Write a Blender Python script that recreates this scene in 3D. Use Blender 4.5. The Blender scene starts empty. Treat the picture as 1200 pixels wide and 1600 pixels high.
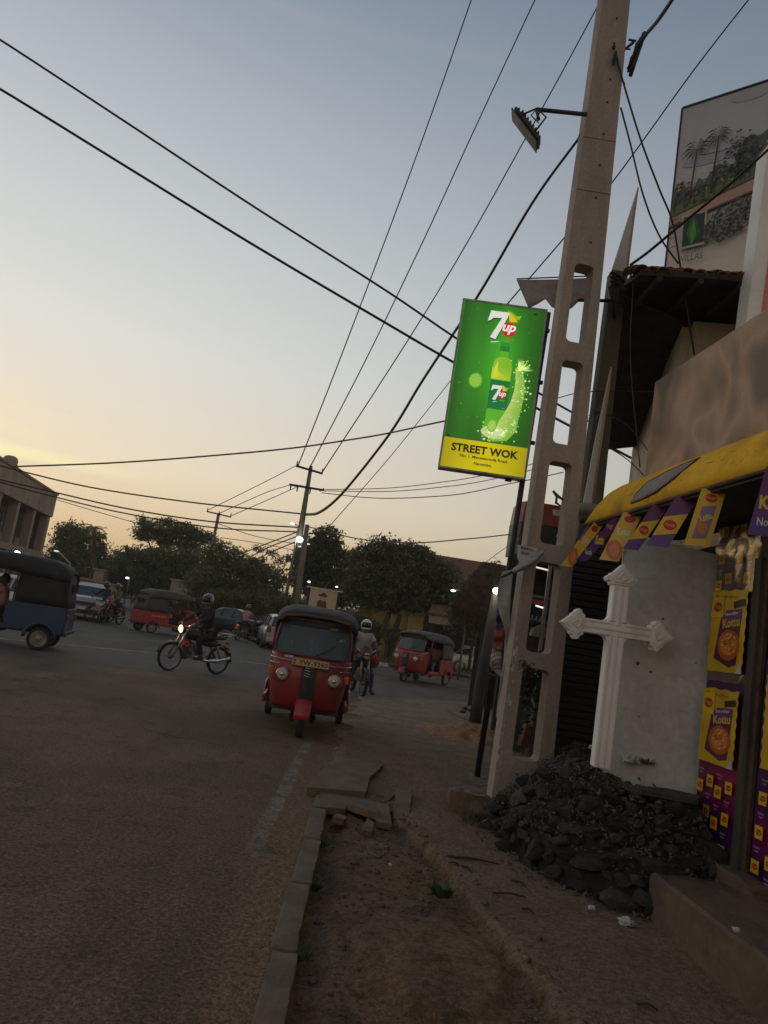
import bpy, bmesh, math, random
import numpy as np
from mathutils import Vector, Matrix, noise

random.seed(7)
rng = np.random.default_rng(7)
scene = bpy.context.scene
col = scene.collection
rad = math.radians

# ------------------------------------------------------------------ camera, sky, sun, exposure
FOC, PITCH, ROLL, EYE = 1200.0, rad(8.6), rad(9.0), 1.55
cp, sp, cr, sr = math.cos(PITCH), math.sin(PITCH), math.cos(ROLL), math.sin(ROLL)
RT = Vector((cr, -sr * sp, sr * cp))
UP = Vector((-sr, -cr * sp, cr * cp))
FW = Vector((0, cp, sp))
cam = bpy.data.cameras.new('camera')
camo = bpy.data.objects.new('camera', cam)
col.objects.link(camo)
camo.matrix_world = Matrix(((RT.x, UP.x, -FW.x, 0), (RT.y, UP.y, -FW.y, 0), (RT.z, UP.z, -FW.z, EYE), (0, 0, 0, 1)))
cam.sensor_fit = 'VERTICAL'
cam.sensor_height = 36
cam.lens = 36 * FOC / 1600
cam.clip_start = 0.05
cam.clip_end = 3000
scene.camera = camo
scene.view_settings.view_transform = 'Standard'
scene.view_settings.look = 'None'
scene.view_settings.gamma = 1
scene.view_settings.exposure = 0.0
scene.render.engine = 'CYCLES'
scene.cycles.max_bounces = 6
scene.cycles.transparent_max_bounces = 12


def s2l(c):
    return tuple(((v / 255) / 12.92 if v / 255 <= 0.04045 else ((v / 255 + 0.055) / 1.055) ** 2.4) for v in c)


class NT:
    """small wrapper to write node trees as expressions"""
    def __init__(self, tree):
        self.t = tree
        self.n = tree.nodes
        self.l = tree.links

    def new(self, typ, **kw):
        nd = self.n.new(typ)
        for k, v in kw.items():
            setattr(nd, k, v)
        return nd

    def put(self, sock, v):
        if v is None:
            return
        if isinstance(v, bpy.types.NodeSocket):
            self.l.new(v, sock)
        elif isinstance(v, (tuple, list)) and len(v) == 3 and sock.type == 'RGBA':
            sock.default_value = (*v, 1)
        else:
            sock.default_value = v

    def m(self, op, a, b=None, c=None, clamp=False):
        nd = self.new('ShaderNodeMath', operation=op, use_clamp=clamp)
        for i, v in enumerate((a, b, c)):
            if v is not None:
                self.put(nd.inputs[i], v)
        return nd.outputs[0]

    def ramp(self, fac, stops, interp='LINEAR'):
        nd = self.new('ShaderNodeValToRGB')
        cr_ = nd.color_ramp
        cr_.interpolation = interp
        while len(cr_.elements) < len(stops):
            cr_.elements.new(0.5)
        for e, (p, c) in zip(cr_.elements, stops):
            e.position = p
            e.color = (*c, 1) if isinstance(c, (tuple, list)) else (c, c, c, 1)
        self.put(nd.inputs[0], fac)
        return nd.outputs[0]

    def noise(self, vec, scale, detail=4, rough=0.55, dist=0.0):
        nd = self.new('ShaderNodeTexNoise')
        self.put(nd.inputs['Vector'], vec)
        nd.inputs['Scale'].default_value = scale
        nd.inputs['Detail'].default_value = detail
        nd.inputs['Roughness'].default_value = rough
        nd.inputs['Distortion'].default_value = dist
        return nd.outputs['Fac']

    def mix(self, fac, a, b, mode='MIX'):
        nd = self.new('ShaderNodeMix', data_type='RGBA', blend_type=mode)
        self.put(nd.inputs[0], fac)
        self.put(nd.inputs[6], a)
        self.put(nd.inputs[7], b)
        return nd.outputs[2]

    def smooth(self, v, lo, hi):
        nd = self.new('ShaderNodeMapRange', interpolation_type='SMOOTHSTEP')
        self.put(nd.inputs[0], v)
        nd.inputs[1].default_value = lo
        nd.inputs[2].default_value = hi
        return nd.outputs[0]

    def bump(self, h, strength, dist, normal=None):
        nd = self.new('ShaderNodeBump')
        nd.inputs['Strength'].default_value = strength
        nd.inputs['Distance'].default_value = dist
        self.put(nd.inputs['Height'], h)
        if normal is not None:
            self.put(nd.inputs['Normal'], normal)
        return nd.outputs[0]


world = bpy.data.worlds.new('World')
scene.world = world
world.use_nodes = True
world.node_tree.nodes.clear()
w = NT(world.node_tree)
tc = w.new('ShaderNodeTexCoord').outputs['Generated']
sep = w.new('ShaderNodeSeparateXYZ')
w.l.new(tc, sep.inputs[0])
wx, wy, wz = sep.outputs
SUN_AZ = rad(-36)      # the glow sits beyond the left edge of the view
SUN_EL = rad(2.0)
sky_stops = [(0.0, (0.60, 0.42, 0.25)), (0.05, (0.663, 0.491, 0.286)), (0.15, (0.77, 0.666, 0.503)), (0.30, (0.669, 0.674, 0.641)),
             (0.42, (0.568, 0.596, 0.599)), (0.55, (0.44, 0.478, 0.522)), (0.70, (0.258, 0.319, 0.402)), (1.0, (0.185, 0.24, 0.33))]
grad = w.ramp(wz, sky_stops)
dotv = w.m('ADD', w.m('MULTIPLY', wx, math.sin(SUN_AZ)), w.m('MULTIPLY', wy, math.cos(SUN_AZ)))
side = w.m('MULTIPLY_ADD', dotv, 0.5, 0.5)
level = w.ramp(side, [(0.0, (0.74, 0.66, 0.60)), (0.30, (0.70, 0.64, 0.60)), (0.55, (0.62, 0.62, 0.63)), (0.70, (0.61, 0.645, 0.685)), (0.82, (0.787, 0.813, 0.842)), (0.92, 1.0), (1.0, (1.20, 1.17, 1.14))])
skyc = w.mix(1.0, grad, level, 'MULTIPLY')
# thin streaks of cloud lit by the set sun
mp = w.new('ShaderNodeMapping')
mp.inputs['Scale'].default_value = (1.0, 1.0, 9.0)
mp.inputs['Rotation'].default_value = (0, rad(9), 0)
w.l.new(tc, mp.inputs[0])
cn = w.noise(mp.outputs[0], 3.2, 5, 0.55, 0.4)
band = w.m('MULTIPLY', w.smooth(wz, 0.085, 0.135), w.m('SUBTRACT', 1.0, w.smooth(wz, 0.15, 0.26)))
glow = w.smooth(dotv, 0.93, 0.99)
cmask = w.m('MULTIPLY', w.m('MULTIPLY', w.smooth(cn, 0.44, 0.62), band), glow)
skyc = w.mix(w.m('MULTIPLY', cmask, 0.3), skyc, s2l((255, 232, 176)))
wob = w.m('MULTIPLY', w.m('SUBTRACT', w.noise(mp.outputs[0], 6.0, 4, 0.5), 0.5), 0.022)
zz = w.m('ADD', wz, wob)
towards = w.m('MULTIPLY', wx, -1.0)
st1 = w.m('SUBTRACT', 1.0, w.smooth(w.m('ABSOLUTE', w.m('SUBTRACT', zz, 0.138)), 0.0, 0.012))
st1 = w.m('MULTIPLY', st1, w.smooth(towards, 0.24, 0.46))
st2 = w.m('SUBTRACT', 1.0, w.smooth(w.m('ABSOLUTE', w.m('SUBTRACT', zz, w.m('MULTIPLY_ADD', towards, 0.25, 0.051))), 0.0, 0.014))
st2 = w.m('MULTIPLY', st2, w.smooth(towards, 0.34, 0.50))
skyc = w.mix(w.m('MULTIPLY', st1, 0.9, clamp=True), skyc, s2l((255, 246, 190)))
skyc = w.mix(w.m('MULTIPLY', st2, 0.6, clamp=True), skyc, s2l((252, 232, 196)))
hz = w.m('MULTIPLY', w.smooth(cn, 0.55, 0.8), 0.10)
skyc = w.mix(hz, skyc, s2l((190, 180, 176)))
below = w.smooth(wz, -0.06, 0.0)
skyc = w.mix(below, s2l((92, 82, 70)), skyc)
bg = w.new('ShaderNodeBackground')
w.l.new(skyc, bg.inputs[0])
bg.inputs[1].default_value = 1.0
sky = w.new('ShaderNodeTexSky', sky_type='NISHITA', sun_disc=False)
sky.sun_elevation = SUN_EL
sky.sun_rotation = SUN_AZ
bg2 = w.new('ShaderNodeBackground')
w.l.new(sky.outputs[0], bg2.inputs[0])
bg2.inputs[1].default_value = 0.006
ad = w.new('ShaderNodeAddShader')
w.l.new(bg.outputs[0], ad.inputs[0])
w.l.new(bg2.outputs[0], ad.inputs[1])
w.l.new(ad.outputs[0], w.new('ShaderNodeOutputWorld').inputs[0])

sun = bpy.data.lights.new('sun', 'SUN')
sun.energy = 0.12
sun.angle = rad(25)
sun.color = (1.0, 0.80, 0.58)
suno = bpy.data.objects.new('sun', sun)
col.objects.link(suno)
sd = Vector((math.sin(SUN_AZ) * math.cos(rad(8)), math.cos(SUN_AZ) * math.cos(rad(8)), math.sin(rad(8))))
suno.rotation_euler = sd.to_track_quat('Z', 'Y').to_euler()


# ------------------------------------------------------------------ where a point of the photograph lies in the place
def ray(x, y):
    return FW + RT * ((x - 600) / FOC) + UP * ((800 - y) / FOC)


def at(x, y, Y):
    d = ray(x, y)
    t = Y / d.y
    return Vector((d.x * t, Y, EYE + d.z * t))


def gr(x, y, z=0.0):
    d = ray(x, y)
    t = (z - EYE) / d.z
    return Vector((d.x * t, d.y * t, z))


def ppm(p):     # photo pixels per metre at point p
    return FOC / ((Vector(p) - Vector((0, 0, EYE))).dot(FW))


# ------------------------------------------------------------------ materials
MATS = {}


def mat(name, c, c2=None, scale=6.0, rough=0.7, metal=0.0, bump=0.0, bscale=None, dirt=0.0, dirtc=(0.05, 0.04, 0.03),
        spec=0.5, streak=None, coat=0.0, dist=0.004):
    """general procedural surface: two tones, fine grain, worn dirt patches, bump"""
    if name in MATS:
        return MATS[name]
    m = bpy.data.materials.new(name)
    m.use_nodes = True
    t = NT(m.node_tree)
    t.n.clear()
    out = t.new('ShaderNodeOutputMaterial')
    b = t.new('ShaderNodeBsdfPrincipled')
    t.l.new(b.outputs[0], out.inputs[0])
    tcn = t.new('ShaderNodeTexCoord').outputs['Object']
    if c2 is None:
        c2 = tuple(v * 0.72 for v in c)
    vec = tcn
    if streak:
        mpn = t.new('ShaderNodeMapping')
        mpn.inputs['Scale'].default_value = streak
        t.l.new(tcn, mpn.inputs[0])
        vec = mpn.outputs[0]
    f = t.smooth(t.noise(vec, scale, 5, 0.6), 0.3, 0.7)
    colr = t.mix(f, c, c2)
    g = t.noise(tcn, scale * 14, 3, 0.6)
    colr = t.mix(0.22, colr, t.ramp(g, [(0.25, 0.25), (0.75, 1.0)]), 'OVERLAY')
    if dirt > 0:
        dm = t.smooth(t.noise(vec, scale * 0.45, 6, 0.65, 0.6), 0.62 - dirt * 0.3, 0.78 - dirt * 0.2)
        colr = t.mix(t.m('MULTIPLY', dm, min(1.0, 0.5 + dirt * 0.5)), colr, dirtc)
    t.put(b.inputs['Base Color'], colr)
    t.put(b.inputs['Roughness'], t.m('ADD', t.m('MULTIPLY', t.m('SUBTRACT', f, 0.5), 0.14), rough, clamp=True))
    b.inputs['Metallic'].default_value = metal
    b.inputs['Specular IOR Level'].default_value = spec
    b.inputs['Coat Weight'].default_value = coat
    if bump > 0:
        h = t.m('ADD', t.noise(tcn, bscale or scale * 8, 6, 0.65), t.m('MULTIPLY', t.noise(tcn, (bscale or scale * 8) * 0.2, 3), 1.5))
        t.put(b.inputs['Normal'], t.bump(h, bump, dist * 2.5))
    MATS[name] = m
    return m


def emit(name, c, strength):
    if name in MATS:
        return MATS[name]
    m = bpy.data.materials.new(name)
    m.use_nodes = True
    t = NT(m.node_tree)
    t.n.clear()
    e = t.new('ShaderNodeEmission')
    e.inputs[0].default_value = (*c, 1)
    e.inputs[1].default_value = strength
    t.l.new(e.outputs[0], t.new('ShaderNodeOutputMaterial').inputs[0])
    MATS[name] = m
    return m


def glass(name, tint, alpha=0.55, rough=0.04, film=0.08):
    if name in MATS:
        return MATS[name]
    m = bpy.data.materials.new(name)
    m.use_nodes = True
    t = NT(m.node_tree)
    t.n.clear()
    tr = t.new('ShaderNodeBsdfTransparent')
    tr.inputs[0].default_value = (*tint, 1)
    b = t.new('ShaderNodeBsdfPrincipled')
    b.inputs['Base Color'].default_value = (tint[0] * film, tint[1] * film * 1.1, tint[2] * film * 1.1, 1)  # film sets how much of the tint the base colour keeps
    t.put(b.inputs['Roughness'], t.ramp(t.noise(t.new('ShaderNodeTexCoord').outputs['Object'], 5.0, 4), [(0.3, rough), (0.8, rough + 0.16)]))
    b.inputs['Specular IOR Level'].default_value = 0.9
    mx = t.new('ShaderNodeMixShader')
    mx.inputs[0].default_value = alpha
    t.l.new(tr.outputs[0], mx.inputs[1])
    t.l.new(b.outputs[0], mx.inputs[2])
    t.l.new(mx.outputs[0], t.new('ShaderNodeOutputMaterial').inputs[0])
    MATS[name] = m
    return m


def printmat(name, emission=0.0, rough=0.5, wear=0.15, soft=0.0):
    """flat print whose colours are stored on the sheet"""
    if name in MATS:
        return MATS[name]
    m = bpy.data.materials.new(name)
    m.use_nodes = True
    t = NT(m.node_tree)
    t.n.clear()
    b = t.new('ShaderNodeBsdfPrincipled')
    a = t.new('ShaderNodeAttribute', attribute_name='ink')
    nz = t.noise(t.new('ShaderNodeTexCoord').outputs['Object'], 3.5, 6, 0.65)
    c = t.mix(wear, a.outputs['Color'], t.ramp(nz, [(0.3, 0.2), (0.7, 0.9)]), 'MULTIPLY')
    t.put(b.inputs['Base Color'], c)
    b.inputs['Roughness'].default_value = rough
    if emission:
        t.put(b.inputs['Emission Color'], c)
        b.inputs['Emission Strength'].default_value = emission
    t.put(b.inputs['Normal'], t.bump(nz, 0.15, 0.01))
    t.l.new(b.outputs[0], t.new('ShaderNodeOutputMaterial').inputs[0])
    MATS[name] = m
    return m


# ------------------------------------------------------------------ mesh helpers
class MB:
    def __init__(self):
        self.v = []
        self.f = []
        self.mi = []
        self.sm = []

    def add(self, vs, fs, mi=0, smooth=False):
        o = len(self.v)
        self.v += [tuple(p) for p in vs]
        for f in fs:
            self.f.append([i + o for i in f])
            self.mi.append(mi)
            self.sm.append(smooth)
        return self

    def box(self, c, s, rot=None, mi=0):
        x, y, z = s[0] / 2, s[1] / 2, s[2] / 2
        vs = [Vector((a * x, b * y, d * z)) for d in (-1, 1) for b in (-1, 1) for a in (-1, 1)]
        if rot is not None:
            if not isinstance(rot, Matrix):
                rot = Matrix.Rotation(rot, 3, 'Z')
            vs = [rot @ p for p in vs]
        vs = [p + Vector(c) for p in vs]
        return self.add(vs, [(0, 2, 3, 1), (4, 5, 7, 6), (0, 1, 5, 4), (2, 6, 7, 3), (0, 4, 6, 2), (1, 3, 7, 5)], mi)

    def tube(self, path, r, n=8, mi=0, cap=True, flat=1.0, closed=False):
        path = [Vector(p) for p in path]
        N = len(path)
        rs = r if isinstance(r, (list, tuple)) else [r] * N
        rings = []
        prev = None
        for i, p in enumerate(path):
            if closed:
                d = (path[(i + 1) % N] - path[i - 1])
            else:
                d = path[min(i + 1, N - 1)] - path[max(i - 1, 0)]
            d.normalize()
            if prev is None:
                a = Vector((0, 0, 1)) if abs(d.z) < 0.9 else Vector((1, 0, 0))
                u = d.cross(a).normalized()
            else:
                u = (prev - d * prev.dot(d)).normalized()
            prev = u
            v2 = d.cross(u)
            rings.append([p + (u * math.cos(2 * math.pi * k / n) + v2 * math.sin(2 * math.pi * k / n) * flat) * rs[i] for k in range(n)])
        vs = [q for rg in rings for q in rg]
        fs = []
        for i in range(N if closed else N - 1):
            j = (i + 1) % N
            for k in range(n):
                fs.append((i * n + k, i * n + (k + 1) % n, j * n + (k + 1) % n, j * n + k))
        self.add(vs, fs, mi, True)
        if cap and not closed:
            o = len(self.v) - len(vs)
            self.f.append([o + k for k in range(n)][::-1]); self.mi.append(mi); self.sm.append(False)
            self.f.append([o + (N - 1) * n + k for k in range(n)]); self.mi.append(mi); self.sm.append(False)
        return self

    def cyl(self, a, b, r, r2=None, n=12, mi=0):
        return self.tube([a, b], [r, r if r2 is None else r2], n, mi)

    def ell(self, c, s, n=12, m=8, rot=None, mi=0, zmin=-1.0):
        vs, fs = [], []
        for j in range(m + 1):
            ph = -math.pi / 2 + math.pi * j / m
            zz = max(math.sin(ph), zmin)
            for i in range(n):
                th = 2 * math.pi * i / n
                p = Vector((math.cos(ph) * math.cos(th) * s[0], math.cos(ph) * math.sin(th) * s[1], zz * s[2]))
                if rot is not None:
                    p = rot @ p
                vs.append(p + Vector(c))
        for j in range(m):
            for i in range(n):
                fs.append((j * n + i, j * n + (i + 1) % n, (j + 1) * n + (i + 1) % n, (j + 1) * n + i))
        return self.add(vs, fs, mi, True)

    def lathe(self, prof, mtx, n=20, mi=0, smooth=True):
        vs, fs = [], []
        for (r, h) in prof:
            for i in range(n):
                a = 2 * math.pi * i / n
                vs.append(mtx @ Vector((r * math.cos(a), r * math.sin(a), h)))
        for j in range(len(prof) - 1):
            for i in range(n):
                fs.append((j * n + i, j * n + (i + 1) % n, (j + 1) * n + (i + 1) % n, (j + 1) * n + i))
        return self.add(vs, fs, mi, smooth)

    def grid(self, rows, mi=0, smooth=True, close=False):
        n = len(rows[0])
        vs = [p for r_ in rows for p in r_]
        fs = []
        for j in range(len(rows) - 1):
            for i in range(n if close else n - 1):
                k = (i + 1) % n
                fs.append((j * n + i, j * n + k, (j + 1) * n + k, (j + 1) * n + i))
        return self.add(vs, fs, mi, smooth)

    def prism(self, poly, frame, thick, mi=0):
        """poly in the frame's xy plane (Matrix 4x4), extruded along its z by thick"""
        n = len(poly)
        vs = [frame @ Vector((p[0], p[1], 0)) for p in poly] + [frame @ Vector((p[0], p[1], thick)) for p in poly]
        fs = [list(range(n))[::-1], list(range(n, 2 * n))] + [(i, (i + 1) % n, (i + 1) % n + n, i + n) for i in range(n)]
        return self.add(vs, fs, mi)

    def build(self, name, m, parent=None, bevel=0.0, loc=None, kind=None, solid=0.0, seg=2):
        me = bpy.data.meshes.new(name)
        me.from_pydata([tuple(p) for p in self.v], [], self.f)
        ms = m if isinstance(m, (list, tuple)) else [m]
        for x in ms:
            me.materials.append(x)
        me.polygons.foreach_set('material_index', self.mi)
        me.polygons.foreach_set('use_smooth', self.sm)
        me.update()
        o = bpy.data.objects.new(name, me)
        col.objects.link(o)
        if parent is not None:
            o.parent = parent
        if loc is not None:
            o.location = loc
        if solid:
            md = o.modifiers.new('s', 'SOLIDIFY')
            md.thickness = solid
            md.offset = 0
        if bevel > 0:
            md = o.modifiers.new('b', 'BEVEL')
            md.width = bevel
            md.segments = seg
            md.limit_method = 'ANGLE'
            md.angle_limit = rad(40)
            md.harden_normals = False
        if kind:
            o['kind'] = kind
        return o


def thing(name, label, cat, loc=(0, 0, 0), rz=0.0, group=None, scale=None):
    o = bpy.data.objects.new(name, None)
    o.empty_display_size = 0.2
    col.objects.link(o)
    o.location = loc
    o.rotation_euler = (0, 0, rz)
    if scale:
        o.scale = (scale,) * 3
    return tag(o, label, cat, group)


def tag(o, label, cat, group=None, kind=None):
    o['label'] = label
    o['category'] = cat
    if group:
        o['group'] = group
    if kind:
        o['kind'] = kind
    return o


def copy_tree(o, parent=None):
    c = o.copy()
    col.objects.link(c)
    if parent is not None:
        c.parent = parent
    for ch in list(o.children):
        copy_tree(ch, c)
    return c


def npmesh(name, V, Fq, m, smooth=False, parent=None):
    """fast mesh of quads (or tris) from numpy arrays"""
    me = bpy.data.meshes.new(name)
    k = Fq.shape[1]
    me.vertices.add(len(V))
    me.vertices.foreach_set('co', V.astype(np.float32).ravel())
    me.loops.add(Fq.size)
    me.loops.foreach_set('vertex_index', Fq.astype(np.int32).ravel())
    me.polygons.add(len(Fq))
    me.polygons.foreach_set('loop_start', np.arange(0, Fq.size, k, dtype=np.int32))
    me.polygons.foreach_set('loop_total', np.full(len(Fq), k, dtype=np.int32))
    if smooth:
        me.polygons.foreach_set('use_smooth', np.ones(len(Fq), dtype=bool))
    me.update(calc_edges=True)
    me.materials.append(m)
    o = bpy.data.objects.new(name, me)
    col.objects.link(o)
    if parent is not None:
        o.parent = parent
    return o


def frame(o, xdir, ydir):
    x = Vector(xdir).normalized()
    y = (Vector(ydir) - x * Vector(ydir).dot(x)).normalized()
    z = x.cross(y)
    return Matrix(((x.x, y.x, z.x, o[0]), (x.y, y.y, z.y, o[1]), (x.z, y.z, z.z, o[2]), (0, 0, 0, 1)))


_txt = {}


def text_mesh(s, bold=0.0, shear=0.0):
    key = (s, bold, shear)
    if key not in _txt:
        cu = bpy.data.curves.new('lettering', 'FONT')
        cu.body = s
        cu.size = 1.0
        cu.align_x = 'CENTER'
        cu.offset = bold
        cu.shear = shear
        cu.resolution_u = 2
        ob = bpy.data.objects.new('lettering', cu)
        col.objects.link(ob)
        bpy.context.view_layer.update()
        me = bpy.data.meshes.new_from_object(ob.evaluated_get(bpy.context.evaluated_depsgraph_get()))
        vs = [(v.co.x, v.co.y) for v in me.vertices]
        fs = [list(p.vertices) for p in me.polygons]
        bpy.data.objects.remove(ob)
        bpy.data.meshes.remove(me)
        bpy.data.curves.remove(cu)
        xs = [v[0] for v in vs]
        ys = [v[1] for v in vs]
        cx, cy = (min(xs) + max(xs)) / 2, (min(ys) + max(ys)) / 2
        _txt[key] = ([(a - cx, b - cy) for a, b in vs], fs, max(xs) - min(xs), max(ys) - min(ys))
    return _txt[key]


class Sheet:
    """flat print: coloured shapes stacked on a sheet, local x right, y up"""
    def __init__(self, step=0.0006):
        self.v, self.f, self.c = [], [], []
        self.z = 0.0
        self.step = step

    def poly(self, pts, c, new=True, cols=None):
        if new:
            self.z += self.step
        o = len(self.v)
        self.v += [(p[0], p[1], self.z) for p in pts]
        self.f.append([o + i for i in range(len(pts))])
        self.c.append([s2l(q) for q in cols] if cols else [s2l(c)] * len(pts))
        return self

    def rect(self, x0, y0, x1, y1, c, cols=None, new=True):
        return self.poly([(x0, y0), (x1, y0), (x1, y1), (x0, y1)], c, new, cols)

    def ellipse(self, cx, cy, rx, ry, c, n=20, new=True):
        return self.poly([(cx + rx * math.cos(2 * math.pi * i / n), cy + ry * math.sin(2 * math.pi * i / n)) for i in range(n)], c, new)

    def text(self, s, cx, cy, w_=None, h_=None, c=(0, 0, 0), bold=0.0, shear=0.0, rot=0.0):
        vs, fs, tw, th = text_mesh(s, bold, shear)
        sx = (w_ / tw) if w_ else (h_ / th)
        sy = (h_ / th) if h_ else sx
        self.z += self.step
        o = len(self.v)
        ca, sa = math.cos(rot), math.sin(rot)
        self.v += [(cx + (a * sx) * ca - (b * sy) * sa, cy + (a * sx) * sa + (b * sy) * ca, self.z) for a, b in vs]
        for f in fs:
            self.f.append([o + i for i in f])
            self.c.append([s2l(c)] * len(f))
        return self

    def build(self, name, m, parent, mtx):
        me = bpy.data.meshes.new(name)
        me.from_pydata([tuple(mtx @ Vector(p)) for p in self.v], [], self.f)
        at_ = me.color_attributes.new('ink', 'FLOAT_COLOR', 'CORNER')
        flat = []
        for poly_, cs in zip(me.polygons, self.c):
            vis = {v: c for v, c in zip(poly_.vertices, cs)}
            for li in poly_.loop_indices:
                flat += [*vis[me.loops[li].vertex_index], 1.0]
        at_.data.foreach_set('color', flat)
        me.materials.append(m)
        o = bpy.data.objects.new(name, me)
        col.objects.link(o)
        if parent is not None:
            o.parent = parent
        return o


def cable(label, pts, px=2.0, m=None, group='overhead cables', name='overhead_cable', cat='cable', sag=0.0, r=None):
    """pts are points of the place; a smooth hanging line through them"""
    P = [Vector(p) for p in pts]

    def outside(p):
        q_ = p - Vector((0, 0, EYE))
        f_ = q_.dot(FW)
        return f_ <= 0 or abs(q_.dot(RT) / f_) > 0.5 or abs(q_.dot(UP) / f_) > 0.6667
    if outside(P[0]):
        d0, s0 = (P[0] - P[1]).normalized(), (P[0] - P[1]).length
        P = [P[0] + d0 * s0 * k_ for k_ in range(max(2, min(12, int(11 / s0))), 0, -1)] + P
    if outside(P[-1]):
        d0, s0 = (P[-1] - P[-2]).normalized(), (P[-1] - P[-2]).length
        P = P + [P[-1] + d0 * s0 * k_ for k_ in range(1, max(2, min(12, int(11 / s0))) + 1)]
    if len(P) == 2:
        path = []
        for i in range(25):
            t = i / 24
            q = P[0].lerp(P[1], t)
            q.z -= sag * 4 * t * (1 - t)
            path.append(q)
    else:
        path = []
        Q = [P[0] * 2 - P[1]] + P + [P[-1] * 2 - P[-2]]
        for i in range(1, len(Q) - 2):
            for k in range(8):
                t = k / 8
                a, b, c_, d = Q[i - 1], Q[i], Q[i + 1], Q[i + 2]
                path.append(0.5 * ((2 * b) + (c_ - a) * t + (2 * a - 5 * b + 4 * c_ - d) * t * t + (3 * b - a - 3 * c_ + d) * t ** 3))
        path.append(P[-1])
    org = path[0].copy()
    if r:
        rr = [r] * len(path)
    else:
        vis = [max(0.003, px / 2 / ppm(p)) if not outside(p) else None for p in path]
        good = [i for i, v in enumerate(vis) if v]
        rr = [vis[min(good, key=lambda j: abs(j - i))] for i in range(len(vis))]
    mb = MB().tube([p - org for p in path], rr, 6)
    o = mb.build(name, m or MATS['cable'], loc=org)
    return tag(o, label, cat, group)

# ------------------------------------------------------------------ shared materials
concrete = mat('concrete', (0.26, 0.235, 0.205), (0.19, 0.17, 0.148), 3.0, 0.85, bump=0.5, dirt=0.35, dirtc=(0.07, 0.055, 0.045))
pole_conc = mat('pole_concrete', (0.37, 0.30, 0.255), (0.27, 0.22, 0.185), 2.2, 0.85, bump=0.45, dirt=0.25, dirtc=(0.2, 0.16, 0.13), streak=(1, 1, 0.25))
dark_conc = mat('dark_concrete', (0.12, 0.105, 0.09), (0.07, 0.06, 0.05), 3.0, 0.9, bump=0.5, dirt=0.4)
black_paint = mat('black_paint', (0.022, 0.022, 0.024), (0.035, 0.03, 0.028), 5, 0.55, bump=0.1)
rubber = mat('rubber', (0.018, 0.017, 0.017), (0.035, 0.032, 0.028), 9, 0.85, bump=0.3)
metal = mat('grey_metal', (0.30, 0.30, 0.30), (0.18, 0.17, 0.16), 6, 0.45, metal=0.7, bump=0.1, dirt=0.2)
chrome = mat('bright_metal', (0.6, 0.6, 0.6), (0.45, 0.44, 0.42), 8, 0.25, metal=1.0)
rust = mat('rusty_steel', (0.11, 0.06, 0.04), (0.05, 0.035, 0.03), 7, 0.8, bump=0.4)
cable_m = mat('cable', (0.02, 0.02, 0.022), (0.03, 0.03, 0.03), 5, 0.6)
bark = mat('bark', (0.10, 0.075, 0.055), (0.05, 0.04, 0.03), 4, 0.95, bump=0.8, streak=(3, 3, 0.6))
steel_dark = mat('dark_steel', (0.045, 0.048, 0.052), (0.03, 0.03, 0.033), 6, 0.5, metal=0.4, bump=0.1)
white_lamp = emit('lamp_white', (0.95, 1.0, 0.95), 9.0)
warm_lamp = emit('lamp_warm', (1.0, 0.72, 0.32), 6.0)
red_lamp = emit('lamp_red', (1.0, 0.16, 0.05), 0.6)

# ------------------------------------------------------------------ ground and roads


def ground_material():
    m = bpy.data.materials.new('earth')
    m.use_nodes = True
    t = NT(m.node_tree); t.n.clear()
    b = t.new('ShaderNodeBsdfPrincipled')
    g = t.new('ShaderNodeNewGeometry').outputs['Position']
    f = t.smooth(t.noise(g, 0.35, 6, 0.6), 0.35, 0.65)
    c = t.mix(f, (0.12, 0.095, 0.07), (0.07, 0.075, 0.04))
    c = t.mix(0.4, c, t.ramp(t.noise(g, 9, 4), [(0.3, 0.2), (0.7, 0.9)]), 'OVERLAY')
    t.put(b.inputs['Base Color'], c)
    b.inputs['Roughness'].default_value = 0.95
    t.put(b.inputs['Normal'], t.bump(t.noise(g, 5, 5), 0.6, 0.05))
    t.l.new(b.outputs[0], t.new('ShaderNodeOutputMaterial').inputs[0])
    return m


mb = MB()
mb.add([(-700, -120, -0.12), (700, -120, -0.12), (700, 1300, -0.12), (-700, 1300, -0.12)], [(0, 1, 2, 3)])
mb.build('ground', ground_material(), kind='structure')


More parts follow.
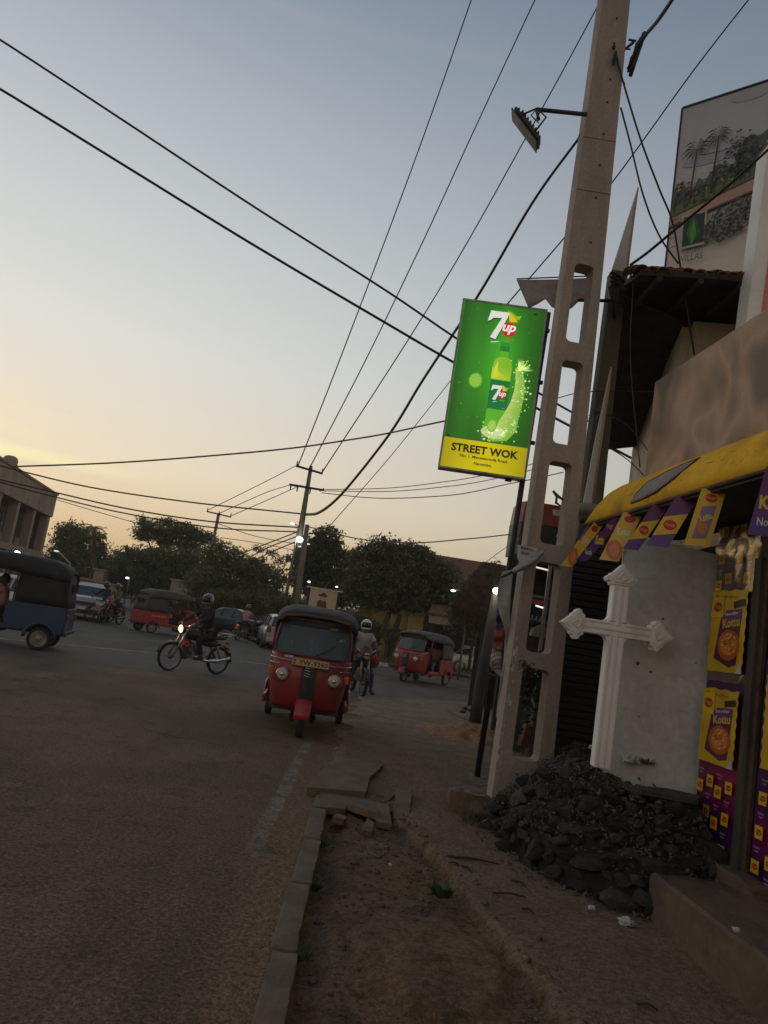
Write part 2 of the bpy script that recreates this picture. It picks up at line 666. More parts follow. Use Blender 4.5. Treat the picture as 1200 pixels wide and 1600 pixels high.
def asphalt_material():
    m = bpy.data.materials.new('asphalt')
    m.use_nodes = True
    t = NT(m.node_tree); t.n.clear()
    b = t.new('ShaderNodeBsdfPrincipled')
    g = t.new('ShaderNodeNewGeometry').outputs['Position']
    sp_ = t.new('ShaderNodeSeparateXYZ'); t.l.new(g, sp_.inputs[0])
    X, Y, Z = sp_.outputs
    big = t.noise(g, 0.55, 5, 0.6, 0.4)
    mid = t.noise(g, 3.2, 5, 0.65)
    fine = t.noise(g, 60, 3, 0.7)
    agg = t.new('ShaderNodeTexVoronoi'); agg.inputs['Scale'].default_value = 75; t.l.new(g, agg.inputs['Vector'])
    near = t.mix(t.smooth(big, 0.35, 0.68), (0.162, 0.108, 0.064), (0.106, 0.072, 0.044))
    near = t.mix(t.m('MULTIPLY', t.smooth(t.noise(g, 7.5, 5, 0.75), 0.54, 0.66), 0.55), near, (0.046, 0.032, 0.021))
    near = t.mix(t.m('MULTIPLY', t.smooth(mid, 0.56, 0.72), 0.65), near, (0.036, 0.027, 0.021))
    # the newer, smoother surface of the main road beyond the junction
    far = t.mix(t.smooth(big, 0.3, 0.7), (0.108, 0.094, 0.077), (0.076, 0.067, 0.056))
    lane = t.m('ADD', t.m('MULTIPLY', X, -0.50), Y)
    wob = t.m('MULTIPLY', t.m('SUBTRACT', big, 0.5), 2.2)
    jm = t.smooth(t.m('ADD', lane, t.m('MULTIPLY', wob, 1.6)), 15.8, 20.0)
    c = t.mix(jm, near, far)
    # darker joint where the two surfaces meet
    # old repair patch, oily and darker, on the near lane
    # orange sand blown against the kerb, thinning out over the lane
    mr = t.new('ShaderNodeMapRange'); t.put(mr.inputs[0], t.m('ADD', X, t.m('MULTIPLY', t.m('SUBTRACT', mid, 0.5), 0.30)))
    mr.inputs[1].default_value = -0.58; mr.inputs[2].default_value = -0.36
    sand = t.m('MULTIPLY', mr.outputs[0], t.m('SUBTRACT', 1.0, t.smooth(Y, 10, 15)))
    c = t.mix(t.m('MULTIPLY', sand, 0.85), c, t.mix(t.smooth(t.noise(g, 16, 4), 0.4, 0.62), (0.235, 0.135, 0.070), (0.150, 0.092, 0.052)))
    # loose dust drifting over the lane
    dust = t.m('MULTIPLY', t.smooth(t.m('ADD', X, t.m('MULTIPLY', big, 1.2)), -2.2, 0.6), 0.4)
    c = t.mix(dust, c, (0.120, 0.080, 0.050))
    # worn white edge line
    ax = t.m('ABSOLUTE', t.m('ADD', X, t.m('ADD', 0.50, t.m('MULTIPLY', t.m('SUBTRACT', mid, 0.5), 0.05))))
    line = t.m('MULTIPLY', t.m('SUBTRACT', 1.0, t.smooth(ax, 0.045, 0.075)), t.smooth(t.noise(g, 5.5, 6, 0.75), 0.40, 0.60))
    fade = t.m('MULTIPLY', t.smooth(Y, 4.4, 6.4), t.m('SUBTRACT', 1.0, t.smooth(Y, 9.0, 11.5)))
    c = t.mix(t.m('MULTIPLY', t.m('MULTIPLY', line, fade), 0.55), c, (0.26, 0.24, 0.21))
    spots = t.smooth(t.noise(g, 16, 4, 0.7), 0.58, 0.70)
    c = t.mix(t.m('MULTIPLY', t.m('MULTIPLY', spots, t.smooth(t.noise(g, 0.9, 3), 0.42, 0.6)), 0.6), c, (0.036, 0.026, 0.018))
    mp_ = t.new('ShaderNodeMapping'); mp_.inputs['Scale'].default_value = (1.0, 0.10, 1.0); t.l.new(g, mp_.inputs[0])
    trk = t.smooth(t.noise(mp_.outputs[0], 1.6, 3, 0.5), 0.50, 0.66)
    c = t.mix(t.m('MULTIPLY', trk, 0.30), c, (0.050, 0.038, 0.028))
    oil = t.smooth(t.noise(g, 1.25, 4, 0.6, 0.3), 0.60, 0.70)
    c = t.mix(t.m('MULTIPLY', oil, 0.45), c, (0.030, 0.026, 0.024))
    vor = t.new('ShaderNodeTexVoronoi', feature='DISTANCE_TO_EDGE'); vor.inputs['Scale'].default_value = 0.55
    wv = t.new('ShaderNodeVectorMath', operation='ADD'); t.l.new(g, wv.inputs[0])
    nz_ = t.new('ShaderNodeTexNoise'); nz_.inputs['Scale'].default_value = 2.2; nz_.inputs['Detail'].default_value = 5; t.l.new(g, nz_.inputs['Vector']); t.l.new(nz_.outputs['Color'], wv.inputs[1])
    t.l.new(wv.outputs[0], vor.inputs['Vector'])
    crk = t.m('MULTIPLY', t.m('SUBTRACT', 1.0, t.smooth(vor.outputs['Distance'], 0.0, 0.012)), t.smooth(t.noise(g, 0.6, 2), 0.50, 0.58))
    c = t.mix(t.m('MULTIPLY', crk, 0.6), c, (0.018, 0.014, 0.012))
    c = t.mix(0.75, c, t.ramp(t.noise(g, 38, 4, 0.8), [(0.34, 0.10), (0.64, 0.98)]), 'OVERLAY')
    c = t.mix(0.45, c, t.ramp(fine, [(0.30, 0.12), (0.68, 0.95)]), 'OVERLAY')
    # pale chips
    chips = t.smooth(t.noise(g, 34, 2, 0.5), 0.76, 0.80)
    c = t.mix(t.m('MULTIPLY', chips, 0.5), c, (0.22, 0.2, 0.18))
    t.put(b.inputs['Base Color'], c)
    t.put(b.inputs['Roughness'], t.m('SUBTRACT', t.m('ADD', 0.84, t.m('MULTIPLY', mid, 0.12)), t.m('MULTIPLY', jm, 0.16)))
    b.inputs['Specular IOR Level'].default_value = 0.22
    h = t.m('ADD', t.m('ADD', t.m('MULTIPLY', agg.outputs['Distance'], 0.5), fine), t.m('MULTIPLY', mid, 4.0))
    t.put(b.inputs['Normal'], t.bump(h, 0.75, 0.012))
    t.l.new(b.outputs[0], t.new('ShaderNodeOutputMaterial').inputs[0])
    return m


asphalt = asphalt_material()


def sheet_poly(name, pts, z, m, kind='structure', parent=None):
    from mathutils.geometry import tessellate_polygon
    tris = tessellate_polygon([[Vector((p[0], p[1], 0)) for p in pts]])
    me = bpy.data.meshes.new(name)
    ok = []
    for t_ in tris:
        a, b, c = (Vector(pts[i]).to_2d() if len(pts[i]) > 2 else Vector(pts[i]) for i in t_)
        ar = (b - a).x * (c - a).y - (b - a).y * (c - a).x
        ok.append(tuple(t_) if ar > 0 else tuple(t_)[::-1])
    me.from_pydata([(p[0], p[1], z) for p in pts], [], ok)
    me.materials.append(m)
    o = bpy.data.objects.new(name, me)
    col.objects.link(o)
    if kind:
        o['kind'] = kind
    return o


sheet_poly('road', [(-0.175, -8), (-0.175, 8.4), (0.6, 8.6), (0.6, 17), (30, 30), (30, 46), (18, 41), (10, 37.4), (5.3, 35.3), (2.5, 34.3), (0.0, 33.7), (-2.6, 33.9),
                    (-4.8, 36), (-6.8, 42), (-14, 62), (-36, 125), (-50, 125), (-25, 60), (-17.5, 38), (-22, 31), (-60, 22), (-60, -8)], 0.0, asphalt)

# painted line of the main road
white_line = mat('road_paint', (0.42, 0.41, 0.38), (0.12, 0.115, 0.11), 5.0, 0.7, bump=0.2, dirt=0.35, dirtc=(0.07, 0.065, 0.06))


def strip(name, pts, width, z, m, kind='structure', parent=None):
    P = [Vector((p[0], p[1], z)) for p in pts]
    Q = [P[0] * 2 - P[1]] + P + [P[-1] * 2 - P[-2]]
    path = []
    for i in range(1, len(Q) - 2):
        for k in range(6):
            t = k / 6
            a, b, c_, d = Q[i - 1], Q[i], Q[i + 1], Q[i + 2]
            path.append(0.5 * ((2 * b) + (c_ - a) * t + (2 * a - 5 * b + 4 * c_ - d) * t * t + (3 * b - a - 3 * c_ + d) * t ** 3))
    path.append(P[-1])
    rows = [[], []]
    for i, p in enumerate(path):
        d = (path[min(i + 1, len(path) - 1)] - path[max(i - 1, 0)]).normalized()
        n = Vector((-d.y, d.x, 0))
        rows[0].append(p - n * width / 2)
        rows[1].append(p + n * width / 2)
    o = MB().grid(rows, smooth=False).build(name, m, kind=kind, parent=parent)
    return o


strip('road_edge_line', [(-15, 11.5), (-11, 15.1), (-7.4, 18.68), (-3.9, 22.4), (0.47, 25.54), (4.0, 26.96), (9, 29.6), (20, 35)], 0.11, 0.004, white_line)
strip('road_centre_line', [(3.5, 31.4), (9, 33.7), (20, 39)], 0.1, 0.004, white_line)


# the dirt footpath and the soil corner: one displaced terrain
def soil_material():
    m = bpy.data.materials.new('soil')
    m.use_nodes = True
    t = NT(m.node_tree); t.n.clear()
    b = t.new('ShaderNodeBsdfPrincipled')
    g = t.new('ShaderNodeNewGeometry').outputs['Position']
    at_ = t.new('ShaderNodeAttribute', attribute_name='cover').outputs['Color']
    sc = t.new('ShaderNodeSeparateColor'); t.l.new(at_, sc.inputs[0])
    conc, orange, smooth_ = sc.outputs
    n1 = t.noise(g, 1.8, 6, 0.65, 0.3)
    n2 = t.noise(g, 13, 5, 0.7)
    n3 = t.noise(g, 70, 3, 0.7)
    soil = t.mix(t.smooth(n1, 0.35, 0.65), (0.180, 0.098, 0.046), (0.115, 0.064, 0.031))
    soil = t.mix(t.m('MULTIPLY', t.smooth(t.noise(g, 4.0, 5, 0.7, 0.5), 0.50, 0.62), 0.65), soil, (0.040, 0.025, 0.015))
    soil = t.mix(t.m('MULTIPLY', t.smooth(n2, 0.54, 0.68), 0.7), soil, (0.032, 0.020, 0.012))
    cc = t.mix(t.smooth(n1, 0.3, 0.7), (0.195, 0.122, 0.073), (0.135, 0.087, 0.054))
    cc = t.mix(t.m('MULTIPLY', t.smooth(t.noise(g, 4.5, 6, 0.7, 1.0), 0.58, 0.66), 0.6), cc, (0.055, 0.036, 0.024))
    edge = t.m('ADD', conc, t.m('MULTIPLY', t.m('SUBTRACT', n2, 0.5), 0.7))
    c = t.mix(t.smooth(edge, 0.35, 0.65), soil, cc)
    c = t.mix(smooth_, c, t.mix(t.smooth(n1, 0.35, 0.65), (0.23, 0.165, 0.105), (0.16, 0.112, 0.070)))
    c = t.mix(orange, c, t.mix(t.smooth(n2, 0.4, 0.6), (0.40, 0.205, 0.090), (0.27, 0.145, 0.070)))
    c = t.mix(0.55, c, t.ramp(t.noise(g, 30, 4, 0.8), [(0.34, 0.12), (0.64, 0.96)]), 'OVERLAY')
    c = t.mix(0.40, c, t.ramp(n3, [(0.32, 0.15), (0.68, 0.95)]), 'OVERLAY')
    t.put(b.inputs['Base Color'], c)
    b.inputs['Roughness'].default_value = 0.92
    h = t.m('ADD', t.m('MULTIPLY', n2, 2.0), n3)
    t.put(b.inputs['Normal'], t.bump(h, 0.8, 0.02))
    t.l.new(b.outputs[0], t.new('ShaderNodeOutputMaterial').inputs[0])
    return m


soil = soil_material()


def ss(x, a, b):
    t = min(1, max(0, (x - a) / (b - a)))
    return t * t * (3 - 2 * t)


# the broken edge of the concrete path, from its far left to the near right
def path_edge_x(y):
    pts = [(1.2, 1.45), (3.0, 1.25), (3.8, 1.10), (4.6, 0.98), (5.6, 0.80), (6.6, 0.55), (7.3, 0.30)]
    for (y0, x0), (y1, x1) in zip(pts, pts[1:]):
        if y <= y1:
            return x0 + (x1 - x0) * max(0, (y - y0) / (y1 - y0))
    return -0.3


def road_side(x, y):      # > 0 on the soil side of the main road's edge
    return (18.35 + (x - 0.53) * 1.02 if x < 3.6 else 21.5 + (x - 3.6) * 0.55) - y


xs = np.concatenate([np.arange(-0.30, 2.6, 0.035), np.arange(2.6, 14, 0.25)])
ys = np.concatenate([np.arange(0.8, 9.0, 0.035), np.arange(9.0, 26, 0.10)])
Vv, Cv = [], []
for y in ys:
    for x in xs:
        n = noise.noise((x * 1.3, y * 1.3, 0))
        n2 = noise.noise((x * 5.5, y * 5.5, 3))
        n3 = noise.noise((x * 17, y * 17, 7))
        left = -0.09 + 0.02 * n if y < 7.2 else -0.12 + max(0, y - 9.7) * 0.025 + (0.05 + 0.28 * ss(y, 8.5, 11)) * n + 0.10 * ss(y, 8.5, 11) * n2
        e = x - path_edge_x(y) + 0.05 * n2
        cm = ss(e, -0.02, 0.03)
        z_s = -0.045 + 0.030 * n + 0.020 * n2 + 0.012 * n3
        z_c = 0.022 + 0.012 * n + 0.003 * n3
        # a washed-out step in the dirt near the viewer
        d = math.hypot((x - 0.58) / 0.34, (y - 4.15) / 0.55)
        z_s += 0.045 * ss(1.15 - d, 0, 0.12) * ss(5.2 - y, 0, 1.0)
        z_s -= 0.035 * ss(0.09 - x, 0, 0.07)                      # gully beside the kerb
        z = z_s * (1 - cm) + z_c * cm
        if y > 7.25:
            z = 0.02 + 0.015 * n + 0.006 * n2
        hole = math.hypot((x - 0.38) / 0.20, (y - 7.05) / 0.22)
        z -= 0.34 * ss(1.25 - hole, 0, 0.4)
        so = 0.0
        # orange sand heap
        h = math.hypot((x - 2.0) / 0.95, (y - 13.2) / 1.2)
        if h < 1.3:
            z += 0.16 * ss(1.15 - h, 0, 1.1) * (1 + 0.9 * n2)
            so = ss(1.15 - h + 0.5 * n2, 0.0, 0.5)
        so = max(so, 0.35 * ss(-x + 0.02 + 0.06 * n2, 0, 0.06) if y > 7 else 0)
        sm = ss(y, 9.3, 12.5) * ss(0.85 + n * 0.7, 0.1, 0.9)
        if road_side(x, y) < 0.25 * n or x < left:
            z = -0.08
        Vv.append((x, y, z))
        Cv.append((cm if y < 7.3 else 0.9, so, sm, 1))
V = np.array(Vv)
nx, ny = len(xs), len(ys)
idx = np.arange(nx * ny).reshape(ny, nx)
Fq = np.stack([idx[:-1, :-1], idx[:-1, 1:], idx[1:, 1:], idx[1:, :-1]], -1).reshape(-1, 4)
fp = npmesh('footpath', V, Fq, soil, smooth=True)
fp['kind'] = 'structure'
ca = fp.data.color_attributes.new('cover', 'FLOAT_COLOR', 'POINT')
ca.data.foreach_set('color', np.array(Cv, dtype=np.float32).ravel())

# kerb stones
kerb = bpy.data.objects.new('kerb', None)
col.objects.link(kerb)
kerb['kind'] = 'structure'
kerb_m = mat('kerb_concrete', (0.165, 0.112, 0.072), (0.115, 0.080, 0.053), 5.0, 0.9, bump=0.8, dirt=0.35, dirtc=(0.07, 0.055, 0.045))


def rough_block(c, s, seed, amp=0.008, cuts=5):
    """block with chipped, uneven faces"""
    bm = bmesh.new()
    bmesh.ops.create_cube(bm, size=1)
    bmesh.ops.subdivide_edges(bm, edges=bm.edges[:], cuts=cuts, use_grid_fill=True)
    for v in bm.verts:
        p = Vector((v.co.x * s[0], v.co.y * s[1], v.co.z * s[2]))
        q = p * 9 + Vector((seed * 3.1, seed, 0))
        k = 1.0
        onedge = sum(abs(abs(v.co[i]) - 0.5) < 1e-4 for i in range(3))
        if onedge >= 2:
            p *= 1 - 0.012 * onedge
            k = 1.6
        p += Vector((noise.noise(q), noise.noise(q + Vector((5, 0, 0))), noise.noise(q + Vector((0, 9, 0))))) * amp * k
        v.co = p + Vector(c)
    me = bpy.data.meshes.new('block')
    bm.to_mesh(me)
    bm.free()
    for p in me.polygons:
        p.use_smooth = False
    return me


yk = -0.9
k = 0
while yk < 7.0:
    L = 0.95 if k != 7 else 0.9
    me = rough_block((0, 0, 0), (0.125, L - 0.010, 0.16), k, 0.0055, 9)
    me.materials.append(kerb_m)
    o = bpy.data.objects.new('kerb_stone', me)
    col.objects.link(o)
    o.parent = kerb
    o.location = (-0.140 + random.uniform(-.008, .008), yk + L / 2, -0.055 + random.uniform(-.004, .004))
    o.rotation_euler = (random.uniform(-.004, .004), random.uniform(-.02, .02), random.uniform(-.004, .004))
    yk += 0.95
    k += 1


def slab(name, label, pts, z, th, m, cat='slab', group=None, tilt=(0, 0), seed=0):
    """broken slab with a ragged outline, real thickness"""
    cx = sum(p[0] for p in pts) / len(pts)
    cy = sum(p[1] for p in pts) / len(pts)
    out = []
    n = len(pts)
    for i in range(n):
        a, b = Vector((*pts[i], 0)), Vector((*pts[(i + 1) % n], 0))
        steps = max(2, int((b - a).length / 0.05))
        for s_ in range(steps):
            p = a.lerp(b, s_ / steps)
            q = p * 11 + Vector((seed, 0, 0))
            out.append((p.x - cx + noise.noise(q) * 0.014, p.y - cy + noise.noise(q + Vector((0, 7, 0))) * 0.014))
    mb = MB().prism(out, Matrix.Translation((0, 0, -th)), th)
    o = mb.build(name, m, loc=(cx, cy, z), bevel=0.004)
    o.rotation_euler = (tilt[0], tilt[1], 0)
    return tag(o, label, cat, group) if label else o


slab_m = mat('slab_concrete', (0.165, 0.110, 0.072), (0.12, 0.080, 0.052), 4.0, 0.9, bump=0.8, dirt=0.3, dirtc=(0.06, 0.045, 0.035))
G = lambda x, y, z=0.0: tuple(gr(x, y, z)[:2])
slab('concrete_slab', 'large cracked concrete slab at the edge of the road where the kerb stones end',
     [G(480, 1232, .06), G(572, 1240, .06), G(578, 1216, .06), G(600, 1196, .06), G(545, 1190, .06), G(515, 1192, .06)], 0.075, 0.10, slab_m, seed=1)
BG = 'broken pieces of the footpath slab'
slab('concrete_fragment', 'long broken piece of concrete lying against the near end of the kerb', [G(497, 1263), G(540, 1268), G(545, 1250), G(500, 1243)], 0.03, 0.06, slab_m, 'rubble', BG, (0.04, 0.02), 2)
slab('concrete_fragment', 'flat broken concrete piece in the middle of the broken footpath', [G(540, 1264), G(590, 1280), G(588, 1258), G(560, 1246), G(546, 1248)], 0.035, 0.06, slab_m, 'rubble', BG, (-0.05, 0.05), 3)
slab('concrete_fragment', 'small angular concrete piece in front of the hole in the footpath', [G(588, 1284), G(612, 1290), G(606, 1266), G(586, 1262)], 0.03, 0.05, slab_m, 'rubble', BG, (0.1, -0.06), 4)
slab('concrete_fragment', 'square concrete piece standing at the right of the hole in the footpath', [G(613, 1276), G(640, 1279), G(642, 1246), G(618, 1246)], 0.05, 0.07, slab_m, 'rubble', BG, (0.12, -0.08), 5)
slab('concrete_fragment', 'narrow concrete splinter leaning into the hole in the footpath', [G(582, 1262), G(590, 1262), G(615, 1250), G(606, 1249)], 0.02, 0.04, slab_m, 'rubble', BG, (0.2, 0.15), 6)
for k, (x, y, s_, lab) in enumerate([(622, 1262, 12, 'thumb-sized concrete chunk inside the right of the footpath hole'), (600, 1244, 14, 'concrete chunk at the far lip of the footpath hole'), (652, 1262, 11, 'outermost concrete chunk right of the footpath hole'),
                                  (530, 1278, 13, 'concrete chunk on the dirt in front of the long broken piece'), (575, 1292, 10, 'smallest concrete chunk on the dirt below the hole')]):
    slab('concrete_fragment', lab, [G(x - s_, y + 4), G(x + s_ * .6, y + 7), G(x + s_, y - 3), G(x - s_ * .2, y - 8)], 0.012, 0.05, slab_m, 'rubble', BG, (0.12 * (-1) ** k, 0.1), 10 + k)

# far kerb of the main road, painted black and white, and the verge behind it
kw = mat('kerb_white_paint', (0.50, 0.49, 0.46), (0.34, 0.33, 0.30), 4, 0.8, bump=0.3, dirt=0.25)
kb = mat('kerb_black_paint', (0.03, 0.03, 0.03), (0.05, 0.047, 0.042), 4, 0.8, bump=0.3)
far_kerb = bpy.data.objects.new('far_kerb', None)
col.objects.link(far_kerb)
far_kerb['kind'] = 'structure'
kp = [Vector(p) for p in [(-2.6, 33.9, 0), (0.0, 33.65, 0), (2.5, 34.25, 0), (5.3, 35.2, 0), (10, 37.3, 0), (18, 40.9, 0), (30, 46, 0)]]
kme = [None, None]
acc = 0.0
i = 0
seg = 0
tpos = 0.0
k = 0
L = 1.25
while seg < len(kp) - 1 and k < 26:
    a, b = kp[seg], kp[seg + 1]
    ln = (b - a).length
    if tpos + L > ln:
        tpos = tpos + L - ln if False else 0.0
        seg += 1
        continue
    d = (b - a).normalized()
    p = a + d * (tpos + L / 2)
    if kme[k % 2] is None:
        kme[k % 2] = rough_block((0, 0, 0), (L - 0.01, 0.2, 0.2), k, 0.004, 3)
        kme[k % 2].materials.append((kw, kb)[k % 2])
    o = bpy.data.objects.new('kerb_block', kme[k % 2])
    col.objects.link(o)
    o.parent = far_kerb
    o.location = (p.x, p.y, 0.04)
    o.rotation_euler.z = math.atan2(d.y, d.x)
    tpos += L
    k += 1
verge_m = mat('verge_soil', (0.17, 0.12, 0.085), (0.10, 0.075, 0.055), 1.2, 0.95, bump=0.6, dirt=0.2)
sheet_poly('far_verge', [(-2.8, 34.0), (0.0, 33.76), (2.5, 34.37), (5.3, 35.32), (10, 37.42), (30, 46.2), (30, 70), (-9, 70), (-6.5, 42.5), (-4.6, 36.4)], 0.06, verge_m)

# ------------------------------------------------------------------ the near utility pole (ladder-type concrete pole)
def ladder_pole(root, base_z, top_z, xl, xr_fn, windows, depth, m):
    """two legs joined by webs, built as one front outline with rounded openings; local x across, z up"""
    def ring(cx, z0, z1, w_):
        r = min(0.05, w_ * 0.45)
        pts = []
        for (sx, z_, a0) in ((1, z1 - r, 0), (-1, z1 - r, 90), (-1, z0 + r, 180), (1, z0 + r, 270)):
            for k in range(5):
                a = rad(a0 + k * 22.5)
                pts.append((cx + sx * (w_ / 2 - r) + r * math.cos(a), z_ + r * math.sin(a)))
        return pts
    from mathutils.geometry import tessellate_polygon
    bm = bmesh.new()
    for y in (-depth / 2, depth / 2):
        zz = [base_z + (top_z - base_z) * i / 12 for i in range(13)]
        outer = [Vector((xl(z), z, 0)) for z in zz] + [Vector((xr_fn(z), z, 0)) for z in zz[::-1]]
        loops = [outer]
        for (a, b) in windows:
            zc = (a + b) / 2
            loops.append([Vector((p[0], p[1], 0)) for p in ring((xl(zc) + xr_fn(zc)) / 2, a, b, (xr_fn(zc) - xl(zc)) * 0.50)][::-1])
        flatv = [v for lp in loops for v in lp]
        bvs = [bm.verts.new((v.x, y, v.y)) for v in flatv]
        for t_ in tessellate_polygon(loops):
            try:
                bm.faces.new([bvs[i] for i in t_])
            except ValueError:
                pass
    # inner faces of the openings, sides and ends
    for (a, b) in windows:
        zc = (a + b) / 2
        cx = (xl(zc) + xr_fn(zc)) / 2
        hole = ring(cx, a, b, (xr_fn(zc) - xl(zc)) * 0.50)
        n = len(hole)
        v1 = [bm.verts.new((p[0], -depth / 2, p[1])) for p in hole]
        v2 = [bm.verts.new((p[0], depth / 2, p[1])) for p in hole]
        for k in range(n):
            bm.faces.new((v1[k], v1[(k + 1) % n], v2[(k + 1) % n], v2[k]))
    levels = [base_z + (top_z - base_z) * i / 12 for i in range(13)]
    for fn in (xl, xr_fn):
        for a, b in zip(levels, levels[1:]):
            q = [bm.verts.new(p) for p in ((fn(a), -depth / 2, a), (fn(a), depth / 2, a), (fn(b), depth / 2, b), (fn(b), -depth / 2, b))]
            bm.faces.new(q)
    q = [bm.verts.new(p) for p in ((xl(top_z), -depth / 2, top_z), (xr_fn(top_z), -depth / 2, top_z), (xr_fn(top_z), depth / 2, top_z), (xl(top_z), depth / 2, top_z))]
    bm.faces.new(q)
    bmesh.ops.remove_doubles(bm, verts=bm.verts, dist=0.0008)
    bmesh.ops.recalc_face_normals(bm, faces=bm.faces)
    me = bpy.data.meshes.new('shaft')
    bm.to_mesh(me)
    bm.free()
    me.materials.append(m)
    o = bpy.data.objects.new('shaft', me)
    col.objects.link(o)
    o.parent = root
    return o


POLE_Y = 7.42
pole = thing('utility_pole', 'tall pale concrete utility pole with rounded window openings, beside the green lightbox sign', 'utility pole', (1.63, POLE_Y, 0.0), rad(5))
sh = ladder_pole(pole, 0.12, 10.2, lambda z: -0.262 + 0.010 * z, lambda z: 0.285 - 0.0185 * z,
                 [(0.57, 1.41), (1.56, 2.42), (2.60, 3.42), (3.60, 4.46), (4.66, 5.50)], 0.20, pole_conc)
# small bolt holes and steps up the plain upper part
for k, z in enumerate((5.75, 6.25, 6.62, 6.98, 7.35, 7.62, 8.05, 8.35)):
    MB().cyl((0.02 - 0.002 * k, -0.101, z), (0.02 - 0.002 * k, -0.106, z), 0.013, n=8).build('bolt_hole', black_paint, pole)
# wire ties round the shaft
for z in (6.3, 6.9):
    a, b = -0.262 + 0.010 * z, 0.285 - 0.0185 * z
    MB().tube([(a, -0.105, z), (b, -0.105, z + 0.02), (b + .004, 0.105, z), (a, 0.105, z - .01)], 0.002, 5, closed=True).build('wire_tie', rust, pole)
# pale flaking paint down the left leg
flk = MB()
for k in range(26):
    z = random.uniform(0.3, 1.7)
    x = -0.262 + 0.01 * z + random.uniform(0.006, 0.05)
    s_ = random.uniform(0.012, 0.045)
    pts = [(x + s_ * 0.5 * math.cos(a) * random.uniform(.5, 1), z + s_ * 1.3 * math.sin(a) * random.uniform(.5, 1)) for a in [i * 1.05 for i in range(6)]]
    flk.prism(pts, frame((0, -0.104 + 0.001 * (k % 3), 0), (1, 0, 0), (0, 0, 1)), 0.003)
fo = flk.build('paint_flakes', mat('whitewash', (0.55, 0.53, 0.50), (0.38, 0.36, 0.33), 8, 0.9), pole)
fo['kind'] = 'stuff'

# concrete plinth carrying the pole
me = rough_block((0, 0, 0), (0.62, 0.62, 0.20), 11, 0.03, 8)
me.materials.append(slab_m)
pl = bpy.data.objects.new('concrete_plinth', me)
col.objects.link(pl)
pl.location = (1.33, 7.62, 0.095)
pl.rotation_euler.z = rad(-4)
tag(pl, 'rough concrete footing under the utility pole, at the left end of the rubble heap', 'plinth')

# ------------------------------------------------------------------ floodlight on its arm
P0, P1 = at(917, 179, 7.25), at(838, 171, 7.25)
fl = thing('floodlight', 'dark floodlight tilted down at the end of a horizontal arm on the utility pole', 'floodlight', P0)
MB().tube([(0, 0, 0), P1 - P0], 0.022, 8).build('arm', steel_dark, fl)
A, B_ = at(801, 178, 7.2) - P0, at(839, 229, 7.2) - P0
ax = (B_ - A).normalized()
fr = frame((A + B_) / 2, ax, Vector((0, -0.85, -0.34)))
L = (B_ - A).length
MB().prism([(-L / 2, -0.13), (L / 2, -0.13), (L / 2, 0.13), (-L / 2, 0.13)], fr, 0.012).build('glass_front', mat('lamp_glass', (0.05, 0.052, 0.055), (0.035, 0.037, 0.04), 6, 0.6, spec=0.3), fl)
nz = Vector((fr[0][2], fr[1][2], fr[2][2]))
up_side = 1 if nz.z > 0 else -1
fb = frame((A + B_) / 2 + nz * 0.014 * up_side, ax, Vector((0, -0.85, -0.34)))
mb = MB().prism([(-L / 2 + .01, -0.12), (L / 2 - .01, -0.12), (L / 2 - .01, 0.12), (-L / 2 + .01, 0.12)], fb, 0.03 * up_side)
mb.build('housing', steel_dark, fl, bevel=0.006)
for k in range(9):
    t = -L / 2 + 0.035 + k * (L - 0.07) / 8
    o_ = (A + B_) / 2 + ax * t + nz * up_side * 0.046
    MB().prism([(-0.004, -0.10), (0.004, -0.10), (0.004, 0.10), (-0.004, 0.10)], frame(o_, ax, Vector((0, -0.85, -0.34))), (0.035 if k % 8 else 0.02) * up_side).build('cooling_fin', steel_dark, fl)
C1 = (A + B_) / 2 + nz * up_side * 0.17
MB().tube([A * 0.72 + B_ * 0.28 + Vector((0, -.13, 0)), A * 0.62 + B_ * 0.38 + nz * up_side * .15 + Vector((0, -.13, 0)), C1 + ax * 0.08 + Vector((0, -.13, 0)), A * 0.2 + B_ * 0.8 + Vector((0, -.13, 0))], 0.010, 6).build('bracket', steel_dark, fl)
MB().tube([P1 - P0, C1], 0.018, 6).build('elbow', steel_dark, fl)
MB().tube([P1 - P0, P1 - P0 + Vector((-.05, -.03, -.10)), C1 + Vector((0, -.03, -.06))], 0.006, 6).build('flex', rubber, fl)

# ------------------------------------------------------------------ the cable clamp high on the right of the pole
P0 = at(968, 88, 7.35)
cl = thing('cable_clamp', 'black clamp with bunched cable ends hanging beside the top of the utility pole', 'cable clamp', P0)
q = lambda x, y, Y=7.35: at(x, y, Y) - P0
MB().tube([q(962, 72), q(975, 78), q(990, 66)], 0.016, 6).build('bracket', steel_dark, cl)
MB().tube([q(982, 62), q(994, 64)], 0.012, 6).build('hook', steel_dark, cl)
mb = MB()
for k in range(7):
    j = lambda s_=.02: Vector((random.uniform(-s_, s_), random.uniform(-s_, s_), random.uniform(-s_, s_)))
    mb.tube([q(1006, 52) + j(.015), q(998, 72) + j(.03), q(990, 92) + j(.03), q(984, 112) + j(.02)], [0.012, 0.02, 0.017, 0.012], 6)
mb.build('cable_bunch', rubber, cl)
MB().tube([q(1003, 60), q(985, 118)], [0.03, 0.022], 8).build('insulation_sleeve', cable_m, cl)
MB().tube([q(985, 77), q(970, 76), q(961, 90), q(962, 100), q(976, 132)], 0.009, 6).build('tail_wire', cable_m, cl)
MB().ell(q(960, 92, 7.28), (0.02, 0.03, 0.07), 8, 6).build('connector', rubber, cl)
MB().ell(q(959, 74, 7.28), (0.02, 0.02, 0.03), 8, 6).build('insulator', rubber, cl)

